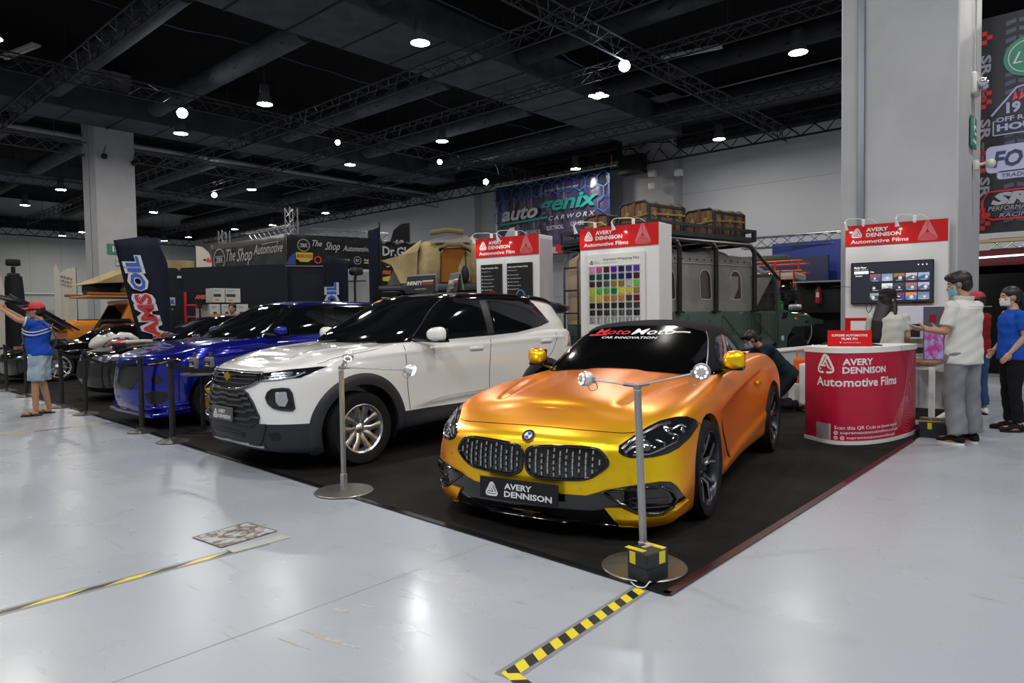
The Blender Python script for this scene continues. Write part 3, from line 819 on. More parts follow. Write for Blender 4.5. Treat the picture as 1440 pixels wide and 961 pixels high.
# ================================================================== crossovers
def build_crossover(root, paint, roofm, cladm, detail='white', wstyle='twin5', wm=polished, wl=None, cal=None, wr=.345, rim=.232, arch=.42, clad_on=True, name=''):
 me = suv_sculpt(suv_body()); top = suv_top()
 B = bvh_of(me); T = bvh_of(top)
 body = cut_wells(me, [(0, .345, arch, .55, 1.2), (-2.64, .345, arch, .6, 1.2)])
 if clad_on:
  bisect(body, (0, 0, .452), (0, 0, 1))
  body, low = split_mesh(body, lambda c: c.z < .452)
  mesh_obj('lower_cladding', low, cladm, root, 40)
 mesh_obj('body', body, paint, root, 40)
 c2 = bisect(top.copy(), (-.70, 0, 1.108), V((.07, 0, 1.)).normalized()); bisect(c2, (-2.66, 0, 1.50), V((1., 0, -.20)).normalized()); bisect(c2, (0, 0, 1.565), (0, 0, 1))
 c2, up = split_mesh(c2, lambda c: not (c.z < 1.108 - .07 * (c.x + .70) or (c.x < -2.66 + .20 * (c.z - 1.50) and c.z < 1.565 and roofm is not paint) or (roofm is paint and c.z > 1.565)))
 mesh_obj('lower_cabin', c2, paint, root, 50); mesh_obj('cabin', up, gloss_black, root, 50)
 arch_liner(root, 0, .345, arch, .55, .86); arch_liner(root, -2.64, .345, arch, .55, .86)
 if roofm is not paint:
  R = [(-1.02, 0), (-1.02, .30), (-1.10, .50), (-1.20, .575), (-1.5, .63), (-2.2, .65), (-2.9, .645), (-3.30, .60), (-3.34, .3), (-3.35, 0)]
  R = R + [(x, -y) for x, y in R[-2:0:-1]]
  patch(T, R, 'top', .006, .08).obj('roof_panel', roofm, root)
 W = [(0, 1.10), (.30, 1.098), (.60, 1.085), (.745, 1.105), (.72, 1.23), (.68, 1.36), (.60, 1.50), (.545, 1.565), (.30, 1.588), (0, 1.592)]
 W = W + [(-x, z) for x, z in W[-2:0:-1]]
 ws = patch(T, W, 'front', .006, .06).obj('windscreen', glass_dark, root)
 a = MB()
 for l0, l1, z1 in ((-.55, -.05, 1.13), (.05, .55, 1.12)):
  a.tube([project(T, 'front', l0 + (l1 - l0) * k / 8, 1.105 + (z1 - 1.105) * k / 8, .018)[0] for k in range(9)], .008, 5)
 a.obj('wiper', black, ws)
 for sd in (1, -1):
  band = [(-.66, 1.145), (-.80, 1.26), (-1.05, 1.43), (-1.27, 1.563), (-1.8, 1.578), (-2.64, 1.570), (-2.76, 1.42), (-2.86, 1.29), (-2.62, 1.235), (-2.2, 1.18), (-1.75, 1.16), (-1.13, 1.14), (-.75, 1.112)]
  wb = one_sided(patch(T, band, 'side', .005, .06), sd).obj('window_surround', gloss_black, root)
  for nm, P in (('front_window', [(-.90, 1.18), (-1.02, 1.36), (-1.28, 1.535), (-1.70, 1.548), (-1.64, 1.172), (-1.15, 1.152)]), ('rear_window', [(-1.86, 1.185), (-1.89, 1.548), (-2.48, 1.545), (-2.62, 1.38), (-2.58, 1.245), (-2.2, 1.19)])):
   one_sided(patch(T, P, 'side', .009, .06, .01), sd).obj(nm, glass_dark, wb)
  if roofm is not paint:
   one_sided(patch(T, [(-1.72, 1.17), (-1.74, 1.55), (-1.84, 1.55), (-1.82, 1.18)], 'side', .011, .06, .01), sd).obj('door_pillar', mat('satin black film', (.03, .032, .036), .3), wb)
   one_sided(line_on(T, [(-.70, 1.17), (-1.02, 1.42), (-1.27, 1.565)], 'side', .012, .010, False), sd).obj('pillar_moulding', black, root)
  wing_mirror(root, (-.84, 1.0, 1.20), sd, (.095, .115, .075), paint, gloss_black if detail == 'white' else black, (-.70, .80, 1.165))
  for nm, P in (('front_door_handle', (-1.51, 1.027)), ('rear_door_handle', (-2.68, 1.066))):
   p, nn = project(B, 'side', *P, .012)
   one_sided(MB().bbox(p, (.20, .022, .034), .01, 3), sd).obj(nm, paint, root)
 for nm, P in (('front_gap', [(-.535, 1.10), (-.525, .89), (-.545, .67), (-.575, .46)]), ('middle_gap', [(-1.76, 1.16), (-1.71, .87), (-1.70, .50)]), ('rear_gap', [(-2.88, 1.28), (-2.9, 1.10), (-2.75, .9), (-2.5, .8), (-2.25, .66), (-2.18, .5)])):
  line_on(B, P, 'side', .007, .0015).obj(nm, gap, root)
 line_on(B, [(.40, .775), (.30, .80), (.07, .825), (-.18, .822), (-.37, .79), (-.5, .80)], 'top', .006, .0015).obj('bonnet_gap', gap, root)
 if clad_on:
  for s in (0, -2.64):
   for sd in (1, -1):
    k = MB(); n = 40; vs = []
    for j in range(n + 1):
     an = rad(-22) + rad(224) * j / n
     z0 = .345
     for q, (r, off) in enumerate(((arch - .006, -.03), (arch - .004, .016), (arch + .045, .022), (arch + .095, .012), (arch + .105, -.01))):
      a_, b_ = s + r * cos(an), max(.17, z0 + r * sin(an))
      p, nn = project(B, 'side', a_, b_, off); p = V((a_, p.y + (off if off < 0 else 0), b_)) if q == 0 else p
      vs.append(p)
    k.add(vs, [(5 * j + i, 5 * j + i + 1, 5 * j + 6 + i, 5 * j + 5 + i) for j in range(n) for i in range(4)])
    one_sided(k, sd).obj('arch_moulding', cladm, root, 60)
 for s in (0, -2.64):
  for sd in (1, -1): wheel(root, s, sd * .775, wr, wr, .225, rim, wstyle, sd, rubber, wm, lip_m=wl, caliper_m=cal)
 for sd in (1, -1): one_sided(patch(B, [(.52, 1.12), (.80, 1.13), (.84, .98), (.60, .95)], 'rear', .006, .06), sd).obj('tail_lamp', red_lens, root)
 return B, T
def build_white():
 root = thing('crossover', 'pearl white crossover with a black roof and dark cladding, parked left of the gold roadster', 'car', (3.81, 6.12, 0), rad(179))
 B, T = build_crossover(root, pearl, gloss_black, clad)
 sp = MB()
 P = [(-2.85, 1.625), (-3.40, 1.585), (-3.60, 1.55), (-3.58, 1.515), (-3.42, 1.47), (-2.85, 1.47)]
 n = 12; vs = []
 for j in range(n + 1):
  l = -.62 + 1.24 * j / n
  for x, z in P: vs.append((x + (.10 if abs(l) > .55 else 0) * (1 if x < -3.3 else 0), l, z - .075 * (l / .62) ** 2))
 sp.add(vs, [(6 * j + i, 6 * j + (i + 1) % 6, 6 * j + 6 + (i + 1) % 6, 6 * j + 6 + i) for j in range(n) for i in range(6)] + [tuple(range(6)), tuple(range(6 * n, 6 * n + 6))])
 sp.obj('roof_spoiler', gloss_black, root)
 U = [(0, .900), (.30, .893), (.45, .895), (.47, .85), (.40, .808), (.26, .755), (.11, .748), (0, .748)]
 U = U + [(-x, z) for x, z in U[-2:0:-1]]
 ug = patch(B, U, 'front', .006, .04).obj('upper_grille', gloss_black, root)
 a = MB()
 for z in (.80, .84, .872): a.tube(on(B, 'front', dens([(-.42, z), (.42, z)], .05), .010), .006, 5)
 a.obj('grille_bars', clad, ug)
 a = MB(); P = dens([(-.46, .835), (-.40, .80), (-.26, .757), (-.1, .745), (.1, .745), (.26, .757), (.40, .80), (.46, .835)], .03); a.tube(on(B, 'front', P, .012), .013, 8)
 a.obj('chrome_lip', mat('dark chrome', (.25, .25, .27), .12, 1.), ug, 60)
 a = MB(); P = dens([(-.46, .905), (-.30, .905), (0, .912), (.30, .905), (.46, .905)], .03); a.tube(on(B, 'front', P, .004), .005, 5); a.obj('bonnet_edge_gap', gap, ug)
 Lh = [(.462, .897), (.56, .908), (.665, .927), (.745, .936), (.80, .945), (.83, .944), (.79, .888), (.755, .856), (.674, .850), (.626, .836), (.54, .830), (.462, .822)]
 G = [(0, .735), (.30, .735), (.35, .717), (.43, .635), (.494, .52), (.484, .465), (.40, .437), (.2, .45), (0, .455)]
 G = G + [(-x, z) for x, z in G[-2:0:-1]]
 lg = patch(B, G, 'front', .004, .04).obj('lower_grille', mat('grille dark', (.015, .016, .018), .5), root)
 a = MB()
 for i, z in enumerate((.70, .66, .61, .56, .50)):
  w = .34 + .04 * i
  P = [(-w, z + .012), (-w + .07, z + .012), (-w + .10, z - .006), (-.10, z - .006), (-.06, z + .006), (.06, z + .006), (.10, z - .006), (w - .10, z - .006), (w - .07, z + .012), (w, z + .012)]
  P = dens(P, .03); a.tube(on(B, 'front', P, .014), .014, 6)
 a.obj('grille_bars', mat('grille bar plastic', (.014, .015, .018), .4), lg, 50)
 a = MB(); P = dens(G, .03, True); a.tube(on(B, 'front', P, .006), .010, 6, closed=True); a.obj('grille_frame', clad, lg, 60)
 for sd in (1, -1):
  h = one_sided(patch(B, Lh, 'front', .006, .03), sd).obj('headlamp', lens, root)
  a = MB(); P = dens([(.49, .838), (.62, .850), (.72, .868), (.765, .905)], .02); a.tube(on(B, 'front', P, .008), .011, 6)
  P = dens([(.50, .862), (.60, .872), (.70, .884)], .02); a.tube(on(B, 'front', P, .007), .006, 6)
  P = dens([(.56, .885), (.66, .897), (.70, .902)], .02); a.tube(on(B, 'front', P, .008), .012, 6)
  one_sided(a, sd).obj('light_guides', lamp_chrome, h)
  F = [(.545, .685), (.555, .732), (.585, .757), (.66, .766), (.705, .760), (.724, .722), (.742, .592), (.732, .576), (.667, .584), (.61, .600), (.567, .639)]
  g = one_sided(patch(B, F, 'front', .006, .03), sd).obj('fog_lamp_pod', gloss_black, root)
  a = MB(); a.tube(on(B, 'front', dens(F, .02, True), .008), .009, 6, closed=True); one_sided(a, sd).obj('pod_frame', clad, g, 60)
  one_sided(patch(B, [(.615, .735), (.69, .738), (.705, .66), (.69, .61), (.65, .615), (.625, .65)], 'front', .010, .02), sd).obj('fog_lamp', bump(mat('fog lamp glass', (.6, .62, .66), .25, .7), 60, .8, .01), g)
  one_sided(patch(B, [(.56, .66), (.60, .665), (.645, .62), (.66, .592), (.62, .605), (.575, .64)], 'front', .010, .02), sd).obj('pod_tray', clad, g)
  Q = [(.565, .372), (.64, .380), (.655, .34), (.64, .307), (.58, .307)]
  g = one_sided(patch(B, Q, 'front', .003, .03), sd).obj('bumper_recess', black, root)
  Q = [(.47, .455), (.55, .455), (.54, .40), (.50, .30), (.42, .24), (.34, .26), (.40, .36)]
  one_sided(patch(B, Q, 'front', .014, .03, .03), sd).obj('bumper_buttress', clad, root)
 lo = [(-.32, .372), (0, .395), (.32, .372), (.31, .322), (0, .345), (-.31, .322)]
 lo = [(-.32, .365), (-.1, .395), (.1, .395), (.32, .365), (.30, .318), (.1, .335), (-.1, .335), (-.30, .318)]
 g = patch(B, lo, 'front', .003, .03).obj('bumper_intake', black, root)
 a = MB()
 for z in (.345, .368): a.tube(on(B, 'front', dens([(-.28, z), (.28, z)], .03), .006), .004, 5)
 a.obj('intake_slats', clad, g)
 a = MB(); a.tube(on(B, 'front', dens([(-.50, .245), (-.3, .262), (0, .275), (.3, .262), (.50, .245)], .03), .006), .012, 6); a.obj('chin_trim', steel, root, 60)
 p, nn = project(B, 'front', .0, .852, .016)
 Rb = Matrix((V((0, 1, 0)), V((0, 0, 1)), V((1, 0, 0)))).transposed()
 c = MB(); w, h = .062, .019
 poly = [(-w, -h), (-w * .38, -h), (-w * .38, -h * 2), (w * .38 - .006, -h * 2), (w * .38, -h), (w - .006, -h), (w, h), (w * .38, h), (w * .38, h * 2), (-w * .38 + .006, h * 2), (-w * .38, h), (-w + .006, h)]
 c.prism(poly, 0, .012, Matrix.Translation(p) @ Rb.to_4x4()); c.obj('bow_tie_badge', gold_metal, ug)
 show_plate(root, (.925, .02, .525), .40, .125, rad(-2), sign_grey)
 MB().bbox((.90, .02, .53), (.04, .34, .10), .004, 1).obj('plate_bracket', black, root)
 for sd in (1, -1):
  pts = [project(T, 'top', -1.35 - 1.75 * k / 14, sd * .60, .018)[0] for k in range(15)]
  MB().tube(pts, .012, 8).obj('roof_rail', gloss_black, root, 60)
 patch(T, [(-.55, 1.535), (-.45, 1.555), (-.46, 1.58), (-.545, 1.565)], 'front', .010, .02, .003).obj('registration_sticker', mat('yellow sticker', (.8, .5, .05), .5), root)
 patch(B, [(-3.06, 1.10), (-3.2, 1.10), (-3.22, .98), (-3.08, .98)], 'side', .003, .03).obj('fuel_flap', pearl, root)
 line_on(B, [(-.80, .50), (-.95, .535), (-1.3, .555), (-1.7, .565), (-2.1, .58)], 'side', .006, .002).obj('crease_shade', mat('crease shade grey', (.45, .45, .45), .5), root)  # grey ribbon: shade along the door crease put in as colour
 return root
# ------------------------------------------------------------------ the hall
def floor_mat():
 m = mat('painted concrete floor', (.36, .38, .42), .2)
 nt, b = nodes(m); N = nt.nodes.new; Lk = nt.links.new
 tc = N('ShaderNodeTexCoord')
 def noise(s, d=4, st=None, dist=0):
  n = N('ShaderNodeTexNoise'); n.inputs['Scale'].default_value = s; n.inputs['Detail'].default_value = d; n.inputs['Distortion'].default_value = dist
  if st:
   mp = N('ShaderNodeMapping'); mp.inputs['Scale'].default_value = st; mp.inputs['Rotation'].default_value = (0, 0, .5); Lk(tc.outputs['Object'], mp.inputs[0]); Lk(mp.outputs[0], n.inputs['Vector'])
  else: Lk(tc.outputs['Object'], n.inputs['Vector'])
  return n.outputs['Fac']
 def ramp(f, a, b_, c0=0, c1=1):
  r = N('ShaderNodeMapRange'); r.inputs[1].default_value = a; r.inputs[2].default_value = b_; r.inputs[3].default_value = c0; r.inputs[4].default_value = c1; Lk(f, r.inputs[0]); return r.outputs[0]
 def mix(f, c1, c2):
  x = N('ShaderNodeMix'); x.data_type = 'RGBA'; Lk(f, x.inputs[0])
  for i, c in ((6, c1), (7, c2)):
   if isinstance(c, tuple): x.inputs[i].default_value = (*c, 1)
   else: Lk(c, x.inputs[i])
  return x.outputs[2]
 base = mix(ramp(noise(.35, 3), .35, .65), (.345, .375, .43), (.395, .425, .48))
 scuff = ramp(noise(14, 6, (1, .12, 1), .4), .66, .74)
 c = mix(scuff, base, (.30, .31, .34))
 spots = ramp(noise(9, 3), .73, .76)
 c = mix(spots, c, (.27, .25, .24))
 spots2 = ramp(noise(5.3, 8, None, 1.), .725, .74)
 c = mix(spots2, c, (.42, .37, .32))
 Lk(c, b.inputs['Base Color'])
 Lk(ramp(noise(1.2, 6), .3, .7, .22, .34), b.inputs['Roughness'])
 bp = N('ShaderNodeBump'); bp.inputs['Strength'].default_value = .045; bp.inputs['Distance'].default_value = .02
 Lk(noise(5, 3), bp.inputs['Height']); Lk(bp.outputs[0], b.inputs['Normal'])
 return m
def wall_mat(name, col):
 m = mat(name, col, .7)
 nt, b = nodes(m)
 tc = nt.nodes.new('ShaderNodeTexCoord'); br = nt.nodes.new('ShaderNodeTexBrick'); mp = nt.nodes.new('ShaderNodeMapping')
 mp.inputs['Rotation'].default_value = (pi / 2, 0, pi / 2) if 'right' in name else (pi / 2, 0, 0)
 nt.links.new(tc.outputs['Object'], mp.inputs[0]); nt.links.new(mp.outputs[0], br.inputs['Vector'])
 br.inputs['Scale'].default_value = 1; br.offset = 0
 br.inputs['Brick Width'].default_value = 2.4; br.inputs['Row Height'].default_value = 30; br.inputs['Mortar Size'].default_value = .012
 br.inputs['Color1'].default_value = (*col, 1); br.inputs['Color2'].default_value = (*[c * .95 for c in col], 1); br.inputs['Mortar'].default_value = (*[c * .6 for c in col], 1)
 nt.links.new(br.outputs['Color'], b.inputs['Base Color'])
 return m
FL = floor_mat()
wall_w = wall_mat('wall paint right', (.46, .475, .51)); wall_l = wall_mat('wall paint far', (.46, .475, .48))
ceil_m = mat('dark ceiling', (.006, .006, .007), .95)
duct_m = noise_mix(mat('dark painted duct', (.02, .021, .024), .7), (.015, .016, .018), (.024, .025, .028), 2.)
duct_l = noise_mix(mat('grey duct lining', (.06, .065, .078), .75), (.050, .055, .067), (.068, .074, .088), 1.5)
truss_m = mat('grey truss paint', (.032, .034, .040), .6, .2)
pillar_m = noise_mix(mat('column paint', (.45, .46, .49), .6), (.42, .43, .46), (.46, .47, .50), 1.2)
def build_hall():
 structure(MB().box((8, 28, -.1), (48, 88, .2)).obj('floor', FL, None, 0))
 structure(MB().box((31.15, 28, 6), (.3, 88, 12)).obj('wall_right', wall_w, None, 0))
 structure(MB().box((8, 71, 6), (48, .3, 12)).obj('wall_far', wall_l, None, 0))
 structure(MB().box((-12.15, 28, 6), (.3, 88, 12)).obj('wall_left', mat('plain wall', (.6, .6, .61), .7), None, 0))
 structure(MB().box((8, -15.15, 6), (48, .3, 12)).obj('wall_near', mat('plain wall', (.6, .6, .61), .7), None, 0))
 structure(MB().box((8, 28, 12.1), (48, 88, .2)).obj('ceiling', ceil_m, None, 0))
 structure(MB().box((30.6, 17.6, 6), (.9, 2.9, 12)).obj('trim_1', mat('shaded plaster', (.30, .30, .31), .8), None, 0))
 structure(MB().box((30.75, 33, 5.2), (.6, 6., 10)).obj('trim_2', wall_w, None, 0))
 structure(MB().box((30.8, 28, 9.9), (.7, 84, .9)).box((8, 70.6, 9.9), (46, .7, .9)).obj('trim_3', duct_m, None, 0))
 structure(MB().box((8, 70.7, 3.9), (46, .2, .12)).obj('trim_4', mat('band paint', (.62, .63, .64), .6), None, 0))
 def pillar(x0, y0, x1, y1, n, reveal, label, trunk):
  t = thing('pillar', label, 'pillar', ((x0 + x1) / 2, (y0 + y1) / 2, 0)); t['kind'] = 'structure'
  w, d = x1 - x0, y1 - y0
  MB().bbox((0, 0, 6), (w, d, 12), .02, 1).obj('shaft', pillar_m, t)
  if reveal: MB().box((-w / 2 - .004, -.05, 6), (.02, .02, 12)).obj('joint', mat('joint', (.2, .2, .2), .8), t)
  if trunk:
   MB().bbox((-w / 2 - .03, .47, 5.8), (.05, .09, 11), .004, 1).box((-w / 2 - .058, .455, 5.8), (.004, .02, 11)).obj('cable_trunking', mat('galvanised', (.22, .24, .28), .4, .7), t)
  return t
 pillar(10.05, 32.1, 11.6, 33.7, 1, True, 'white square pillar on the left, behind the dark feather flag', False)
 p = pillar(11.3, 1.69, 13.3, 3.22, 2, False, 'large white pillar on the right, behind the screen stand', True)
 f = thing('emergency_light', 'round twin emergency light high on the narrow face of the right pillar', 'emergency light', (12.45, 1.66, 4.75))
 MB().bbox((0, 0, 0), (.34, .10, .34), .05, 3).obj('housing', mat('ivory plastic', (.6, .6, .56), .4), f)
 k = MB()
 for a in (-.08, .08): k.lathe([(.0, .10), (.06, .11), (.085, .05), (.06, 0)], 16, c=(a, -.05, .0), R=Matrix.Rotation(pi / 2, 3, 'X'))
 k.obj('lamp_head', chrome, f)
 MB().tube([(0, 0, .17), (.0, .0, 3.)], .012, 6).obj('conduit', steel, f)
 f = thing('exit_sign', 'green exit sign below the emergency light on the right pillar', 'exit sign', (12.35, 1.66, 4.02))
 MB().bbox((0, 0, 0), (.42, .03, .46), .01, 1).obj('panel', mat('exit green', (.05, .22, .16), .5), f)
 k = MB(); k.box((-.06, -.018, .1), (.04, .004, .2)).box((.06, -.018, .08), (.14, .004, .05)).box((.06, -.018, -.02), (.14, .004, .04)).box((-.0, -.018, -.14), (.26, .004, .05)); k.obj('pictogram', white_ink, f)
 f = thing('security_camera', 'small white bracket camera beneath the exit sign on the right pillar', 'camera', (12.5, 1.62, 3.55))
 MB().bbox((0, .02, 0), (.1, .08, .16), .02).tube([(0, 0, 0), (0, -.12, .02)], .02, 8).ell((0, -.16, 0), (.07, .07, .07)).obj('body', mat('ivory plastic', (.6, .6, .56), .4), f)
 f = thing('exit_sign', 'green exit sign on the left pillar beside the dark feather flag', 'exit sign', (10.7, 32.06, 4.45))
 MB().box((0, 0, 0), (.6, .06, .42)).obj('panel', mat('exit green', (.05, .22, .16), .5), f)
 MB().box((-.1, -.04, 0), (.05, .01, .25)).box((.08, -.04, .05), (.22, .01, .05)).box((.08, -.04, -.06), (.22, .01, .05)).obj('pictogram', white_ink, f)
 f = thing('emergency_light', 'small twin emergency light under the exit sign on the left pillar', 'emergency light', (10.9, 32.06, 3.9))
 MB().bbox((0, 0, 0), (.4, .1, .3), .04).obj('housing', mat('ivory plastic', (.6, .6, .56), .4), f)
 k = MB()
 for a in (-.1, .1): k.ell((a, -.08, .05), .07)
 k.obj('lamp_head', chrome, f)
 for x, z, l in ((10.35, 8.3, 'left one'), (11.5, 8.2, 'right one')):
  f = thing('spotlight', 'tiny dark spotlight near the top of the left pillar, the ' + l, 'spotlight', (x, 32.0, z), 0, 'spotlights on the left pillar')
  MB().ell((0, -.1, 0), .12).cyl((0, .1, 0), (0, -.05, 0), .03).obj('head', black, f)
  MB().tube([(0, 0, .1), (.1, 0, .5)], .015, 5).obj('cable', black, f)
 sp = ['nearest the camera', 'second from the camera', 'third from the camera']
 for i, (y0, y1, z0) in enumerate(((15.0, 17.7, 9.5), (29.9, 32.0, 9.5), (46., 48., 9.5))):
  t = thing('rectangular_duct', 'long rectangular air duct across the whole ceiling, ' + sp[i], 'air duct', (8.7, (y0 + y1) / 2, z0)); t['kind'] = 'thing'
  MB().bbox((0, 0, .5), (40.2, y1 - y0, 1.0), .03, 1).obj('casing', duct_l if i != 1 else duct_l, t)
  k = MB()
  for j in range(23): k.box((-19.8 + j * 1.8, 0, -.01), (.05, y1 - y0 + .03, .03))
  k.obj('flanges', duct_m, t)
  k = MB()
  for j in range(10):
   for y in (-1, 1): k.tube([(-19.9 + j * 4.4, y * (y1 - y0) / 2, 1), (-20 + j * 4.4, y * (y1 - y0) / 2, 2.5)], .012, 4, False)
  k.obj('hanger_rods', duct_m, t, 0)
 where = {7.9: 'at the far left', 11.4: 'left of centre', 17.2: 'centre', 21.8: 'right of centre', 26.3: 'at the far right'}
 for rowi, (ya, yb, xs) in enumerate(((18.2, 29.2, (7.9, 11.4, 17.2, 21.8, 26.3)), (4., 14.8, (11.4, 17.4, 22.1, 26.3)), (32.5, 45.6, (7.9, 11.2, 17.2, 21.8, 26.3)), (49, 62, (11.2, 17.2, 21.8, 26.3)))):
  rn = ('between the nearest two rectangular ducts', 'in front of the nearest rectangular duct', 'between the second and third rectangular ducts', 'beyond the third rectangular duct')[rowi]
  for x in xs:
   t = thing('round_duct', 'long round air duct %s, %s' % (rn, where.get(x, where[min(where, key=lambda q: abs(q - x))])), 'air duct', (x, 0, 9.95), 0, 'round air ducts')
   k = MB(); k.tube([(0, ya, 0), (0, yb - .1, 0), (0, yb, 0)], [.36, .36, .32], 20); k.obj('casing', duct_l if rowi in (0, 2) else duct_m, t)
   k = MB()
   n = int((yb - ya) / 1.5)
   for j in range(n):
    y = ya + .8 + j * 1.5; k.lathe([(0, .0), (.06, .01), (.07, 0)], 8, c=(-.255, y, -.255), R=Matrix.Rotation(pi * .75, 3, 'Y') @ Matrix.Rotation(pi, 3, 'X'))
   k.obj('air_nozzles', black, t)
   k = MB()
   for j in range(4): y = ya + 1 + j * (yb - ya - 2) / 3; k.tube([(0, y, .35), (0, y, 2.05)], .012, 4, False)
   k.obj('hanger_rods', duct_m, t, 0)
 def truss(p0, p1, w, label, m=truss_m, n=None, r=.03):
  p0, p1 = V(p0), V(p1); d = p1 - p0; L = d.length; u = d.normalized()
  s = u.cross(V((0, 0, 1))).normalized()
  k = MB(); C = [s * w / 2, -s * w / 2, V((0, 0, -w * .85))]
  C = [s * w / 2 + V((0, 0, w / 2)), -s * w / 2 + V((0, 0, w / 2)), V((0, 0, -w / 2))]
  t = thing('lattice_truss', label, 'truss', p0, 0, None)
  for c in C: k.tube([c, d + c], r, 5)
  k.obj('chords', m, t, 0)
  k = MB(); n = n or max(4, int(L / (w * 1.2)))
  for a, b in ((0, 1), (1, 2), (2, 0)):
   for i in range(n):
    q0, q1 = d * (i / n), d * ((i + 1) / n)
    if i % 2: k.tube([q0 + C[a], q1 + C[b]], r * .55, 4, False)
    else: k.tube([q0 + C[b], q1 + C[a]], r * .55, 4, False)
  k.obj('lacing', m, t, 0)
  k = MB(); n2 = max(3, int(L / 9))
  for i in range(n2 + 1): q = d * ((i + .5) / (n2 + 1)); k.tube([q + V((0, 0, w / 2)), q + V((0, 0, 12 - p0.z))], .012, 4, False)
  k.obj('hanger_rods', m, t, 0)
  return t
 truss((7, 5, 9.1), (7, 60, 9.1), .45, 'dark lattice truss running away from the camera over the stanchion queue')
 truss((14.6, 5, 9.0), (14.6, 62, 9.0), .45, 'dark lattice truss running away over the crossovers')
 truss((18.3, 4, 9.0), (18.3, 62, 9.0), .4, 'dark lattice truss running away, in the middle of the ceiling')
 truss((24.5, 4, 9.0), (24.5, 62, 9.0), .4, 'dark lattice truss running away, nearest the long right wall')
 truss((1, 10.9, 9.0), (30.5, 10.9, 9.0), .45, 'dark lattice truss across the ceiling, nearest the camera')
 truss((1, 24.4, 9.0), (30.5, 24.4, 9.0), .45, 'dark lattice truss across the ceiling, between the first and second ducts')
 truss((-4, 33.3, 8.75), (30.5, 33.3, 8.75), .5, 'grey lattice truss across the ceiling at the left pillar', mat('lit truss', (.085, .09, .10), .5, .2))  # lighter copy of the truss paint, lamp light put into the colour
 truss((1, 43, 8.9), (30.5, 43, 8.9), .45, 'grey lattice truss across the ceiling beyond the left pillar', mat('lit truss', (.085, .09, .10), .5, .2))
 truss((-8, 68.5, 9.2), (30, 68.5, 9.2), 1.1, 'deep lattice truss in front of the far wall', duct_m, 40, .05)
 truss((29.8, 5, 9.2), (29.8, 66, 9.2), .9, 'deep lattice truss along the top of the long right wall', duct_m, 60, .05)
 for y, z, nm, r in ((33.6, 9.35, 'bright steel pipe under the ceiling running past the left pillar', .10),):
  tag(MB().tube([(-10, y, z), (30.8, y, z)], r, 10).obj('ceiling_pipe', mat('pale pipe', (.3, .31, .32), .4, .4)), nm, 'pipe')
 structure(MB().box((9, 34.4, 9.6), (43, .9, .5)).obj('trim_5', duct_m, None, 0))
 cw = mat('blue cable', (.02, .03, .10), .5)
 for i, (y, z) in enumerate(((12.4, 9.9), (14.0, 10.1), (20.6, 10.0))):
  k = MB(); k.tube([(x, y + .15 * sin(x), z - .10 * sin(x * .9) ** 2) for x in range(0, 31)], .02, 5)
  tag(k.obj('ceiling_cable', cw), 'thin blue cable strung across the ceiling, ' + ('nearest the camera', 'second from the camera', 'beyond the first rectangular duct')[i], 'cable')
 for i, (x, y) in enumerate(((20.2, 10.2), (5.9, 25))):
  t = thing('tube_batten', ('unlit white batten fitting under the nearest ceiling truss', 'unlit batten fitting at the left end of the ceiling')[i], 'batten light', (x, y, 9.6), rad(12))
  MB().bbox((0, 0, 0), (.25, 1.9, .08), .01).obj('tray', mat('batten grey', (.30, .31, .31), .5), t); MB().cyl((.0, -.9, -.06), (.0, .9, -.06), .03).obj('tube', mat('frosted tube', (.4, .4, .4), .3), t)
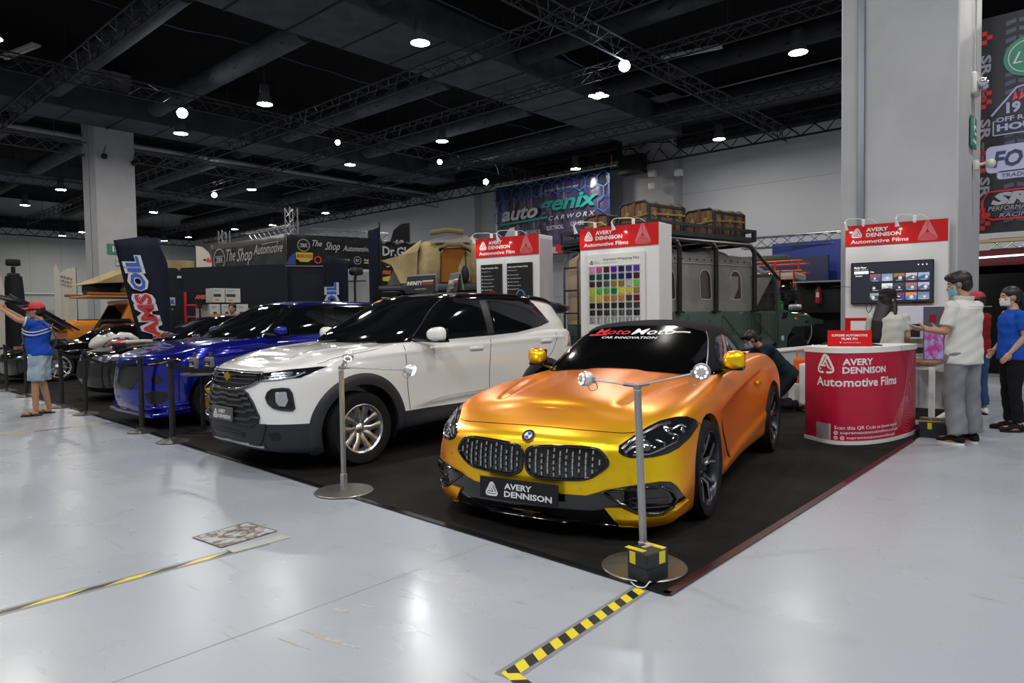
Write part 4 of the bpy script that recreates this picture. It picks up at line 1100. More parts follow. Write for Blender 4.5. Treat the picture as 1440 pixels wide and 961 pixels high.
# ------------------------------------------------------------------ lamps
WARM = (1., .945, .86)
def emis(name, col, s):
 m = mat(name, (.02, .02, .02), .5, emit=col, es=s); return m
lamp_e = emis('lamp diffuser', WARM, 290.)
flood_e = emis('flood diffuser', (.85, .93, 1.), 160.)
def build_lamps():
 root = thing('high_bay_lamp', '', 'ceiling lamp', (0, 0, 8.5), 0, 'high-bay lamps')
 smoked = mat('ribbed reflector', (.13, .135, .145), .35, .2, coat=.3)
 k = MB(); k.lathe([(.255, .0), (.24, .05), (.19, .18), (.155, .30), (.14, .36)], 28, cap=False)
 for i in range(28): a = 2 * pi * i / 28; k.tube([(.252 * cos(a), .252 * sin(a), .0), (.19 * cos(a), .19 * sin(a), .18), (.142 * cos(a), .142 * sin(a), .36)], .006, 4, False)
 k.obj('reflector', smoked, root, 60)
 MB().lathe([(0, .36), (.15, .36), (.16, .40), (.15, .62), (.10, .66), (0, .66)], 20).obj('driver_housing', truss_m, root)
 MB().tube([(0, 0, .66), (0, 0, 3.5)], .012, 6).obj('suspension_rod', truss_m, root)
 MB().lathe([(.0, .005), (.235, .005)], 24, cap=False).obj('diffuser', lamp_e, root, 0)
 vis = [(12., 13.7, 'second largest, high above the white crossover'), (11.8, 21.3, 'left of centre, over the bright floodlight'), (11.4, 26.9, 'close beside the left white floodlight'),
  (19.6, 6.7, 'nearest, beside the large right pillar'), (27., 12.4, 'above the stack of trunks, low over the long wall'), (19.2, 20.7, 'in the middle of the ceiling, over two small white floodlights'),
  (19.1, 26.9, 'left of the middle, at the second rectangular duct'), (27.4, 20., 'directly over the hanging hexagon banner'), (18.9, 35.8, 'right of the left pillar, highest there'),
  (11.7, 42.8, 'left of the left pillar, larger of the two there'), (11.7, 49.9, 'at the left edge, below the larger one beside the pillar'), (18.3, 47.7, 'just right of the left pillar, about half way down it'),
  (26.6, 40.4, 'over the script banner, right one'), (27.1, 48.3, 'over the script banner, left one'), (26.2, 52.5, 'near the corner of the far walls, right one'), (25.8, 60., 'near the corner, just left of the banner truss'),
  (17.9, 65.6, 'small, over the far wall, left of a pair'), (18.3, 62., 'small, over the far wall, right of a pair'), (25.4, 64.1, 'tiny one beside the left pillar by the far wall'), (4.4, 21.2, 'cut by the left edge of the photo'),
  (4.2, 56., 'at the very left edge, low over the far wall')]
 hid = [(4.4, 6.6), (4.4, 13.6), (4.4, -.4), (11.8, 6.6), (11.8, -.4), (19.4, -.4), (-3, 6.6), (-3, 13.6), (-3, -.4), (-3, 21.), (4.4, 28.), (4.4, 35.), (27, 5.5), (27, -1.), (-3, 35), (19, 56), (4.4, 44), (4.4,-8), (11.8,-8), (-3,-8)]  # unseen lamps carrying on the grid, added to light the car fronts
 first = True
 for i, q in enumerate(vis):
  r = root if first else dup(root); first = False
  r.location = (q[0], q[1], 8.5); r['label'] = 'round warm high-bay ceiling lamp, ' + q[2]
 for x, y in hid:
  r = dup(root); r.location = (x, y, 8.5); r['label'] = 'round warm high-bay ceiling lamp added unseen outside the picture, carrying on the grid'; r['group'] = 'added high-bay lamps outside the picture'
 t = thing('cluster_lamp', 'ceiling fitting of four small white lamps in a ring, over the rectangular duct', 'ceiling lamp', (18.7, 12.7, 8.45))
 MB().tube([(0, 0, .25), (0, 0, 3.55)], .012, 6).lathe([(0, .25), (.2, .22), (.24, .14), (0, .14)], 20).obj('canopy', truss_m, t)
 for i in range(4):
  a = pi / 4 + i * pi / 2
  MB().lathe([(0, 0), (.13, 0)], 16, c=(.2 * cos(a), .2 * sin(a), 0), cap=False).obj('diffuser', emis('cluster diffuser', (.95, .97, 1.), 160.), t, 0)
  MB().lathe([(.13, -.002), (.14, .06), (.10, .14)], 16, c=(.2 * cos(a), .2 * sin(a), 0), cap=False).obj('shade', truss_m, t)
 fl = [(17.4, 10.9, 'brightest one, right of centre', .16), (10.5, 24.6, 'on the left, beside a warm lamp', .17), (16.6, 24.2, 'small, left of the middle', .10), (22., 23.9, 'small, under a warm lamp in the middle', .11), (27., 25.7, 'small, at the hexagon banner corner', .14), (18.5, 39.4, 'greenish flat one right of the left pillar', .14)]
 added_floods = [(-2.5, 1.5), (.5, -3.5), (-4.5, 7.5), (4., -5.5)]  # unseen floodlights, added to brighten the fronts of the cars
 for x, y, l, r in fl + [(x, y, '', .24) for x, y in added_floods]:
  t = thing('floodlight', ('cool white floodlight on a ceiling truss, ' + l) if l else 'large white floodlight added unseen outside the picture to brighten the car fronts', 'floodlight', (x, y, 8.62), 0, 'white floodlights' if l else 'added floodlights outside the picture')
  d = (V((1, 1, 1.6)) - V((x, y, 8.6))) if l else (V((5, 4.5, .6)) - V((x, y, 8.6)))
  if l: d.z -= 3
  R = (-d).to_track_quat('Z', 'Y').to_matrix()
  MB().lathe([(r * 1.1, 0), (r * 1.15, .05), (r * .8, .16), (0, .18)], 16, R=R).obj('housing', truss_m, t)
  MB().lathe([(0, -.004), (r, -.004)], 16, R=R, cap=False).obj('diffuser', emis('added flood diffuser', (.93, .96, 1.), 240.) if not l else flood_e if r > .15 else emis('small flood diffuser', (.85, .93, 1.), 100.), t, 0)
  MB().tube([(0, 0, .15), (0, 0, .4)], .02, 6).obj('bracket', truss_m, t)
# ------------------------------------------------------------------ things lying on the floor
carpet_m = bump(noise_mix(mat('black carpet', (.012, .012, .013), .95), (.010, .0095, .0095), (.017, .016, .0155), 1.3, sock='Base Color'), 700, .5, .002)
tape_y = mat('yellow tape', (.75, .62, .02), .35); tape_b = mat('black tape', (.012, .012, .012), .35); duct_tape = mat('grey cloth tape', (.22, .22, .235), .35)
def hazard(name, label, p0, p1, w, under=None, step=.11, z=.002, lean=.5, ym=None):
 p0, p1 = V((*p0, 0)), V((*p1, 0)); d = p1 - p0; L = d.length; u = d / L; s = V((-u.y, u.x, 0))
 k = MB(); n = int(L / step)
 for i in range(n + 1):
  for j in (0, 1):
   a, b = (i + j * .5) * step, (i + j * .5 + .5) * step
   a2, b2 = a + w * lean, b + w * lean
   a, b, a2, b2 = [max(0, min(L, q)) for q in (a, b, a2, b2)]
   if b - a < 1e-4 and b2 - a2 < 1e-4: continue
   k.mi = j
   P = [p0 + u * a - s * w / 2, p0 + u * b - s * w / 2, p0 + u * b2 + s * w / 2, p0 + u * a2 + s * w / 2]
   k.add([(q.x, q.y, z) for q in P] + [(q.x, q.y, 0) for q in P], [(0, 1, 2, 3), (7, 6, 5, 4), (0, 4, 5, 1), (1, 5, 6, 2), (2, 6, 7, 3), (3, 7, 4, 0)])
 o = k.obj(name, [ym or tape_y, tape_b], None, 0); tag(o, label, 'tape')
 if under:
  m = MB(); c = (p0 + p1) / 2; m.box((c.x, c.y, z * .3), (L + .03, under, z * .5), rz=atan2(u.y, u.x)); m.obj('backing_tape', duct_tape, o, 0)
 return o
def build_floor_things():
 P = [(2.95, 1.62), (3.01, 3.2), (3.07, 4.9), (3.17, 7.5), (3.30, 9.6), (3.42, 12.5), (3.5, 17), (3.6, 30), (11.2, 30), (11.2, 1.60), (8.13, 1.585), (5.5, 1.60)]
 tag(MB().prism(P, 0, .006).obj('display_carpet', carpet_m, None, 0), 'large black carpet under all the display cars', 'carpet')
 k = MB(); Q = P[:7]
 for i in range(len(Q) - 1):
  a, b = V((*Q[i], 0)), V((*Q[i + 1], 0)); d = b - a; k.box(((a + b) / 2 + V((.01, 0, .008))), (d.length, .05, .003), rz=atan2(d.y, d.x))
 Q = [(2.95, 1.62), (5.5, 1.60), (8.13, 1.585)]
 tag(k.obj('edge_tape', mat('glossy black tape', (.012, .012, .013), .15), None, 0), 'shiny black tape along the front edge of the carpet', 'tape')
 k = MB()
 for i in range(2):
  a, b = V((*Q[i], 0)), V((*Q[i + 1], 0)); d = b - a; k.box(((a + b) / 2 + V((0, .01, .008))), (d.length, .05, .003), rz=atan2(d.y, d.x))
 tag(k.obj('edge_tape', mat('dark red tape', (.04, .008, .012), .3), None, 0), 'dark reddish tape along the right edge of the carpet', 'tape')
 hazard('hazard_tape', 'worn yellow and black tape running left from the floor hatch', (-.6, 4.02), (2.08, 3.90), .036, .085, .36, lean=3.2)
 hazard('hazard_tape', 'yellow and black tape from the counterweight box towards the camera', (2.95, 1.765), (1.89, 1.73), .058, .10, .115, lean=.6)
 hazard('hazard_tape', 'short yellow and black tape turning right at the bottom edge of the photo', (1.915, 1.745), (1.80, 1.30), .055, None, .115, .0025, lean=.6)
 hazard('hazard_tape', 'thin yellow tape on the floor by the man in flip-flops', (1.2, 10.33), (3.29, 10.16), .03, .08, .8, lean=.2)
 t = thing('floor_hatch', 'worn square service hatch in the floor with flaking paint', 'hatch', (2.05, 4.12, 0))
 worn = noise_mix(mat('flaking paint', (.3, .3, .28), .5), (.16, .12, .09), (.42, .43, .44), 9, .42, .52, 8, dist=1.5)
 c = [(-.21, .24), (.17, .27), (.20, -.06), (-.18, -.09)]
 MB().prism(c[::-1], 0, .004).obj('cover', worn, t, 0)
 k = MB(); stroke(k, circ(0, .09, .075, 24), .01, lambda a, b: (a, b, .0055), True); stroke(k, c, .012, lambda a, b: (a, b, .005), True); k.obj('rim', mat('rusty steel', (.10, .08, .07), .6), t, 0)
 MB().box((.0, -.20, .003), (.36, .09, .006), rz=-.03).obj('strip', mat('pale worn strip', (.42, .43, .40), .5), t, 0)
 t2 = MB().prism([(2.4 + .06 * cos(a) * (1 + .3 * sin(3 * a)), 2.4 + .02 * sin(a)) for a in [k * .5 for k in range(12)]], 0, .0012)
 sc = noise_mix(mat('bare concrete scrape', (.40, .30, .23), .6), (.42, .33, .26), (.40, .42, .46), 30, .45, .55, 4)
 random.seed(3)
 for i, (x, y, L, w, a, lab) in enumerate(((1.62, 2.52, .34, .022, 1.75, 'long tan scrape of bare concrete left of the diagonal tape'), (1.93, 2.66, .09, .018, 1.8, 'short tan scrape of bare concrete beyond the long one'), (2.12, 2.60, .09, .015, 1.8, 'tan floor scrape nearest to the gold roadster'), (1.82, 2.72, .08, .03, 1.9, 'blotchy tan floor scrape beside the lamp reflection'), (1.5, 2.60, .2, .012, 1.75, 'thin tan floor scrape parallel to the long one'))):
  k = MB(); pts = []
  n = 26
  for j in range(n):
   t = 2 * pi * j / n; r = 1 + random.uniform(-.6, .5)
   pts.append((L / 2 * cos(t) * (1 + random.uniform(-.1, .1)), w / 2 * sin(t) * r))
  R = Matrix.Translation((x, y, 0)) @ Matrix.Rotation(a, 4, 'Z')
  k.prism(pts, 0, .0008, R); tag(k.obj('floor_scrape', sc, None, 0), lab, 'scrape', 'floor scrapes')
 k = MB(); stroke(k, [(-6, 2.9), (0, 2.86), (2.95, 2.83)], .006, lambda a, b: (a, b, .0006)); structure(k.obj('trim_6', mat('floor joint', (.25, .27, .30), .6), None, 0))
 def box(loc, rz, label, s=(.16, .14, .155)):
  t = thing('counterweight', label, 'box', loc, rz)
  b = MB().bbox((0, 0, s[2] / 2), s, .006, 1).obj('case', mat('dark painted box', (.016, .02, .02), .4), t)
  MB().box((0, 0, s[2] * .5), (s[0] + .002, s[1] + .002, .003)).obj('seam', black, t)
  k = MB(); k.mi = 0
  for sx in (-1, 1):
   k.box((sx * s[0] * .36, 0 if sx > 0 else .03, s[2] + .001), (.035, s[1] * .82, .002), rz=.12)
  k.box((-s[0] / 2 - .001, .03, s[2] * .75), (.002, .04, s[2] * .4)).box((.03, -s[1] / 2 - .001, s[2] * .78), (.045, .002, s[2] * .4))
  k.obj('warning_tape', tape_y, t)
  MB().box((.02, .02, s[2] + .002), (.07, .025, .003)).obj('label', mat('label', (.5, .4, .4), .5), t)
  return t
 box((3.06, 1.80, .012), rad(-12), 'black counterweight box with yellow tape on the foot of the right lamp stand')
 b = box((8.62, 1.50, 0), rad(10), 'dark low counterweight box on the floor beside the red counter', (.42, .26, .17))
 tag(MB().tube(spline([(3.0, 1.745, .02), (2.965, 1.735, .035), (2.94, 1.75, .012), (2.93, 1.79, .010), (2.96, 1.84, .010)], 6), .0035, 6).obj('power_cable', white_p), 'short white cable at the counterweight box', 'cable')
 k = MB(); P = [(8.75, 1.45), (9.3, 1.42), (10.0, 1.50), (10.9, 1.55)]
 for i in range(3):
  a, b_ = V((*P[i], 0)), V((*P[i + 1], 0)); d = b_ - a; k.box(((a + b_) / 2 + V((0, 0, .012))), (d.length + .02, .07, .006), rz=atan2(d.y, d.x))
 tag(k.obj('cable_cover', mat('silver tape', (.4, .4, .44), .2, .6), None, 0), 'shiny taped cable strip from the low box to the screen stand', 'cable cover')
# ------------------------------------------------------------------ lamp stands
def build_stands():
 polem = mat('extruded aluminium', (.50, .50, .51), .35, .8); base_m = mat('spun steel base', (.42, .41, .40), .32, .9)
 def head(parent, p, d, lit):
  """round lamp head at p pointing along d"""
  d = V(d).normalized(); R = d.to_track_quat('Z', 'Y').to_matrix()
  h = MB().lathe([(0, -.055), (.022, -.05), (.038, -.03), (.044, .0), (.042, .012)], 28, c=p, R=R, cap=False).obj('lamp_head', mat('chromed reflector', (.80, .80, .82), .38, .6), parent, 60)
  MB().lathe([(0, .030), (.022, .026), (.034, .018), (.041, .004)], 24, c=p, R=R, cap=False).obj('lens', emis('lit lens', (.9, .95, 1.), 380.) if lit else mat('lens', (.62, .62, .64), .2, .3), h, 0)
  k = MB()
  for i in range(8):
   a = i * pi / 4; q = V(p) + R @ V((.026 * cos(a), .026 * sin(a), .022)); k.lathe([(0, .005), (.008, .0)], 8, c=q, R=R)
  k.obj('diodes', emis('diode', (1, .95, .85), 4.) if not lit else emis('lit diode', (1, 1, 1), 200.), h)
  return h
 def stand(loc, rz, arms, label, gr, lean):
  t = thing('lamp_stand', label, 'lamp stand', loc, rz, gr)
  MB().lathe([(0, 0), (.225, 0), (.23, .003), (.225, .008), (.05, .013), (0, .013)], 56).obj('base', base_m, t)
  k = MB(); k.bbox((0, 0, .49), (.030, .030, .94), .003, 1)
  for s in (-1, 1):
   for a in (-.009, .009): k.box((a, s * .0155, .49), (.004, .003, .94)).box((s * .0155, a, .49), (.003, .004, .94))
  sh = lambda m: m.__setattr__('v', [(x + lean[0] * z, y + lean[1] * z, z) for x, y, z in m.v]) or m
  sh(k).obj('pole', polem, t)
  sh(MB().bbox((0, 0, .075), (.042, .042, .13), .004, 1)).obj('foot_sleeve', polem, t)
  q0 = V((lean[0], lean[1], 1.)) * .985
  k = MB().bbox((q0.x, q0.y, .98), (.036, .034, .03), .004, 1)
  for d in arms:
   e = V(d[0]); q = q0; u = (e - q).normalized()
   k.tube([q, q + u * .075], .011, 4)
  k.obj('top_bracket', alu, t)
  for j, (e, dd, lit) in enumerate(arms):
   e = V(e); q = q0; u = (e - q).normalized()
   MB().tube([q + u * .05, e - u * .02], .0055, 8).obj('arm', polem, t)
   b = MB().bbox(e - u * .02, (.03, .012, .035), .003, 1); b.tube(spline([e - u * .03, e - u * .04 + V((0, 0, -.045)), e + V((0, 0, -.06)), e + u * .01 + V((0, 0, -.03))], 5), .003, 5); b.obj('arm_joint', polem, t)
   head(t, e + u * .03, dd, lit)
  return t
 stand((3.2, 1.905, .006), 0, [((-.12, .26, 1.015), (-.75, .40, .05), False), ((-.02, -.32, 1.07), (-.9, -.35, -.05), False)], 'aluminium lamp stand in front of the gold roadster with two round heads', 'lamp stands', (-.020, .023))
 stand((3.116, 4.569, .006), 0, [((.02, -.04, 1.045), (-.3, -.3, -.4), False), ((.26, -.50, .965), (.6, -.45, -.35), True)], 'aluminium lamp stand in front of the white crossover, one head shining', 'lamp stands', (0, 0))
 t = thing('bar_table', 'small round black bar table between the white and blue cars', 'table', (3.72, 8.40, .006))
 MB().lathe([(0, 0), (.20, 0), (.20, .012), (.03, .02), (0, .02)], 32).obj('base', black, t)
 MB().cyl((0, 0, .02), (0, 0, .70), .028).obj('column', black, t)
 MB().lathe([(0, .70), (.24, .70), (.245, .71), (.24, .725), (0, .725)], 40).obj('tabletop', mat('dark top', (.05, .05, .052), .4), t)
 for x, y, l in ((3.66, 8.48, 'left'), (3.80, 8.36, 'right')):
  b = thing('oil_bottle', 'grey oil bottle on the round bar table, the %s one' % l, 'bottle', (x, y, .731), rad(200), 'oil bottles on the bar table')
  MB().bbox((0, 0, .095), (.07, .11, .19), .02, 3).obj('bottle', mat('grey bottle', (.16, .16, .17), .4), b)
  MB().cyl((0, .02, .18), (0, .02, .25), .020).obj('cap', mat('dark cap', (.05, .05, .055), .4), b)
  MB().box((.036, 0, .09), (.002, .085, .10)).box((-.036, 0, .09), (.002, .085, .10)).obj('label', mat('black label', (.02, .02, .03), .3), b)
  k = MB(); f = lambda u, v: (.0375, u, v); put_text(k, 'OIL', -.03, .10, .02, f=f); k.box((.0375, 0, .085), (.001, .07, .01)); k.obj('label_print', white_ink, b, 0)
# ------------------------------------------------------------------ stanchions
def build_stanchions():
 S = [(3.19, 7.99, 'nearest to the white crossover'), (3.24, 9.02, 'second from the white crossover, before the blue car'), (3.34, 11.45, 'left of the blue car, before the black engine bay'), (3.38, 12.73, 'between the man in flip-flops and the engine bay'), (3.46, 15.15, 'behind the legs of the man in flip-flops'), (3.5, 16.78, 'second from the left edge of the photo'), (3.55, 18.6, 'cut by the left edge of the photo')]
 root = thing('stanchion', '', 'stanchion', (0, 0, 0), 0, 'black belt stanchions')
 MB().lathe([(0, 0), (.17, 0), (.175, .008), (.15, .022), (.05, .045), (.035, .06), (0, .06)], 40).obj('base', mat('black cast base', (.03, .028, .027), .4), root)
 MB().cyl((0, 0, .05), (0, 0, .86), .031, n=24).obj('post', mat('black post', (.010, .010, .011), .45), root)
 MB().lathe([(.0315, .84), (.036, .845), (.036, .93), (.032, .94), (0, .94)], 24).box((.0, .035, .89), (.03, .02, .06)).box((.0, -.035, .89), (.03, .02, .06)).obj('belt_head', black, root)
 k = MB(); k.box((-.0365, 0, .875), (.004, .028, .028)); k.obj('sticker', mat('sticker', (.30, .30, .42), .5), root)
 for i, (x, y, l) in enumerate(S):
  r = root if i == 0 else dup(root)
  r.location = (x, y, 0); r['label'] = 'black belt stanchion, ' + l
 belt = mat('black webbing', (.012, .012, .013), .7)
 E = S + []
 def strap(a, b, lab, sag=.05):
  k = MB(); n = 14; vs = []
  for i in range(n + 1):
   t = i / n; x, y = a[0] + (b[0] - a[0]) * t, a[1] + (b[1] - a[1]) * t; z = .885 - sag * 4 * t * (1 - t)
   for dz in (-.024, .024):
    for dx in (-.0012, .0012): vs.append((x + dx, y, z + dz))
  for i in range(n):
   o = 4 * i
   for q in ((0, 1, 5, 4), (2, 6, 7, 3), (0, 4, 6, 2), (1, 3, 7, 5)): k.add([], [])
   k.f += [(o, o + 1, o + 5, o + 4), (o + 2, o + 6, o + 7, o + 3), (o, o + 4, o + 6, o + 2), (o + 1, o + 3, o + 7, o + 5)]; k.m += [0] * 4
  k.v = vs
  tag(k.obj('barrier_belt', belt, None, 0), lab, 'belt', 'barrier belts')
 strap((3.19, 7.95), (3.24, 6.9), 'black barrier belt running right from the nearest stanchion behind the white bonnet')
 strap(S[2], S[1], 'black barrier belt across the front of the black car and the blue car', .10)
 strap(S[3], S[2], 'black barrier belt between the third and fourth stanchions')
 strap(S[4], S[3], 'black barrier belt behind the man in flip-flops')
 strap(S[5], S[4], 'black barrier belt left of the man in flip-flops')
 strap(S[6], S[5], 'black barrier belt at the left edge of the photo')
# ------------------------------------------------------------------ display stands
red_panel = mat('red gloss panel', (.60, .008, .010), .18, coat=.5)
red_wrap = mat('red counter wrap', (.46, .006, .040), .38)
pink_line = mat('pale red print', (.80, .30, .34), .35)
def header_print(t, f, w, z0, h, film):
 k = MB()
 triangle_logo(k, -w / 2 + .055 * w, z0 + .40 * h, .50 * h, f, .10)
 put_text(k, 'AVERY', -w / 2 + .215 * w, z0 + .66 * h, .18 * h, .22 * w, bold=.03, f=f)
 put_text(k, 'DENNISON', -w / 2 + .215 * w, z0 + .41 * h, .18 * h, .345 * w, bold=.03, f=f)
 put_text(k, 'Automotive ' + film, -w / 2 + .055 * w, z0 + .12 * h, .18 * h, .58 * w, bold=.02, f=f)
 k.obj('lettering', white_ink, t, 0)
 k = MB(); cx, cz = .31 * w, z0 + .50 * h
 tri = rounded([(cx - .42 * h, cz - .42 * h), (cx + .46 * h, cz - .42 * h), (cx + .0 * h, cz + .60 * h)], .22 * h, 6)
 for i in range(9):
  s = 1 - i * .095
  stroke(k, [(cx + (x - cx) * s, cz + (y - cz) * s) for x, y in tri], .004, f, True)
 k.obj('line_print', pink_line, t, 0)
def clip_lamp(loc, rz, label, lit=True):
 t = thing('clip_lamp', label, 'clip lamp', loc, rz, 'white clip lamps on the display stands'); t.scale = (.85, .8, .8)
 wp = mat('white clip plastic', (.75, .75, .76), .3)
 MB().bbox((.0, 0, .02), (.05, .055, .14), .02, 3).obj('clip', wp, t)
 P = spline([(.0, 0, .08), (.0, -.05, .10), (.10, -.14, .10), (.24, -.22, .08), (.30, -.25, .02)], 6)
 MB().tube(P, .006, 8).obj('gooseneck', wp, t)
 P2 = spline([(.0, 0, .07), (-.02, .10, .09), (-.06, .2, .02)], 5); MB().tube(P2, .004, 5).obj('cord', wp, t)
 R = V((.35, -.1, .9)).to_track_quat('Z', 'Y').to_matrix()
 MB().lathe([(.012, .0), (.028, -.10), (.036, -.14), (.030, -.14)], 16, c=P[-1], R=R, cap=False).obj('shade', wp, t)
 MB().lathe([(0, -.12), (.026, -.12)], 12, c=P[-1], R=R, cap=False).obj('bulb', emis('clip bulb', (1, .95, .88), 95. if lit else 12.), t, 0)
 return t
def stand_panel(loc, rz, w, d, label, film):
 t = thing('display_stand', label, 'display stand', loc, rad(rz), 'white stands with red headers')
 MB().bbox((-d / 2, 0, 1.305), (d, w, 2.61), .004, 1).obj('panel', blank_w, t)
 MB().box((.006, 0, 2.46), (.012, w, .30)).obj('header', red_panel, t)
 f = lambda u, v: (.0135, u, v)
 header_print(t, f, w, 2.31, .30, film)
 return t
def build_booth():
 t = stand_panel((7.985, 7.175, 0), 188.3, 1.18, .42, 'white display stand with red header and two black film posters, behind the white car roof', 'Film')
 for u0, u1, tt, col, lab in ((-.48, -.08, 'Paint Protection Film', (.5, .02, .03), 'l'), (.02, .48, 'Automotive Window Films', (.15, .55, .75), 'r')):
  p = MB().bbox((.02, (u0 + u1) / 2, 1.72), (.03, u1 - u0, .94), .003, 1).obj('poster', mat('poster black', (.014, .014, .016), .3), t)
  f = lambda u, v: (.0365, u, v)
  k = MB(); put_text(k, tt, u0 + .02, 2.12, .026, (u1 - u0) * .8, bold=.02, f=f); put_text(k, 'Protect your car', u0 + .02, 2.07, .018, .17, f=f)
  for i in range(5):
   put_text(k, ('High gloss finish', 'Self healing surface', 'Stain resistant', 'Easy to clean', 'Long durability')[i], u0 + .06, 2.00 - i * .055, .017, .16 + .04 * (i % 2), f=f)
   k.box((.037, u0 + .03, 2.008 - i * .055), (.001, .014, .018))
  k.obj('poster_print', white_ink, p, 0)
  k = MB(); c = (u0 + u1) / 2 + .02
  arc = [(c + .085 * cos(a) * 1.1, 1.60 + .17 * sin(a)) for a in [pi * j / 16 for j in range(17)]]
  stroke(k, arc, .009, f); k.obj('arc_print', mat('arc ' + lab, col, .4, emit=None), p, 0)
  k = MB()
  body = [(-.14, 0), (-.15, .05), (-.10, .07), (-.06, .115), (.06, .115), (.10, .07), (.15, .05), (.14, 0)]
  fill(k, [(c + x, 1.50 + y) for x, y in body], f)
  k.obj('car_print', mat('car print ' + lab, (.35, .20, .05) if lab == 'r' else (.10, .02, .02), .4), p, 0)
  f2 = lambda u, v: (.0372, u, v)
  k = MB(); fill(k, [(c - .05, 1.575), (c + .05, 1.575), (c + .04, 1.607), (c - .04, 1.607)], f2); fill(k, circ(c - .1, 1.53, .018, 10), f2); fill(k, circ(c + .1, 1.53, .018, 10), f2)
  k.obj('car_highlight', mat('pale print', (.55, .5, .55), .4), p, 0)
 MB().box((-.42 * .5, .592, 1.3), (.38, .004, 2.5)).box((-.42 * .5, -.592, 1.3), (.38, .004, 2.5)).obj('side_skin', mat('side grey', (.48, .48, .50), .5), t)
 t = stand_panel((8.17, 5.245, 0), 184.7, 1.23, .42, 'white display stand with red header and a board of coloured film swatches', 'Films')
 b = MB().bbox((.02, -.03, 1.62), (.03, .90, 1.22), .004, 1).obj('swatch_board', mat('board white', (.72, .72, .70), .4), t)
 f = lambda u, v: (.0365, u, v)
 k = MB(); put_text(k, 'Supreme Wrapping Film', -.22, 2.135, .034, .56, bold=.015, f=f); triangle_logo(k, -.44, 2.085, .065, f, .10); put_text(k, 'AVERY', -.365, 2.115, .014, .06, f=f); put_text(k, 'DENNISON', -.365, 2.095, .014, .09, f=f); put_text(k, 'Inspire your drive', -.22, 2.095, .016, .22, f=f)
 k.obj('board_print', mat('grey print', (.08, .08, .09), .5), b, 0)
 cols = [[(.72, .30, .62), (.55, .10, .28), (.09, .015, .03), (.10, .01, .42), (.02, .02, .06), (.07, .04, .28), (.12, .05, .42)],
   [(.01, .05, .06), (.01, .09, .09), (.01, .05, .12), (.01, .04, .10), (.01, .02, .16), (.01, .02, .14), (.09, .02, .02)],
   [(.07, .02, .02), (.06, .03, .03), (.10, .09, .07), (.30, .22, .02), (.28, .20, .02), (.48, .62, .42), (.20, .60, .08)],
   [(.42, .62, .03), (.10, .52, .02), (.08, .40, .05), (.0, .22, .05), (.75, .70, .03), (.80, .58, .02), (.35, .25, .06)],
   [(.50, .40, .03), (.75, .45, .02), (.55, .20, .02), (.45, .22, .04), (.50, .24, .05), (.08, .05, .035), (.18, .01, .015)],
   [(.012, .014, .018), (.03, .03, .035), (.025, .028, .032), (.02, .02, .025), (.015, .015, .018), (.05, .055, .07), (.05, .05, .055)],
   [(.04, .04, .045), (.04, .04, .05), (.06, .06, .065), (.15, .15, .16), (.12, .14, .15), (.10, .10, .12), (.02, .03, .045)],
   [(.42, .42, .45), (.45, .45, .46), (.42, .44, .48), (.45, .46, .50), (.45, .47, .50), (.38, .42, .55), (.66, .67, .66)]]
 for r in range(8):
  for c in range(7):
   y, z = -.40 + c * .1165, 2.005 - r * .1015
   m = mat('swatch %d %d' % (r, c), cols[r][c], .22, .35 if r < 6 else .6)
   k = MB(); n = 6; vs = []
   for j in range(n + 1):
    a = -1 + 2 * j / n
    for zz in (-.038, .038): vs.append((.037 + .018 * (1 - a * a), y + a * .046, z + zz))
   k.add(vs, [(2 * j, 2 * j + 1, 2 * j + 3, 2 * j + 2) for j in range(n)] + [tuple(range(0, 2 * n + 2, 2)), tuple(range(2 * n + 1, 0, -2))])
   k.obj('swatch', m, b, 40)
 k = MB()
 for r in range(9): k.box((.038, -.05, 2.058 - r * .1015), (.012, .84, .006))
 for c in range(8): k.box((.038, -.458 + c * .1165, 1.65), (.012, .006, .83))
 k.obj('swatch_frame', mat('board white', (.72, .72, .70), .4), b)
 MB().box((-.21, -.617, 1.3), (.40, .004, 2.55)).obj('side_skin', mat('side lilac', (.50, .51, .60), .5), t)
 t = stand_panel((10.835, 2.37, 0), 185.9, 1.27, .34, 'white display stand with red header carrying a wall-mounted screen, before the right pillar', 'Films')
 s = MB().box((.004, 0, 1.105), (.010, 1.27, .33)).obj('red_band', red_panel, t)
 f = lambda u, v: (.0105, u, v)
 k = MB(); fill(k, rrect(-.56, .985, -.35, 1.225, .01), f)
 for i in range(3): fill(k, circ(-.26, 1.19 - i * .085, .03, 16), f); put_text(k, 'supremefilmsph', -.21, 1.18 - i * .085, .022, .3, f=f)
 k.obj('band_print', white_ink, s, 0)
 tv = thing('television', 'flat screen television showing a media player menu, on the right display stand', 'television', (10.835 - .045, 2.40, 1.765), rad(185.9))
 MB().bbox((0, 0, 0), (.05, 1.03, .60), .006, 1).obj('cabinet', gloss_black, tv)
 sc = MB().box((.026, 0, .004), (.002, 1.00, .565)).obj('screen', emis('screen ground', (.0015, .004, .016), 1.), tv, 0)
 f = lambda u, v: (.0285, u, v)
 def E(n, c, s=1.): return emis('screen ' + n, c, s)
 k = MB(); fill(k, rrect(-.47, .135, -.285, .175, .006), f); put_text(k, 'Media Player', -.47, .215, .025, .16, bold=.02, f=f); put_text(k, 'USB drive', -.47, .19, .012, .18, f=f); put_text(k, 'Samples', -.455, .10, .018, .09, bold=.02, f=f); put_text(k, 'Files', -.26, .15, .018, .045, bold=.02, f=f)
 for x in (.33, .38, .43): fill(k, circ(x, .235, .009, 8), f)
 k.obj('menu_print', E('white', (1, 1, 1), 1.1), sc, 0)
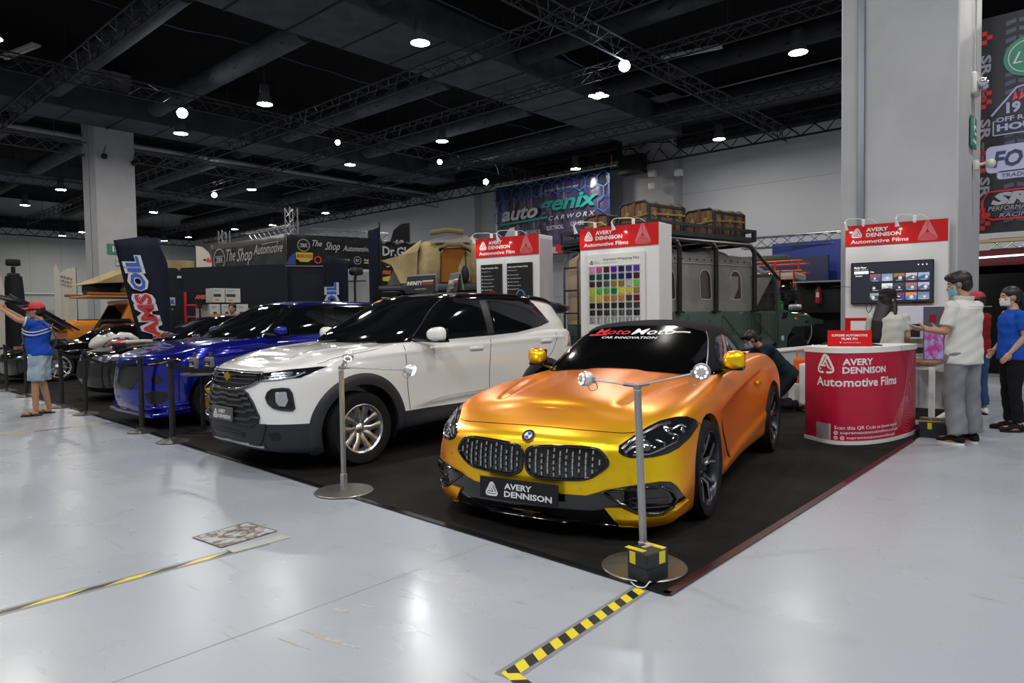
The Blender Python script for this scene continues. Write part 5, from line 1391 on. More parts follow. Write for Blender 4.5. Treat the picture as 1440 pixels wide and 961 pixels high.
 th = [[((.35, .08, .06), (.05, .08, .22)), ((.20, .30, .50), (.35, .42, .60)), ((.30, .16, .06), (.02, .02, .02)), ((.55, .50, .48), (.12, .10, .14)), ((.30, .42, .66), (.06, .10, .22))],
   [((.0, .0, .01), (.0, .0, .01)), ((.75, .78, .80), (.30, .32, .35)), ((.03, .05, .10), (.02, .02, .03)), ((.45, .12, .12), (.10, .16, .30)), ((.40, .44, .70), (.10, .10, .14))],
   [((.30, .33, .35), (.04, .05, .10)), ((.02, .02, .04), (.03, .03, .06)), ((.20, .03, .08), (.03, .06, .30)), ((.75, .20, .05), (.06, .20, .45)), ((.10, .22, .40), (.25, .27, .30))]]
 for r in range(3):
  for c in range(5):
   x0, z1 = -.265 + c * .148, .125 - r * .135
   a, bcol = th[r][c]
   k = MB(); fill(k, [(x0, z1 - .1), (x0 + .135, z1 - .1), (x0 + .135, z1 - .045), (x0 + .07, z1 - .03), (x0, z1 - .06)], f); k.obj('thumbnail', E('low%d%d' % (r, c), bcol, .9), sc, 0)
   k = MB(); fill(k, [(x0, z1 - .06), (x0 + .07, z1 - .03), (x0 + .135, z1 - .045), (x0 + .135, z1), (x0, z1)], f); k.obj('thumbnail', E('top%d%d' % (r, c), a, .95), sc, 0)
   f3 = lambda u, v: (.0290, u, v); k = MB(); fill(k, circ(x0 + .06 + .01 * (c - r), z1 - .062, .016 + .004 * ((c + r) % 3), 9), f3); fill(k, rrect(x0 + .03, z1 - .098, x0 + .105, z1 - .092, .002), f3); k.obj('thumbnail_detail', E('grey', (.75, .77, .8), .8), sc, 0)
 MB().tube(spline([(.02, -.52, -.05), (.03, -.62, -.035), (.03, -.75, -.03), (0, -.80, -.06)], 5), .004, 5).tube(spline([(-.01, -.32, -.30), (.0, -.31, -.38), (.01, -.28, -.42), (.0, -.25, -.36), (-.01, -.25, -.3)], 5), .005, 5).obj('cable', black, tv)
 for (x, y, rz), lab in (((8.01, 7.52, 188), 'left one on the stand with film posters'), ((8.04, 7.02, 188), 'right one on the stand with film posters'), ((8.17, 5.63, 184.7), 'left one on the stand with swatches'), ((8.21, 5.02, 184.7), 'right one on the stand with swatches')):
  clip_lamp((x, y, 2.62), rad(rz), 'white gooseneck clip lamp, ' + lab)
 for (x, y, rz), lab in (((10.80, 2.77, 186), 'left one above the screen'), ((10.85, 2.13, 186), 'right one above the screen')):
  clip_lamp((x, y, 2.62), rad(rz), 'white gooseneck clip lamp, ' + lab, False)
 arc = spline([(7.60, 2.52), (7.50, 2.38), (7.42, 2.25), (7.405, 2.11), (7.51, 1.965), (7.69, 1.845), (7.98, 1.745), (8.39, 1.675), (8.60, 1.665)], 10)
 back = spline([(8.68, 1.75), (8.62, 1.98), (8.35, 2.25), (8.0, 2.42), (7.72, 2.54)], 6)
 foot = arc + back
 t = thing('promotion_counter', 'red curved promotion counter with white top rim at the corner of the carpet', 'counter', (8., 2.1, 0))
 L = [(x - 8., y - 2.1) for x, y in foot]
 ccx, ccy = sum(p[0] for p in L) / len(L), sum(p[1] for p in L) / len(L)
 sc_ = lambda k: [(ccx + (x - ccx) * k, ccy + (y - ccy) * k) for x, y in L]
 MB().prism(L, .035, .955).obj('wrap', red_wrap, t, 30)
 MB().prism(sc_(1.015), 0, .045).obj('base_rim', white_p, t, 30)
 MB().prism(sc_(1.02), .945, 1.0).obj('top_rim', white_p, t, 30)
 A = [V((x - 8., y - 2.1)) for x, y in arc]; S = [0]
 for i in range(1, len(A)): S.append(S[-1] + (A[i] - A[i - 1]).length)
 def fc(off):
  def g(u, v):
   for i in range(len(S) - 1):
    if u <= S[i + 1] or i == len(S) - 2:
     d = (A[i + 1] - A[i]).normalized(); p = A[i] + d * (u - S[i]); n = V((d.y, -d.x))
     if n.dot(p - V((ccx, ccy))) < 0: n = -n
     return (p.x + n.x * off, p.y + n.y * off, v)
  return g
 f = fc(.003)
 def usub(mb): return mb
 k = MB()
 x0 = .25
 for fn in (1,):
  triangle_logo(k, x0 - .06, .735, .225, f, .095)
  put_text(k, 'AVERY', x0 + .24, .825, .066, .33, bold=.03, f=f); put_text(k, 'DENNISON', x0 + .24, .74, .066, .52, bold=.03, f=f)
  put_text(k, 'Automotive Films', x0 - .05, .605, .092, 1.02, bold=.02, f=f)
  put_text(k, 'Scan this QR Code to know more!', x0 + .165, .165, .036, .82, bold=.01, f=f)
  put_text(k, 'supremeautomotivefilms.com.ph', x0 + .22, .118, .030, .78, bold=.01, f=f)
  put_text(k, 'supremeautomotivefilmsph', x0 + .28, .067, .030, .66, bold=.01, f=f)
  for x, z in ((x0 + .18, .128), (x0 + .18, .077), (x0 + .24, .077)): stroke(k, circ(x, z, .016, 14), .009, f, True); fill(k, circ(x, z, .006, 8), f)
 k.obj('lettering', white_ink, t, 0)
 k = MB()
 for i in range(10): a, b = x0 - .06 + i * .019, x0 - .06 + (i + 1) * .019; fill(k, [(a, .05), (b, .05), (b, .215), (a, .215)], f); k.obj('blank_square', mat('pale square', (.55, .5, .52), .5), t, 0)
 k = MB(); cx = S[-1] - .42
 for i in range(13):
  P = []
  for j in range(40):
   a = j / 39
   u = cx + .30 - .10 * i * .18 - .42 * a ** (1.1 + .05 * i) + .03 * sin(a * 9 + i * .5); v = .93 - .80 * a - .0 * i
   P.append((min(u, S[-1] - .005), v))
  if i < 7: stroke(k, P, .0042, f)
 for i in range(9):
  r = .04 + .028 * i
  P = [(min(S[-1] - .005, cx + .16 + r * 1.0 * cos(a)), .36 - .012 * i + r * .75 * sin(a)) for a in [pi * .55 + pi * 1.25 * j / 24 for j in range(25)]]
  stroke(k, P, .0042, f)
 for i in range(6):
  r = .05 + .012 * i; stroke(k, [(min(S[-1] - .005, cx + .17 + r * .6 * cos(a)), .56 - .02 * i + r * sin(a)) for a in [2 * pi * j / 24 for j in range(25)]], .0025, f)
 k.obj('wave_print', pink_line, t, 0)
 s = thing('name_sign', 'small red sign with white lettering at the left end of the counter top', 'sign', (7.76, 2.12, 1.0), rad(200))
 MB().box((0, 0, .085), (.006, .42, .17), R=Matrix.Rotation(-.12, 3, 'Y')).obj('panel', red_panel, s)
 MB().box((-.04, 0, .003), (.09, .42, .006)).obj('foot', red_panel, s)
 k = MB(); Rr = Matrix.Rotation(-.12, 3, 'Y'); f = lambda u, v: tuple(Rr @ V((.0045, u, v - .085)) + V((0, 0, .085)))
 put_text(k, 'SUPREME AUTOMOTIVE', 0, .105, .024, .34, 'c', bold=.02, f=f); put_text(k, 'FILMS PH', 0, .068, .024, .15, 'c', bold=.02, f=f); put_text(k, 'supremeautomotivefilms', .02, .035, .012, .17, 'c', f=f); fill(k, circ(-.085, .041, .008, 8), f)
 k.obj('lettering', white_ink, s, 0)
 tag(MB().bbox((0, 0, .006), (.30, .45, .012), .003, 1, M=Matrix.Translation((8.0, 2.12, 1.0)) @ Matrix.Rotation(.5, 4, 'Z')).obj('leaflet_pile', mat('dark leaflets', (.02, .02, .022), .25)), 'flat pile of dark leaflets in the middle of the counter top', 'leaflets')
 tag(MB().bbox((0, 0, .004), (.10, .2, .008), .002, 1, M=Matrix.Translation((7.83, 2.02, 1.0)) @ Matrix.Rotation(.9, 4, 'Z')).obj('leaflet', mat('red leaflet', (.5, .02, .02), .3)), 'red leaflet beside the name sign on the counter top', 'leaflet')
 t = thing('table', 'white-legged table with wooden top between the counter and the screen stand', 'table', (9.22, 1.60, 0))
 MB().bbox((.76, .30, .735), (1.46, .62, .035), .004, 1).obj('tabletop', noise_mix(mat('oiled wood', (.25, .14, .07), .35), (.17, .09, .045), (.30, .18, .09), 3, stretch=(1, 14, 1)), t)
 k = MB(); k.box((.76, .30, .69), (1.40, .56, .05)); k.obj('apron', white_p, t)
 for x, y in ((.06, .03), (1.44, .03), (.06, .57), (1.44, .57)): MB().bbox((x, y, .35), (.06, .06, .70), .003, 1).obj('leg', white_p, t)
 MB().box((.06, .30, .03), (.05, .5, .05)).box((.76, .03, .03), (1.4, .05, .05)).obj('foot_rail', white_p, t)
 c = thing('storage_cabinet', 'low white cabinet standing under the table by the screen stand', 'cabinet', (10.35, 2.45, 0))
 MB().bbox((0, .5, .32), (.55, .95, .60), .006, 1).obj('carcass', blank_w, c); MB().box((-.28, .26, .32), (.012, .44, .54)).box((-.28, .74, .32), (.012, .44, .54)).obj('door', white_p, c)
 tag(MB().bbox((9.6, 2.5, .04), (.26, .4, .08), .02).obj('storage_tray', mat('orange red plastic', (.65, .08, .03), .4)), 'small orange red tray on the floor under the table', 'tray')
 e = thing('poster_easel', 'white sample board with dark film squares and a grey car picture, on the table', 'poster', (9.97, 1.93, .753), rad(192)); e.scale = (.85, .80, .86)
 R = Matrix.Rotation(-.2, 4, 'Y')
 MB().box((0, 0, .40), (.012, .62, .80), M=R).obj('board', mat('pale poster', (.55, .55, .66), .3), e)
 k = MB();
 for y, z, a, b in ((-.02, .42, .15, .20), (.19, .42, .14, .20), (.25, .60, .07, .17)): k.box((.008, y, z), (.003, a, b), M=R)
 k.obj('film_sample', mat('dark film', (.03, .02, .03), .1, coat=.5), e)
 MB().box((.009, -.02, .17), (.003, .52, .25), M=R).obj('meadow_print', noise_mix(mat('green print', (.04, .08, .02), .4), (.02, .05, .01), (.10, .14, .05), 14), e, 0)
 k = MB(); k.prism([(y, z) for y, z in ((-.25, .03), (-.26, .10), (-.18, .17), (-.1, .22), (.12, .22), (.2, .15), (.23, .10), (.22, .03))], .011, .014, R @ Matrix(((0, 0, 1, 0), (1, 0, 0, 0), (0, 1, 0, 0), (0, 0, 0, 1))))
 k.obj('car_print', mat('grey car print', (.30, .32, .38), .3), e, 0)
 k = MB(); k.box((.016, 0, .12), (.002, .20, .09), M=R); k.obj('grille_print', black, e, 0)
 e = thing('poster_holder', 'clear acrylic holder with a pink and violet poster at the right end of the table', 'poster', (9.72, 1.69, .753), rad(192)); e.scale = (1, .62, .92)
 R = Matrix.Rotation(-.12, 4, 'Y')
 MB().box((0, 0, .36), (.006, .36, .72), M=R).obj('acrylic', mat('smoky acrylic', (.10, .09, .14), .06, coat=.5), e)
 pm = noise_mix(mat('violet print', (.4, .1, .5), .3), (.45, .04, .28), (.35, .38, .75), 9, .42, .6, 3)
 MB().box((.005, .0, .20), (.003, .32, .38), M=R).obj('poster_print', pm, e)
 MB().box((.005, -.02, .56), (.003, .12, .10), M=R).obj('red_sample', mat('deep red film', (.25, .01, .02), .2), e)
 tag(MB().bbox((9.42, 2.02, .80), (.26, .26, .085), .02).obj('equipment_case', black), 'black case lying on the table behind the counter', 'case')
 t = thing('low_wall', 'long low white plinth in front of the green truck', 'plinth', (11.6, 4.0, 0), rad(-6))
 MB().bbox((0, 0, .37), (3.2, .30, .74), .01, 1).obj('plinth', blank_w, t); MB().bbox((0, 0, .755), (3.26, .36, .03), .006, 1).obj('top_board', white_p, t)
 t = thing('chair', 'white moulded chair behind the kneeling man, carrying a black rucksack', 'chair', (10.25, 3.05, 0), rad(200))
 k = MB(); P = []
 for i, (x, z) in enumerate(((.24, .42), (.20, .45), (0, .44), (-.18, .45), (-.25, .56), (-.30, .72), (-.33, .84))):
  P.append([(x + .03 * abs(v) ** 2, v * .23, z + .045 * abs(v) ** 2.) for v in [-1 + 2 * j / 8 for j in range(9)]])
 k.grid(P); k = MB().add(k.v, k.f); o = k.obj('seat_shell', white_p, t, 60)
 md = o.modifiers.new('s', 'SOLIDIFY'); md.thickness = .012
 for x, y in ((.20, .2), (.20, -.2), (-.2, .2), (-.2, -.2)): MB().tube([(x * .7, y * .7, .44), (x, y, 0)], [.014, .012], 8).obj('leg', white_p, t)
 b = thing('rucksack', 'black rucksack on the white chair beside the red counter', 'bag', (10.22, 3.02, .46), rad(200))
 k = MB(); k.bbox((0, 0, .24), (.24, .34, .46), .09, 4).obj('bag', mat('black nylon', (.012, .012, .014), .7), b); MB().bbox((.13, 0, .17), (.08, .26, .24), .035, 3).obj('pocket', mat('black nylon', (.012, .012, .014), .7), b)
 for y in (-.1, .1): MB().tube(spline([(-.12, y, .42), (-.20, y, .30), (-.18, y, .1), (-.12, y, .03)], 5), .014, 6).obj('strap', black, b)
 MB().tube(spline([(0, -.05, .46), (0, -.03, .51), (0, .03, .51), (0, .05, .46)], 5), .008, 6).obj('handle', black, b)
 b = thing('tote_bag', 'orange tote bag left of the black rucksack', 'bag', (10.45, 3.5, .0), rad(190))
 MB().bbox((0, 0, .5), (.14, .25, .38), .05, 3).obj('bag', mat('orange cloth', (.70, .12, .02), .7), b); MB().tube(spline([(0, -.08, .68), (0, -.06, .78), (0, .06, .78), (0, .08, .68)], 5), .010, 6).obj('handle', mat('orange cloth', (.70, .12, .02), .7), b)
 MB().bbox((0, 0, .155), (.34, .34, .31), .01, 1).obj('stool_base', white_p, b)
 for (s, l, yw, w, lab) in ((-1.78, -.42, 186, .47, 'wider one'), (-1.9, .05, 160, .30, 'narrower one')):
  a = rad(179); X, Y = 3.81 + s * cos(a) - l * sin(a), 6.12 + s * sin(a) + l * cos(a)
  t = thing('tent_card', 'black and red tent card on the roof of the white crossover, the ' + lab, 'tent card', (X, Y, 1.668), rad(yw), 'tent cards on the white car roof')
  Rf = Matrix.Rotation(-.22, 4, 'Y')
  MB().box((0, 0, .115), (.005, w, .22), M=Rf).obj('front_leaf', mat('card black', (.012, .012, .014), .3), t)
  MB().box((-.10, 0, .115), (.005, w, .22), M=Matrix.Translation((0, 0, 0)) @ Matrix.Rotation(.18, 4, 'Y')).obj('rear_leaf', mat('card grey', (.4, .4, .42), .4), t)
  f = lambda u, v: tuple(Rf @ V((.004, u, v)))
  k = MB(); put_text(k, 'INFINITY', -w * .46, .11, .05, w * .54, bold=.02, f=f); put_text(k, 'automotivefilms', -w * .15, .05, .014, w * .4, f=f); k.box((0, 0, 0), (.0001, .0001, .0001));
  for i in range(9): stroke(k, [(w * .10 + i * w * .042, .145), (w * .12 + i * w * .042, .165)], .010, f)
  k.obj('lettering', white_ink, t, 0)
  k = MB(); put_text(k, 'SUPREME', w * .08, .11, .028, w * .38, bold=.03, f=f); k.obj('red_lettering', red_ink, t, 0)
# ------------------------------------------------------------------ the other display cars
def pipes(root, P, r, m, name): MB().tube(spline(P, 6), r, 8).obj(name, m, root)
def build_display_cars():
 root = thing('crossover', 'metallic blue crossover with gold brake calipers, between the white car and the black car', 'car', (4.12, 9.66, 0), rad(180))
 B, T = build_crossover(root, blue_paint, blue_paint, clad, 'blue', 'split5', polished, polished, yellow_cal, .345, .27, .40, False)
 for sd in (1, -1):
  h = one_sided(patch(B, [(.50, .835), (.58, .865), (.70, .905), (.78, .925), (.83, .915), (.80, .855), (.70, .825), (.55, .805)], 'front', .005, .03), sd).obj('headlamp', lens, root)
  a = MB(); a.tube(on(B, 'front', dens([(.54, .825), (.68, .845), (.78, .89)]), .007), .007, 6); one_sided(a, sd).obj('light_guides', lamp_chrome, h)
  one_sided(patch(B, [(.52, .46), (.62, .50), (.74, .48), (.77, .42), (.70, .33), (.56, .33)], 'front', .004, .03), sd).obj('honeycomb_intake', mat('honeycomb', (.01, .01, .012), .4), root)
  a = MB(); a.tube(on(B, 'front', dens([(.42, .30), (.58, .275), (.74, .29), (.85, .33)]), .012), .018, 8); a.tube(on(B, 'front', dens([(.42, .24), (.58, .215), (.74, .23), (.85, .27)]), .012), .014, 8); one_sided(a, sd).obj('bumper_fin', blue_paint, root, 60)
  one_sided(patch(B, [(.60, .66), (.68, .69), (.72, .62), (.66, .58), (.61, .60)], 'front', .005, .03), sd).obj('bumper_pod', gloss_black, root)
  one_sided(line_on(T, [(-.66, 1.15), (-1.02, 1.43), (-1.27, 1.568), (-1.9, 1.582), (-2.64, 1.574)], 'side', .016, .012, False), sd).obj('chrome_moulding', chrome, root)
 G = [(-.42, .80), (-.46, .68), (-.30, .50), (.30, .50), (.46, .68), (.42, .80)]
 patch(B, G, 'front', .005, .04).obj('front_grille', gloss_black, root)
 MB().bbox((.30, 0, .19), (1.0, 1.5, .06), .02).obj('front_lip', blue_paint, root)
 root = thing('hatchback', 'black hatchback without bonnet showing a red and chrome engine bay', 'car', (4.72, 13.4, 0), rad(173)); root.scale = (.98, .96, .89)
 B, T = build_crossover(root, black_paint, black_paint, clad, 'black', 'multi10', polished, polished, None, .33, .255, .395, False)
 for sd in (1, -1):
  h = one_sided(patch(B, [(.40, .80), (.50, .87), (.66, .90), (.80, .92), (.84, .88), (.82, .80), (.70, .76), (.5, .76)], 'front', .005, .03), sd).obj('headlamp', lamp_chrome, root)
  a = MB()
  for c in ((.52, .82), (.66, .83), (.76, .85)):
   p, nn = project(B, 'front', *c, .008); a.lathe([(0, .012), (.03, .004), (.04, 0)], 14, c=p, R=nn.to_track_quat('Z', 'Y').to_matrix())
  one_sided(a, sd).obj('projector_lens', mat('clear lens', (.5, .52, .55), .05, .5), h)
 patch(B, [(-.45, .78), (-.45, .45), (.45, .45), (.45, .78)], 'front', .004, .05).obj('front_grille', black, root)
 bay = patch(B, [(.62, -.50), (.70, 0), (.62, .50), (.40, .66), (-.10, .70), (-.36, .62), (-.40, 0), (-.36, -.62), (-.10, -.70), (.40, -.66)], 'top', .004, .06).obj('engine_bay', black, root)
 MB().bbox((.18, .05, 1.10), (.40, .62, .10), .04, 3).obj('engine_cover', mat('red engine paint', (.55, .02, .02), .25, coat=.5), root)
 for i in range(4): MB().tube([(.0, -.18 + i * .13, 1.10), (.20, -.18 + i * .13, 1.155), (.38, -.18 + i * .13, 1.10)], .022, 8).obj('intake_runner', mat('red engine paint', (.55, .02, .02), .25, coat=.5), root)
 pipes(root, [(.42, -.35, 1.03), (.30, -.42, 1.13), (.05, -.45, 1.14), (-.15, -.35, 1.12)], .035, chrome, 'air_pipe')
 pipes(root, [(.45, .45, 1.02), (.25, .5, 1.12), (0, .5, 1.14), (-.2, .40, 1.13)], .04, mat('pale plastic', (.5, .48, .42), .4), 'strut_brace')
 MB().bbox((.35, .52, 1.07), (.20, .22, .12), .02).obj('battery', black, root); MB().lathe([(0, 0), (.06, 0), (.06, .05), (0, .05)], 16, c=(.0, -.55, 1.1)).obj('filler_cap', chrome, root)
 for i, (x, y, c, l) in enumerate(((4.86, 14.6, (.02, .10, .65), 'left blue'), (5.02, 14.6, (.02, .10, .65), 'right blue'), (5.5, 14.5, (.75, .25, .03), 'orange'))):
  t = thing('additive_bottle', 'small dark bottle with cap beside the feather flag, the %s one' % l, 'bottle', (x, y, .86 if i < 2 else .90), 0, 'small bottles by the feather flag')
  MB().lathe([(0, 0), (.045, 0), (.045, .13), (.02, .16), (0, .16)], 16).obj('bottle', black, t); MB().lathe([(0, .16), (.035, .16), (.035, .20), (0, .20)], 16).obj('cap', mat('cap %d' % i, c, .4), t)
 t = thing('side_table', 'dark side table beneath the feather flag', 'table', (5.15, 14.58, 0)); MB().bbox((0, 0, .845), (1.0, .4, .03), .005, 1).obj('tabletop', black, t)
 for x in (-.45, .45):
  for y in (-.16, .16): MB().cyl((x, y, 0), (x, y, .84), .015, n=8).obj('leg', black, t)
 root = thing('coupe', 'low black coupe with raised bonnet behind the man in flip-flops', 'car', (4.85, 19.3, 0), rad(180))
 me = z4_sculpt(z4_body()); top = z4_top()
 B = bvh_of(me); T = bvh_of(top)
 mesh_obj('body', cut_wells(me, [(0, .33, .372, .55, 1.2), (-2.47, .33, .372, .6, 1.2)]), black_paint, root, 40); mesh_obj('cabin', top, glass_dark, root, 50)
 arch_liner(root, 0, .33, .372, .55, .86)
 patch(B, [(.60, -.5), (.66, 0), (.60, .5), (.3, .66), (-.5, .6), (-.55, 0), (-.5, -.6), (.3, -.66)], 'top', .004, .08).obj('engine_bay', black, root)
 k = MB(); P = []
 for i in range(13):
  t = i / 12; x = -.52 + 1.42 * t; z = 1.18 + 1.02 * t - .18 * t ** 4 * 1.2
  P.append([(x + .10 * (1 - abs(v)) * t, v * (.70 - .12 * t ** 3), z + .05 * (1 - v * v)) for v in [-1 + 2 * j / 8 for j in range(9)]])
 k.grid(P); o = k.obj('raised_bonnet', mat('satin black paint', (.008, .008, .009), .28, coat=.4), root, 60); md = o.modifiers.new('s', 'SOLIDIFY'); md.thickness = .03
 k = MB(); k.tube([(-.4, .6, 1.15), (.8, .5, 2.02)], .02, 6).tube([(-.4, -.6, 1.15), (.8, -.5, 2.02)], .02, 6).tube([(.0, .55, 1.45), (.0, -.55, 1.45)], .02, 6).tube([(.45, .5, 1.78), (.45, -.5, 1.78)], .02, 6); k.obj('bonnet_frame', mat('grey frame', (.10, .10, .10), .4), root)
 MB().tube([(.2, .62, .80), (.02, .66, 1.35)], .014, 6).obj('prop_rod', chrome, root)
 for sd in (1, -1): one_sided(patch(B, [(.55, .56), (.60, .64), (.74, .71), (.86, .69), (.88, .60), (.80, .53)], 'front', .004, .04), sd).obj('headlamp', lamp_chrome, root)
 k = MB()
 random.seed(5)
 for i in range(9): k.tube(spline([(.4 - .1 * i, -.4 + .1 * i, .82), (.35 - .08 * i, -.3 + .08 * i, .95), (.2 - .05 * i, -.1 + .03 * i, .90)], 4), .025, 6)
 k.obj('engine_pipes', chrome, root)
 MB().bbox((.1, .0, .90), (.5, .5, .12), .04).obj('engine_cover', mat('dark engine', (.03, .03, .035), .3, .6), root)
 MB().bbox((.62, .25, .80), (.10, .5, .04), .01).obj('red_brace', mat('red engine paint', (.55, .02, .02), .25, coat=.5), root)
 for s in (0, -2.47):
  for sd in (1, -1): wheel(root, s, sd * .80, .33, .33, .235, .255, 'multi10', sd, rubber, polished)
 root = thing('motorcycle', 'white and black sports motorcycle behind the stanchion belt', 'motorcycle', (5.0, 16.45, .0), rad(182))
 wp = mat('white fairing', (.72, .70, .68), .15, coat=.8)
 for x, nm, w in ((0, 'front_wheel', .12), (-1.40, 'rear_wheel', .19)):
  r = bpy.data.objects.new(nm, None); COL.objects.link(r); r.parent = root; r.location = (x, 0, .31)
  R = Matrix.Rotation(-pi / 2, 3, 'X')
  MB().lathe([(.22, -w * .4), (.25, -w * .5), (.29, -w * .42), (.308, 0), (.29, w * .42), (.25, w * .5), (.22, w * .4)], 40, R=R, cap=False).obj('tyre', rubber, r, 60)
  MB().lathe([(.222, -w * .38), (.20, 0), (.222, w * .38)], 40, R=R, cap=False).obj('rim', satin_dark, r)
  k = MB()
  for i in range(5): a = i * 2 * pi / 5; k.tube([(0, 0, 0), (.21 * cos(a), 0, .21 * sin(a))], [.03, .015], 6)
  k.cyl((0, -.05, 0), (0, .05, 0), .04); k.obj('spokes', satin_dark, r)
  MB().lathe([(.09, -.004), (.15, -.004), (.15, .004), (.09, .004)], 30, c=(0, .07, 0), R=R, cap=False).lathe([(.09, -.004), (.15, -.004), (.15, .004), (.09, .004)], 30, c=(0, -.07, 0), R=R, cap=False).obj('brake_disc', steel, r)
 for y in (-.10, .10): MB().tube([(0, y, .31), (-.30, y, .92)], .025, 8).obj('fork', chrome, root)
 def shell(name, secs, m, n=16):
  k = MB(); vs = []
  for (x, z, hw, hh) in secs:
   for j in range(n): a = 2 * pi * j / n; vs.append((x, hw * cos(a), z + hh * sin(a)))
  k.add(vs, [(i * n + j, i * n + (j + 1) % n, (i + 1) * n + (j + 1) % n, (i + 1) * n + j) for i in range(len(secs) - 1) for j in range(n)] + [tuple(range(n)), tuple(range(n * (len(secs) - 1), n * len(secs)))])
  return k.obj(name, m, root, 60)
 shell('nose_fairing', [(.10, .86, .03, .04), (.04, .90, .12, .10), (-.10, .95, .17, .15), (-.28, 1.0, .20, .17), (-.42, .98, .17, .12)], wp)
 shell('belly_fairing', [(-.22, .62, .12, .16), (-.40, .56, .20, .28), (-.70, .48, .21, .26), (-.95, .46, .15, .18)], wp)
 shell('fuel_tank', [(-.42, .98, .09, .06), (-.52, 1.02, .17, .12), (-.72, 1.0, .18, .12), (-.92, .92, .10, .07)], wp)
 shell('seat', [(-.85, .86, .10, .04), (-1.05, .88, .14, .05), (-1.25, .94, .10, .05), (-1.5, 1.05, .05, .03)], mat('black seat', (.01, .01, .01), .6))
 shell('tail_fairing', [(-1.0, .90, .10, .07), (-1.3, 1.0, .11, .07), (-1.62, 1.12, .04, .03)], wp)
 shell('windscreen', [(-.02, .98, .05, .03), (-.16, 1.10, .12, .07), (-.30, 1.17, .13, .06)], mat('smoked screen', (.02, .02, .02), .05, coat=.5))
 MB().tube([(-.34, -.32, 1.0), (-.30, 0, .98), (-.34, .32, 1.0)], .016, 8).obj('handlebar', black, root)
 for y in (-.36, .36): MB().tube([(-.2, y * .5, 1.05), (-.12, y, 1.15)], .008, 6).ell((-.12, y, 1.17), (.03, .07, .04)).obj('rear_view_mirror', black, root)
 MB().bbox((-.62, 0, .55), (.45, .30, .35), .06).obj('engine', satin_dark, root); MB().tube(spline([(-.5, -.12, .35), (-.9, -.16, .25), (-1.3, -.18, .45), (-1.55, -.18, .62)], 5), .045, 10).obj('exhaust', chrome, root)
 MB().tube([(-.9, .08, .42), (-1.4, .10, .31)], .03, 8).tube([(-.9, -.08, .42), (-1.4, -.10, .31)], .03, 8).obj('swing_arm', satin_dark, root)
 MB().bbox((.0, 0, .66), (.30, .13, .05), .02).obj('front_mudguard', wp, root)
 MB().tube([(-.8, .1, .3), (-.85, .34, .0)], .012, 6).obj('side_stand', steel, root)
 og = mat('orange paint', (.72, .24, .015), .25, coat=.6); tan = noise_mix(mat('tan canvas', (.42, .32, .16), .8), (.36, .27, .13), (.46, .36, .19), 2)
 root = thing('off_roader', 'orange off-road car with a pale roof and roof tent, far left behind the black cars', 'car', (6.75, 21.4, 0), rad(180))
 k = MB(); k.bbox((-1.0, 0, 1.02), (4.2, 1.9, .72), .12, 3); k.bbox((.45, 0, 1.25), (1.5, 1.7, .32), .12, 3); k.obj('body', og, root, 40)
 k = MB(); prof = [(-.15, 1.35), (-.42, 1.88), (-3.0, 1.88), (-3.1, 1.35)]
 k.add([(x, s * (.92 if z < 1.5 else .84), z) for s in (1, -1) for x, z in prof], [(0, 1, 2, 3), (7, 6, 5, 4), (0, 4, 5, 1), (1, 5, 6, 2), (2, 6, 7, 3)]); k.obj('cabin', og, root, 20)
 for sd in (1, -1):
  for a, b in ((-1.50, -.55), (-2.85, -1.75)):
   q = MB(); q.add([(x, sd * (.925 - (z - 1.35) * .15), z) for x, z in ((b, 1.45), (b - .2 * (b > -1), 1.80), (a, 1.80), (a, 1.45))], [(0, 1, 2, 3)]); q.obj('side_window', glass_dark, root, 0)
  MB().box((-1.35, sd * .955, 1.30), (.28, .02, .05)).obj('door_handle', black, root)
  k = MB(); k.tube([(.55, sd * .97, 1.05), (.35, sd * .97, 1.38), (-.35, sd * .97, 1.38), (-.6, sd * .97, 1.05)], .07, 8); k.obj('wheel_arch_flare', black, root)
  MB().ell((1.12, sd * .62, 1.32), (.10, .12, .12)).obj('headlamp', lamp_chrome, root)
 MB().add([(-.16, s * .80, 1.40) for s in (1, -1)] + [(-.39, s * .74, 1.84) for s in (-1, 1)], [(0, 1, 2, 3)]).obj('windscreen', glass_dark, root, 0)
 MB().bbox((-1.75, 0, 1.92), (2.7, 1.75, .10), .04).obj('white_roof', mat('cream roof', (.6, .57, .48), .4), root)
 for s in (0, -2.69):
  for sd in (1, -1): wheel(root, s, sd * .82, .45, .45, .28, .22, 'split5', sd, rubber, satin_dark)
 r = thing('roof_rack', 'flat tan awning and rack on the orange off-road car', 'roof rack', (6.3, 21.4, 2.0), rad(180), None)
 MB().bbox((-1.6, 0, .06), (3.4, 1.9, .06), .02).obj('awning_board', mat('straw board', (.50, .34, .12), .6), r); MB().tube([(.2, .95, .12), (-3.2, .95, .12)], .04, 8).tube([(.2, -.95, .12), (-3.2, -.95, .12)], .04, 8).obj('rails', mat('rust orange', (.35, .10, .02), .5), r)
 tag(MB().bbox((6.75, 21.4, 2.28), (.75, 1.0, .34), .1, 3).obj('roof_bag', black), 'black soft bag on the roof rack of the orange car', 'bag')
 r = thing('roof_tent', 'small tan roof tent on the orange car, next to the dark feather flag', 'tent', (8.0, 21.4, 2.10), rad(180))
 k = MB(); P = [(.85, .0), (.95, .12), (.82, .45), (.55, .82), (.1, 1.0), (-.9, 1.02), (-.95, 0)]
 k.add([(x, s * 1.0, z) for s in (1, -1) for x, z in P], [tuple(range(7)), tuple(range(13, 6, -1))] + [(i, i + 7, (i + 1) % 7 + 7, (i + 1) % 7) for i in range(7)]); k.obj('canvas', tan, r, 20)
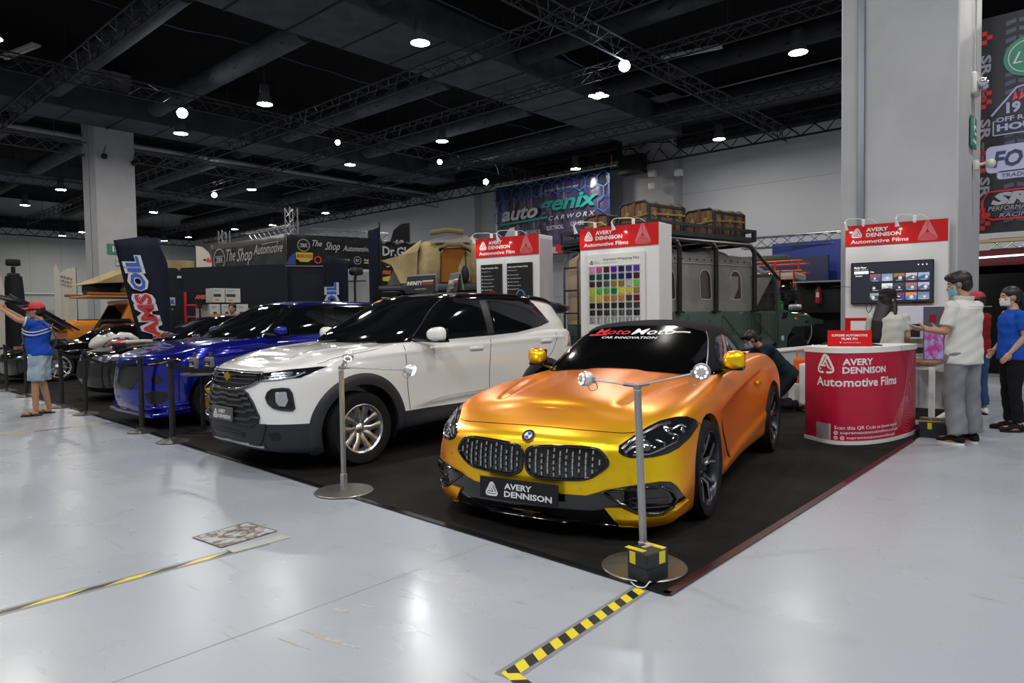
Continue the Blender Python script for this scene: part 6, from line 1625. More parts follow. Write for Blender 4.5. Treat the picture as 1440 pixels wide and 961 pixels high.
 MB().prism(rounded([(.65, .18), (.55, .62), (-.6, .72), (-.6, .18)], .12), 1.0, 1.02, Matrix(((1, 0, 0, 0), (0, 0, 1, 0), (0, 1, 0, 0), (0, 0, 0, 1)))).obj('mesh_window', black, r)
 MB().add([(.85, 1, .35), (.85, -1, .35), (1.7, 1., .30), (1.7, -1., .30), (.62, 1, .78), (.62, -1, .78)], [(0, 2, 4), (1, 5, 3), (2, 3, 5, 4), (0, 1, 3, 2)]).obj('canopy', tan, r, 0)
# ------------------------------------------------------------------ green truck
def build_truck():
 gr = mat('green truck paint', (.060, .105, .085), .22, coat=.5); gr2 = gr
 canvas = bump(noise_mix(mat('grey canvas', (.22, .21, .20), .85), (.19, .18, .17), (.25, .24, .225), 1.8), 6, .5, .05)
 tan = mat('tan canvas rear', (.42, .33, .22), .85)
 tube_m = mat('black roll cage', (.010, .011, .012), .3)
 root = thing('military_truck', 'dark green military style truck with grey canvas body and black roll cage', 'truck', (9.5, 5.4, 0), rad(-11))
 W = 2.1
 k = MB(); k.bbox((1.45, W / 2, 1.05), (2.9, W, .70), .03, 2); k.obj('load_body', gr, root)
 k = MB(); k.bbox((2.98, W / 2, 1.08), (.95, W, .62), .03, 2); k.obj('door_section', gr, root)
 k = MB()
 prof = [(3.40, .80), (3.40, 1.44), (3.85, 1.40), (4.95, 1.22), (5.06, 1.15), (5.08, .80)]
 k.add([(x, y, z) for y in (.42, W - .42) for x, z in prof], [tuple(range(6)), tuple(range(11, 5, -1))] + [(i, i + 6, (i + 1) % 6 + 6, (i + 1) % 6) for i in range(6)]); k.obj('bonnet', gr, root, 20)
 for y0, y1 in ((0, .45), (W - .45, W)):
  k = MB(); P = [(3.40, .55), (3.40, 1.43), (3.72, 1.40), (4.0, 1.30), (4.75, 1.24), (5.02, 1.20), (5.06, 1.12), (4.8, 1.12), (4.55, 1.09), (3.95, 1.09), (3.74, .90), (3.66, .55)]
  n = len(P); k.add([(x, y, z) for y in (y0, y1) for x, z in P], [tuple(range(n)), tuple(range(2 * n - 1, n - 1, -1))] + [(i, i + n, (i + 1) % n + n, (i + 1) % n) for i in range(n)]); k.obj('wing', gr, root, 20)
 k = MB()
 for i in range(5): k.box((3.56 + i * .035, -.004, 1.30), (.014, .01, .13), R=Matrix.Rotation(.35, 3, 'Y'))
 k.obj('vent_louvres', black, root)
 k = MB()   # pressed X panels and door frame ribs
 for x0, x1, z0, z1 in ((.12, .75, .78, 1.32), (1.72, 2.42, .78, 1.32), (2.62, 3.32, .80, 1.30)):
  k.tube([(x0, -.004, z0), (x1, -.004, z1)], .012, 6).tube([(x0, -.004, z1), (x1, -.004, z0)], .012, 6).tube([(x0 - .03, -.002, z0), (x0 - .03, -.002, z1)], .010, 6).tube([(x1 + .03, -.002, z0), (x1 + .03, -.002, z1)], .010, 6)
 k.tube([(1.1, -.004, .9), (1.1, -.004, 1.25)], .02, 8).tube([(1.35, -.004, .9), (1.35, -.004, 1.25)], .02, 8)
 k.obj('pressed_ribs', gr, root)
 k = MB(); k.tube([(2.62, .02, 1.38), (2.62, .04, 2.0), (2.72, .05, 2.05), (3.28, .05, 2.05), (3.38, .04, 1.95), (3.44, .02, 1.38)], .04, 8); k.obj('door_frame', gr, root)
 k = MB(); k.add([(2.66, .05, 1.42), (3.40, .05, 1.42), (3.34, .07, 2.0), (2.68, .07, 2.0)], [(0, 1, 2, 3)]); k.obj('door_window', mat('clear plastic', (.10, .10, .10), .05, alpha=.35), root, 0)
 k = MB(); k.tube([(3.46, 0, 1.40), (3.36, 0, 2.0), (3.36, W, 2.0), (3.46, W, 1.40)], .045, 8); k.obj('windscreen_frame', gr, root)
 k = MB(); P = []
 for i, x in enumerate((.03, .4, .8, 1.2, 1.6, 2.0, 2.4, 2.66)):
  zt = 2.46 + .06 * sin(i * 1.9) - (.10 if x > 2.3 else 0)
  P.append([(x, .02, 1.38), (x, .03 + .015 * sin(i * 2.3), 1.8), (x, .06, 2.18), (x, .16, zt - .04), (x, .5, zt + .03), (x, W - .5, zt + .03), (x, W - .16, zt - .04), (x, W - .06, 2.18), (x, W - .02, 1.38)])
 P.append([(3.30, .04, 2.05)] * 3 + [(3.32, .10, 2.06), (3.34, .5, 2.10), (3.34, W - .5, 2.10), (3.32, W - .1, 2.06)] + [(3.30, W - .04, 2.05)] * 2)
 k.grid(P); k.obj('canvas_cover', canvas, root, 60)
 k = MB()
 f = lambda u, v: (u, .016 - .0 * v, v)
 for x in (.18, 1.12, 1.98):
  fill(k, rounded([(x, 1.60), (x + .30, 1.60), (x + .30, 2.0), (x + .22, 2.10), (x + .08, 2.10), (x, 2.0)], .06, 3), lambda u, v: (u, .012 + .045 * max(0, (v - 1.38)), v))
 k.obj('clear_window', mat('window vinyl', (.06, .05, .045), .08, coat=.6), root, 0)
 k = MB()
 for x in (.18, 1.12, 1.98):
  stroke(k, rounded([(x, 1.60), (x + .30, 1.60), (x + .30, 2.0), (x + .22, 2.10), (x + .08, 2.10), (x, 2.0)], .06, 3), .015, lambda u, v: (u, .008 + .045 * max(0, (v - 1.38)), v), True)
 k.tube([(.03, .045, 2.20), (2.66, .045, 2.20)], .006, 5); k.obj('white_piping', mat('pale piping', (.5, .5, .5), .6), root, 0)
 k = MB()
 for i in range(14): k.ell((.1 + i * .19, .03, 2.26), .014, 8, 6)
 k.obj('canvas_studs', black, root)
 k = MB(); P = [[(-.02, W * v, z) for v in (0.03, .2, .4, .6, .8, .97)] for z in (1.2, 1.6, 2.0)] ; P.append([(.02, W * v, 2.42 + (.06 if .1 < v < .9 else -.08)) for v in (0.03, .2, .4, .6, .8, .97)]); k.grid(P); k.obj('rear_canvas', tan, root, 60)
 k = MB(); k.bbox((-.05, W * .32, 1.35), (.05, .09, 1.5), .01).bbox((-.05, W * .12, 1.35), (.05, .09, 1.5), .01).bbox((-.06, W / 2, .70), (.07, W, .16), .01).obj('rear_gate_frame', gr, root)
 k = MB(); k.tube([(-.10, W * .80, .7), (-.10, W * .80, 2.3), (.02, W * .80, 2.5)], .02, 6).tube([(-.10, W * .97, .7), (-.10, W * .97, 2.3), (.02, W * .97, 2.5)], .02, 6)
 for z in (1.0, 1.4, 1.8, 2.2): k.tube([(-.10, W * .80, z), (-.10, W * .97, z)], .016, 6)
 k.obj('ladder', tube_m, root)
 for i, x in enumerate((.52, 1.48, 2.60)):
  for y, d in ((-.03, 1), (W + .03, -1)):
   k = MB(); k.tube(spline([(x, y, 1.38), (x, y, 2.3), (x - .03, y, 2.46), (x - .14, y + .02 * d, 2.545), (x - .6, y + .03 * d, 2.56)], 6), .04, 10)
   k.box((x, y, 1.39), (.14, .10, .03)); k.obj('cage_hoop', tube_m, root)
 k = MB()
 for y in (-.02, W + .02): k.tube([(-.05, y, 2.56), (2.5, y, 2.56)], .035, 8).tube([(2.58, y, 2.50), (3.42, y, 1.98)], .03, 8)
 for x in (0, .9, 1.8, 2.5): k.tube([(x, 0, 2.57), (x, W, 2.57)], .03, 8)
 k.obj('cage_rails', tube_m, root)
 k = MB(); k.box((1.25, W / 2, 2.63), (2.7, W + .04, .03)); k.obj('rack_floor', tube_m, root)
 k = MB()
 for y in (-.02, W + .02):
  k.box((1.25, y, 2.81), (2.72, .03, .05)).box((1.25, y, 2.66), (2.72, .03, .07))
  for i in range(9): k.box((-.08 + i * .333, y, 2.73), (.03, .025, .15))
 for x in (-.09, 2.6): k.box((x, W / 2, 2.81), (.03, W, .05)).box((x, W / 2, 2.66), (.03, W, .07)).box((x, -.02, 2.73), (.07, .06, .20))
 k.obj('roof_rack', mat('dark blue grey rack', (.020, .024, .036), .35), root)
 MB().tube(spline([(4.9, .3, .65), (5.02, .25, .9), (4.98, .25, 1.22), (4.85, .25, 1.30), (4.3, .28, 1.34)], 6), .03, 10).obj('brush_guard', chrome, root)
 MB().tube([(3.42, .02, 1.5), (3.52, -.22, 1.62)], .012, 6).bbox((3.52, -.26, 1.68), (.05, .14, .22), .02).obj('wing_mirror', black, root)
 MB().box((4.42, -.006, 1.17), (.10, .008, .045)).obj('badge', black, root)
 MB().lathe([(0, 0), (.05, 0), (.05, .004), (0, .004)], 16, c=(3.55, -.006, .88), R=Matrix.Rotation(pi / 2, 3, 'X')).obj('round_sticker', white_ink, root)
 MB().ell((4.0, -.01, 1.24), (.04, .02, .03)).obj('marker_lamp', mat('amber', (.7, .3, .02), .3), root)
 MB().box((2.5, W / 2, .60), (4.8, 1.2, .22)).obj('chassis', black, root)
 for x in (.85, 4.22):
  for y, sd in ((.22, -1), (W - .22, 1)): wheel(root, x, y, .47, .47, .32, .23, 'split5', sd, rubber, satin_dark)
 wood = noise_mix(mat('trunk wood', (.16, .085, .040), .6), (.10, .052, .024), (.23, .125, .06), 4, stretch=(12, 12, 1)); strapm = mat('dark strap', (.018, .017, .020), .6); rope = mat('rope', (.30, .20, .07), .8); leather = mat('brown leather', (.14, .05, .03), .5)
 def trunk(loc, rz, s, label):
  t = thing('trunk', label, 'trunk', loc, rz, 'wooden trunks on the truck rack')
  a, b, c = s     # a along x, b along y
  k = MB(); P = [(-b / 2, 0), (b / 2, 0), (b / 2, c * .86), (b / 2 - .06, c * .97), (b / 2 - .14, c), (-b / 2 + .14, c), (-b / 2 + .06, c * .97), (-b / 2, c * .86)]
  k.add([(x, y, z) for x in (-a / 2, a / 2) for y, z in P], [tuple(range(8)), tuple(range(15, 7, -1))] + [(i, i + 8, (i + 1) % 8 + 8, (i + 1) % 8) for i in range(8)]); k.obj('case', wood, t, 20)
  for x in (-a * .22, a * .22):
   k = MB(); k.add([(x + d, y * 1.03, z * 1.012) for d in (-.035, .035) for y, z in P], [tuple(range(8)), tuple(range(15, 7, -1))] + [(i, i + 8, (i + 1) % 8 + 8, (i + 1) % 8) for i in range(8)]); k.obj('band', strapm, t, 20)
  k = MB()
  for x in (-a / 2, a / 2):
   for y in (-b / 2, b / 2): k.box((x, y, c * .44), (.05, .05, c * .88))
   k.tube([(x, -b / 2, c * .87), (x, -b / 2 + .08, c * .985), (x, b / 2 - .08, c * .985), (x, b / 2, c * .87)], .022, 6)
  for y in (-b / 2, b / 2):
   for z in (.02, c * .86): k.box((0, y, z), (a, .035, .04))
  k.obj('edging', strapm, t)
  k = MB()
  for sx in (-1,):
   for j, y in enumerate((-b * .22, b * .22)): k.lathe([(.035, 0), (.05, .012), (.035, .02)], 12, c=(-a / 2 - .005, y, c * .62), R=Matrix.Rotation(-pi / 2, 3, 'Y'))
   k.tube([(-a / 2 - .015, b / 2, c * .56), (-a / 2 - .03, 0, c * .52), (-a / 2 - .015, -b / 2, c * .58), (0, -b / 2 - .02, c * .60), (a / 2, -b / 2 - .02, c * .62)], .018, 6)
  for x in (-a * .36, 0, a * .36): k.lathe([(.02, 0), (.045, .012), (.03, .02)], 12, c=(x, -b / 2 - .005, c * .6), R=Matrix.Rotation(pi / 2, 3, 'X'))
  k.obj('rope', rope, t)
  MB().box((-a / 2 - .012, .02, c * .5), (.012, .06, c * 1.05), R=Matrix.Rotation(.12, 3, 'X')).obj('leather_strap', leather, t)
 R = Matrix.Rotation(rad(-11), 3, 'Z')
 for (x, y), s, l in (((.42, .45), (.85, .62, .52), 'middle one, highest in the photo'), ((2.05, .42), (.85, .62, .53), 'front one over the truck cab'), ((.40, 1.30), (.80, .55, .42), 'left one, partly hidden by the swatch stand'), ((1.35, 1.15), (.7, .6, .42), 'rear one between the middle and front trunks')):
  p = R @ V((x, y, 0)) + V((9.5, 5.4, 2.645)); trunk(p, rad(-11), s, 'strapped brown wooden trunk on the roof rack, ' + l)
# ------------------------------------------------------------------ banners, flags and booths further away
ban_black = mat('banner black', (.010, .010, .012), .5, spec=.2); ban_grey = mat('banner charcoal', (.045, .045, .052), .45, spec=.3); navy = mat('navy cloth', (.010, .013, .028), .7)
def plane_frame(p0, p1):
 """maps (u along p0->p1, v up, off towards the viewer)"""
 a, b = V((*p0, 0)), V((*p1, 0)); d = (b - a); L = d.length; d /= L; n = V((d.y, -d.x, 0))
 if n.dot(V((0, 0, 0)) - a) < 0: n = -n
 return L, (lambda u, v, o=0.: tuple(a + d * u + n * o + V((0, 0, v))))
def cloth(k, f, u0, u1, v0, v1, amp=.03, nu=24, nv=6, th=.012, seed=1.):
 P = []
 for i in range(nu + 1):
  u = u0 + (u1 - u0) * i / nu
  P.append([f(u, v0 + (v1 - v0) * j / nv, amp * sin(i * 1.3 + seed) * (.4 + .6 * cos(j * 1.1 + seed * i * .3))) for j in range(nv + 1)])
 k.grid(P)
 return k
def feather(name, label, base, top_z, w, lean, m, marks=None, rz=0., pole=True, shape='feather'):
 t = thing(name, label, 'flag', base, rz)
 MB().tube([(0, 0, 0), (0, 0, top_z * .6), (lean * .3, 0, top_z)], [.018, .014, .008], 6).obj('pole', black, t)
 MB().lathe([(0, 0), (.2, 0), (.2, .02), (0, .04)], 20).obj('base', black, t)
 z0 = .75
 if shape == 'feather': P = [(.02, z0), (w * .95, z0 + .1), (w, top_z * .6), (w * .97, top_z * .82), (w * .75, top_z * .94), (w * .4, top_z * .99), (.02, top_z)]
 else: P = [(.02, z0), (w, z0), (w, top_z * .97), (.02, top_z)]
 k = MB(); k.prism(P, -.006, .006, Matrix(((1, 0, 0, 0), (0, 0, 1, 0), (0, 1, 0, 0), (0, 0, 0, 1)))); k.obj('cloth', m, t, 0)
 return t
def amsoil(k1, k2, kw, f, H, flip=False):
 """vertical brand lettering on its side: red AMS, blue OIL, white outline"""
 pass
def build_background():
 base = (5.62, 15., 0)
 L, g = plane_frame((5.05, 15.25), (6.05, 14.75))
 t = thing('feather_flag', 'tall dark feather flag with red and blue outlined lettering, behind the black hatchback', 'flag', (5.6, 15.0, 0))
 MB().tube([(.30, -.10, 0), (.36, -.15, 1.6), (.28, -.12, 2.6), (.02, .02, 3.12), (-.35, .16, 3.05)], [.03, .025, .02, .012, .008], 8).obj('pole', black, t)
 MB().lathe([(0, 0), (.25, 0), (.25, .02), (.04, .06), (0, .06)], 20, c=(.30, -.10, 0)).obj('base', black, t)
 o = V((5.6, 15., 0))
 def fl(u, v, off=0.): return tuple(V(g(u, v, off)) - o)
 k = MB(); P = []
 for i in range(15):
  v = .90 + 2.12 * i / 14; s = (v - .9) / 2.12
  ul = .42 - .42 * s; ur = .93 + .06 * sin(s * 3) - .24 * max(0, s - .80) / .2 * .6
  P.append([fl(ul + (ur - ul) * j / 6, v + (.12 * j / 6 if i == 14 else 0) * (1 if j < 5 else .6), .03 * sin(j * 1.4 + i * .35)) for j in range(7)])
 k.grid(P); c = k.obj('cloth', navy, t, 60); md = c.modifiers.new('s', 'SOLIDIFY'); md.thickness = .006
 def place(word, v0, v1, h, m, off, bold, grow=0.):
  vs, fs, wd = text_geo(word, .0, bold)
  k = MB(); out = []
  for a, b in vs:
   v = v0 + (v1 - v0) * a / wd; s = (v - .9) / 2.12
   uc = .72 - .50 * s
   out.append(fl(uc - (b - .5) * h + (a / wd) * .0, v, off))
  k.add(out, fs); return k
 lz = mat('flag white', (.6, .6, .63), .6)
 k = place('AMS', 1.00, 1.95, .34, None, .045, .11); k2 = place('OIL', 1.98, 2.72, .30, None, .045, .11); k.add(k2.v, k2.f); wb = k.obj('white_outline', lz, c, 0)
 k = MB(); stroke(k, [(.0, 0)] * 2, .0);
 place('AMS', 1.03, 1.93, .29, None, .052, .035).obj('red_lettering', mat('flag red', (.50, .02, .03), .6), c, 0)
 place('OIL', 2.00, 2.70, .25, None, .052, .035).obj('blue_lettering', mat('flag blue', (.03, .10, .50), .6), c, 0)
 def wall(p0, p1, h, label, name='partition'):
  L, g = plane_frame(p0, p1); t = thing(name, label, 'partition', (*p0, 0)); o = V((*p0, 0)); f = lambda u, v, w=0: tuple(V(g(u, v, w)) - o)
  k = MB(); P = rounded([(0, 0), (L, 0), (L, h), (0, h)], .12, 4)
  n = len(P); k.add([f(u, v, .03) for u, v in P] + [f(u, v, -.03) for u, v in P], [tuple(range(n)), tuple(range(2 * n - 1, n - 1, -1))] + [(i, (i + 1) % n, (i + 1) % n + n, i + n) for i in range(n)]); k.obj('panel', mat('fabric wall', (.020, .023, .032), .75), t, 20)
  return t, f, L
 t, f, L = wall((7.45, 19.5), (7.95, 19.15), 2.8, 'narrow dark fabric partition with a small logo beside the feather flag')
 k = MB(); fill(k, rrect(.12, 1.78, .50, 2.0, .01), lambda u, v: f(u, v, .035)); k.obj('logo_ground', mat('logo pale', (.45, .45, .5), .5), t, 0)
 k = MB(); put_text(k, 'AMS', .14, 1.83, .11, .19, bold=.06, f=lambda u, v: f(u, v, .04)); k.obj('logo_red', red_ink, t, 0)
 k = MB(); put_text(k, 'OIL', .33, 1.83, .11, .16, bold=.06, f=lambda u, v: f(u, v, .04)); k.obj('logo_blue', blue_ink, t, 0)
 k = MB(); put_text(k, 'lubricants', .15, 1.66, .04, .3, f=lambda u, v: f(u, v, .04)); k.box(f(.62, 2.55, .04), (.08, .08, .06)); k.obj('small_print', white_ink, t, 0)
 t, f, L = wall((7.98, 19.15), (9.45, 16.2), 2.8, 'wide dark fabric partition behind the stacked boxes')
 t, f, L = wall((9.55, 16.45), (10.9, 15.7), 2.8, 'dark grey partition wing to the right of the stacked boxes')
 MB().tube([V(f(0, 2.76, .05)), V(f(L, 2.76, .05))], .02, 6).obj('top_rail', mat('grey rail', (.25, .25, .27), .4, .6), t)
 t = thing('shelf_rack', 'red and black shelf rack holding oil boxes in the dark booth', 'rack', (7.35, 17.1, 0), rad(0))
 rm = mat('red rack', (.55, .015, .02), .4)
 k = MB()
 for x in (-.12, 1.9): k.tube([(x, 0, 0), (x, 0, 2.06)], .03, 6)
 for x in (.08, 2.1): k.tube([(x, -.15, 0), (x, -.15, 1.76)], .025, 6)
 k.tube([(-.12, 0, 1.74), (.08, -.15, 1.74)], .02, 6).tube([(-.12, 0, 1.45), (.08, -.15, 1.45)], .02, 6).obj('uprights', rm, t)
 MB().bbox((.20, .05, 1.92), (.55, .03, .34), .005, 1).bbox((2.2, .05, 1.92), (.55, .03, .34), .005, 1).obj('header_board', ban_black, t)
 k = MB()
 for u in (.12, 2.05): put_text(k, 'AMSOIL', u, 1.90, .10, .40, shear=.3, bold=.06, f=lambda a, b: (a, .030, b))
 k.obj('header_lettering', mat('logo red pale', (.6, .12, .12), .5), t, 0)
 k = MB(); k.box((1.0, -.18, 1.48), (1.9, .02, .36)); k.obj('banner_ground', mat('logo pale', (.45, .45, .5), .5), t, 0)
 k = MB(); put_text(k, 'AMS', .30, 1.36, .27, .72, shear=.25, bold=.08, f=lambda a, b: (a, -.192, b)); k.obj('banner_red', red_ink, t, 0)
 k = MB(); put_text(k, 'OIL', 1.10, 1.36, .27, .68, shear=.25, bold=.08, f=lambda a, b: (a, -.192, b)); k.obj('banner_blue', blue_ink, t, 0)
 MB().box((.55, -.6, 1.775), (1.5, .5, .02)).tube([(.55, -.85, 0), (.55, -.85, 1.8)], .02, 6).tube([(1.2, -.85, 0), (1.2, -.85, 1.8)], .02, 6).tube([(-.15, -.85, 0), (-.15, -.85, 1.77)], .02, 6).box((.55, -.6, 1.0), (1.5, .5, .02)).obj('black_shelf', black, t)
 card = mat('white carton', (.52, .52, .51), .6)
 for i, (x, w, z, c, l) in enumerate(((7.50, .30, 1.79, card, 'on top, left one'), (7.81, .38, 1.79, card, 'on top, right one'), (7.40, .27, 1.43, None, 'second layer, left one with orange bands'), (7.70, .25, 1.43, None, 'second layer, middle one'), (8.02, .36, 1.43, card, 'second layer, pale right one'), (7.42, .30, 1.10, None, 'third layer, left one with a yellow band'), (7.90, .55, 1.10, card, 'third layer, wide one'))):
  b = thing('carton', 'white oil carton in the dark booth, ' + l, 'box', (x, 16.40, z), 0, 'oil cartons in the dark booth'); h = .345 if i < 2 else .32
  MB().bbox((w / 2, 0, h / 2), (w - .015, .40, h), .004, 1).obj('carton', card, b)
  k = MB()
  if i < 2: k.box((w * .35, -.202, h * .5), (w * .6, .004, .07)); put_text(k, 'DOT', w * .15, h * .78, .04, w * .4, f=lambda a, q: (a, -.203, q))
  else: put_text(k, 'OIL', w * .2, h * .72, .045, w * .45, f=lambda a, q: (a, -.203, q)); k.box((w * .5, -.202, h * .35), (w * .3, .004, .05))
  k.obj('carton_print', mat('dark carton print', (.04, .04, .045), .5), b, 0)
  k = MB(); cc = (.65, .20, .05) if i != 5 else (.60, .55, .05)
  k.box((w * .3 if i < 2 else w * .5, -.2025, h * .18), (w * (.35 if i < 2 else .9), .004, .035 if i < 2 else .06)); k.obj('colour_band', mat('carton band %d' % (i == 5), cc, .5), b, 0)
 def flag2(label, x, y, zt, w, rz, zb=.7):
  t = thing('feather_flag', label, 'flag', (x, y, 0), rad(rz))
  MB().tube([(0, 0, 0), (0, 0, zt + .12)], .02, 6).obj('pole', black, t); MB().lathe([(0, 0), (.2, 0), (.2, .02), (0, .04)], 16).obj('base', black, t)
  k = MB(); P = []
  for i in range(9):
   v = zb + (zt - zb) * i / 8; P.append([(w * j / 5, .025 * sin(j * 1.7 + i * .8), v - (.30 * w * j / 5 if i == 8 else 0)) for j in range(6)])
  k.grid(P); c = k.obj('cloth', navy, t, 60); md = c.modifiers.new('s', 'SOLIDIFY'); md.thickness = .006
  for off, word, v0, v1, m, bd in ((-.034, 'AMSOIL', zb + .1, zt - .75, lz, .10),):
   vs, fs, wd = text_geo(word, 0, bd); k = MB(); k.add([(w * .30 - (b - .5) * w * .5 + (a / wd) * -w * .0, off, v0 + (v1 - v0) * a / wd) for a, b in vs], fs); k.obj('white_outline', m, c, 0)
  for word, a0, a1, m in (('AMS', 0, .5, mat('flag red', (.50, .02, .03), .6)), ('OIL', .52, 1, mat('flag blue', (.03, .10, .50), .6))):
   v0, v1 = zb + .1, zt - .75
   vs, fs, wd = text_geo(word, 0, .03); k = MB(); k.add([(w * .30 - (b - .5) * w * .40, -.040, v0 + (v1 - v0) * (a0 + (a1 - a0) * a / wd)) for a, b in vs], fs); k.obj('lettering', m, c, 0)
 flag2('broad dark banner flag with blue lettering edge, left of the camera rig', 10.05, 15.4, 3.05, .62, -48, .8)
 flag2('narrow dark banner flag with a pointed top, left of the tan roof tent', 10.05, 13.05, 3.5, .27, 131, .8)
 t = thing('camera_rig', 'black camera stabiliser on a stand between two dark flags', 'camera rig', (11.0, 15.4, 0))
 k = MB(); k.tube([(0, 0, 0), (0, 0, 2.35)], .03, 6).tube([(-.2, 0, 2.35), (.35, 0, 2.38)], .02, 6).tube([(0, 0, 1.3), (.3, -.1, 0)], .015, 6).tube([(0, 0, 1.3), (-.3, -.1, 0)], .015, 6); k.obj('stand', black, t); MB().bbox((.05, 0, 2.62), (.36, .2, .2), .05).ell((-.12, -.1, 2.6), .1).tube([(.0, 0, 2.35), (.05, 0, 2.6)], .04, 6).obj('camera', black, t)
 tm = mat('bright truss', (.32, .33, .35), .35, .8)
 def tbeam(name, label, p0, p1, w=.3, r=.022):
  p0, p1 = V(p0), V(p1); d = p1 - p0; u = d.normalized(); s = u.cross(V((0, 0, 1))) if abs(u.z) < .9 else V((1, 0, 0)); s.normalize(); q = u.cross(s)
  t = thing(name, label, 'truss', p0); C = [s * a * w / 2 + q * b * w / 2 for a, b in ((1, 1), (1, -1), (-1, -1), (-1, 1))]
  k = MB()
  for c in C: k.tube([c, d + c], r, 5)
  n = max(3, int(d.length / w / 1.1))
  for a in range(4):
   for i in range(n): k.tube([d * (i / n) + C[a], d * ((i + 1) / n) + C[(a + 1) % 4]], r * .5, 4, False)
  k.obj('lattice', tm, t, 0)
 tbeam('truss_post', 'silver truss post at the left end of the script banner', (12.3, 25.5, 0), (12.3, 25.5, 4.75))
 tbeam('truss_post', 'silver truss post at the corner of the script banners', (12.75, 21.45, 0), (12.75, 21.45, 5.2))
 tbeam('truss_beam', 'silver truss beam behind the left script banner', (13.2, 25.6, 4.55), (13.2, 22.0, 4.55), .3)
 tbeam('truss_beam', 'silver truss beam behind the right script banner', (13.5, 21.3, 4.40), (16.4, 20.9, 4.40), .3)
 def banner(p0, p1, z0, z1, label, m, name='banner', amp=.03):
  L, g = plane_frame(p0, p1); o = V((*p0, 0)); t = thing(name, label, 'banner', (*p0, 0)); f = lambda u, v, w=0: tuple(V(g(u, v, w)) - o)
  c = cloth(MB(), f, 0, L, z0, z1, amp).obj('cloth', m, t, 60); md = c.modifiers.new('s', 'SOLIDIFY'); md.thickness = .01
  return t, c, f, L
 def script(k, s, x, y, h, w, f):
  put_text(k, s, x, y, h, w, shear=.45, bold=.006, f=f)
 def round_logo(k, x, y, r, f):
  stroke(k, circ(x, y, r, 32), r * .10, f, True); stroke(k, [(x - r * .75, y + r * .28), (x + r * .75, y + r * .28)], r * .06, f); stroke(k, [(x - r * .75, y - r * .28), (x + r * .75, y - r * .28)], r * .06, f); put_text(k, 'TSA', x, y - r * .18, r * .36, r * 1.1, 'c', shear=.3, bold=.05, f=f)
 pale = mat('banner white', (.50, .50, .52), .6)
 t, c, f, L = banner((11.9, 25.7), (12.25, 20.95), 2.95, 4.2, 'grey banner with white script lettering and round logo, left of the corner', ban_grey)
 g = lambda u, v: f(u, v, .06)
 k = MB(); round_logo(k, .62, 3.62, .38, g); script(k, 'The', 1.10, 3.52, .45, .62, g); script(k, 'Shop', 1.80, 3.47, .48, 1.0, g); script(k, 'Automotive', 2.88, 3.64, .36, 1.75, g); stroke(k, [(3.4, 3.97), (4.4, 4.0)], .02, g); k.obj('lettering', pale, c, 0)
 t, c, f, L = banner((12.25, 20.95), (15.1, 20.05), 3.1, 4.22, 'black banner with white script lettering above sponsor logos, right of the corner', ban_black)
 g = lambda u, v: f(u, v, .06)
 k = MB(); round_logo(k, .55, 3.86, .20, g); script(k, 'The', .84, 3.84, .22, .34, g); script(k, 'Shop', 1.28, 3.74, .28, .52, g); script(k, 'Automotive', 1.90, 3.72, .20, .98, g)
 stroke(k, circ(2.42, 3.40, .13, 24), .015, g, True); put_text(k, 'ET', 2.42, 3.36, .08, .12, 'c', bold=.04, f=g); put_text(k, 'RACE', 1.92, 3.38, .06, .22, bold=.03, f=g)
 k.obj('lettering', pale, c, 0)
 k = MB(); fill(k, [(.30, 3.38), (.84, 3.38), (.86, 3.62), (.28, 3.62)], g); fill(k, [(.42, 3.30), (.70, 3.30), (.80, 3.39), (.34, 3.39)], g); fill(k, rrect(2.66, 3.30, 2.92, 3.35, .01), g); k.obj('yellow_logo', mat('banner yellow', (.60, .48, .03), .5), c, 0)
 g2 = lambda u, v: f(u, v, .068)
 k = MB(); put_text(k, 'IRON DOG', .32, 3.44, .12, .50, bold=.05, f=g2); stroke(k, circ(1.02, 3.38, .11, 20), .05, g2, True); k.obj('red_logo', mat('banner red', (.50, .03, .02), .5), c, 0)
 k = MB(); put_text(k, 'Dubai', 2.66, 3.39, .07, .26, bold=.04, f=g); k.obj('logo_print', pale, c, 0)
 k = MB(); P = [(-.02, 3.12), (-.02, 3.22), (.06, 3.42), (.18, 3.56), (.27, 3.60), (.27, 3.12)]; fill(k, P, g); k.obj('blue_logo', mat('banner blue', (.02, .05, .25), .5), c, 0)
 t, c, f, L = banner((15.35, 20.0), (18.6, 19.5), 2.1, 4.15, "black banner with large pale block lettering behind the roof tent", ban_black)
 g = lambda u, v: f(u, v, .06)
 k = MB(); put_text(k, "Dr.G's", .12, 3.62, .34, 1.15, bold=.03, f=g); k.obj('lettering', pale, c, 0)
 k = MB(); fill(k, circ(.32, 3.32, .13, 20), g); fill(k, [(.1, 2.70), (.45, 2.66), (.48, 2.9), (.1, 2.82)], g); k.obj('yellow_logo', mat('banner yellow', (.60, .48, .03), .5), c, 0)
 k = MB(); put_text(k, 'WORLD', .5, 3.26, .12, .5, bold=.03, f=g); k.obj('logo_print', pale, c, 0)
 k = MB(); put_text(k, 'FIRE', .1, 2.94, .13, .36, shear=.2, bold=.06, f=g); k.obj('red_logo', mat('banner orange', (.55, .12, .02), .5), c, 0)
 t = feather('feather_flag', 'black feather flag with rounded top and pale letters behind the roof tent', (17.0, 20.2, 0), 4.95, .85, 0, ban_black, rz=rad(155))
 vs, fs, wd = text_geo('CROSS', 0, .04); k = MB(); k.add([(.42 - (b - .5) * -.30, .02, 3.0 + 1.3 * a / wd) for a, b in vs], fs); k.obj('lettering', pale, t, 0)
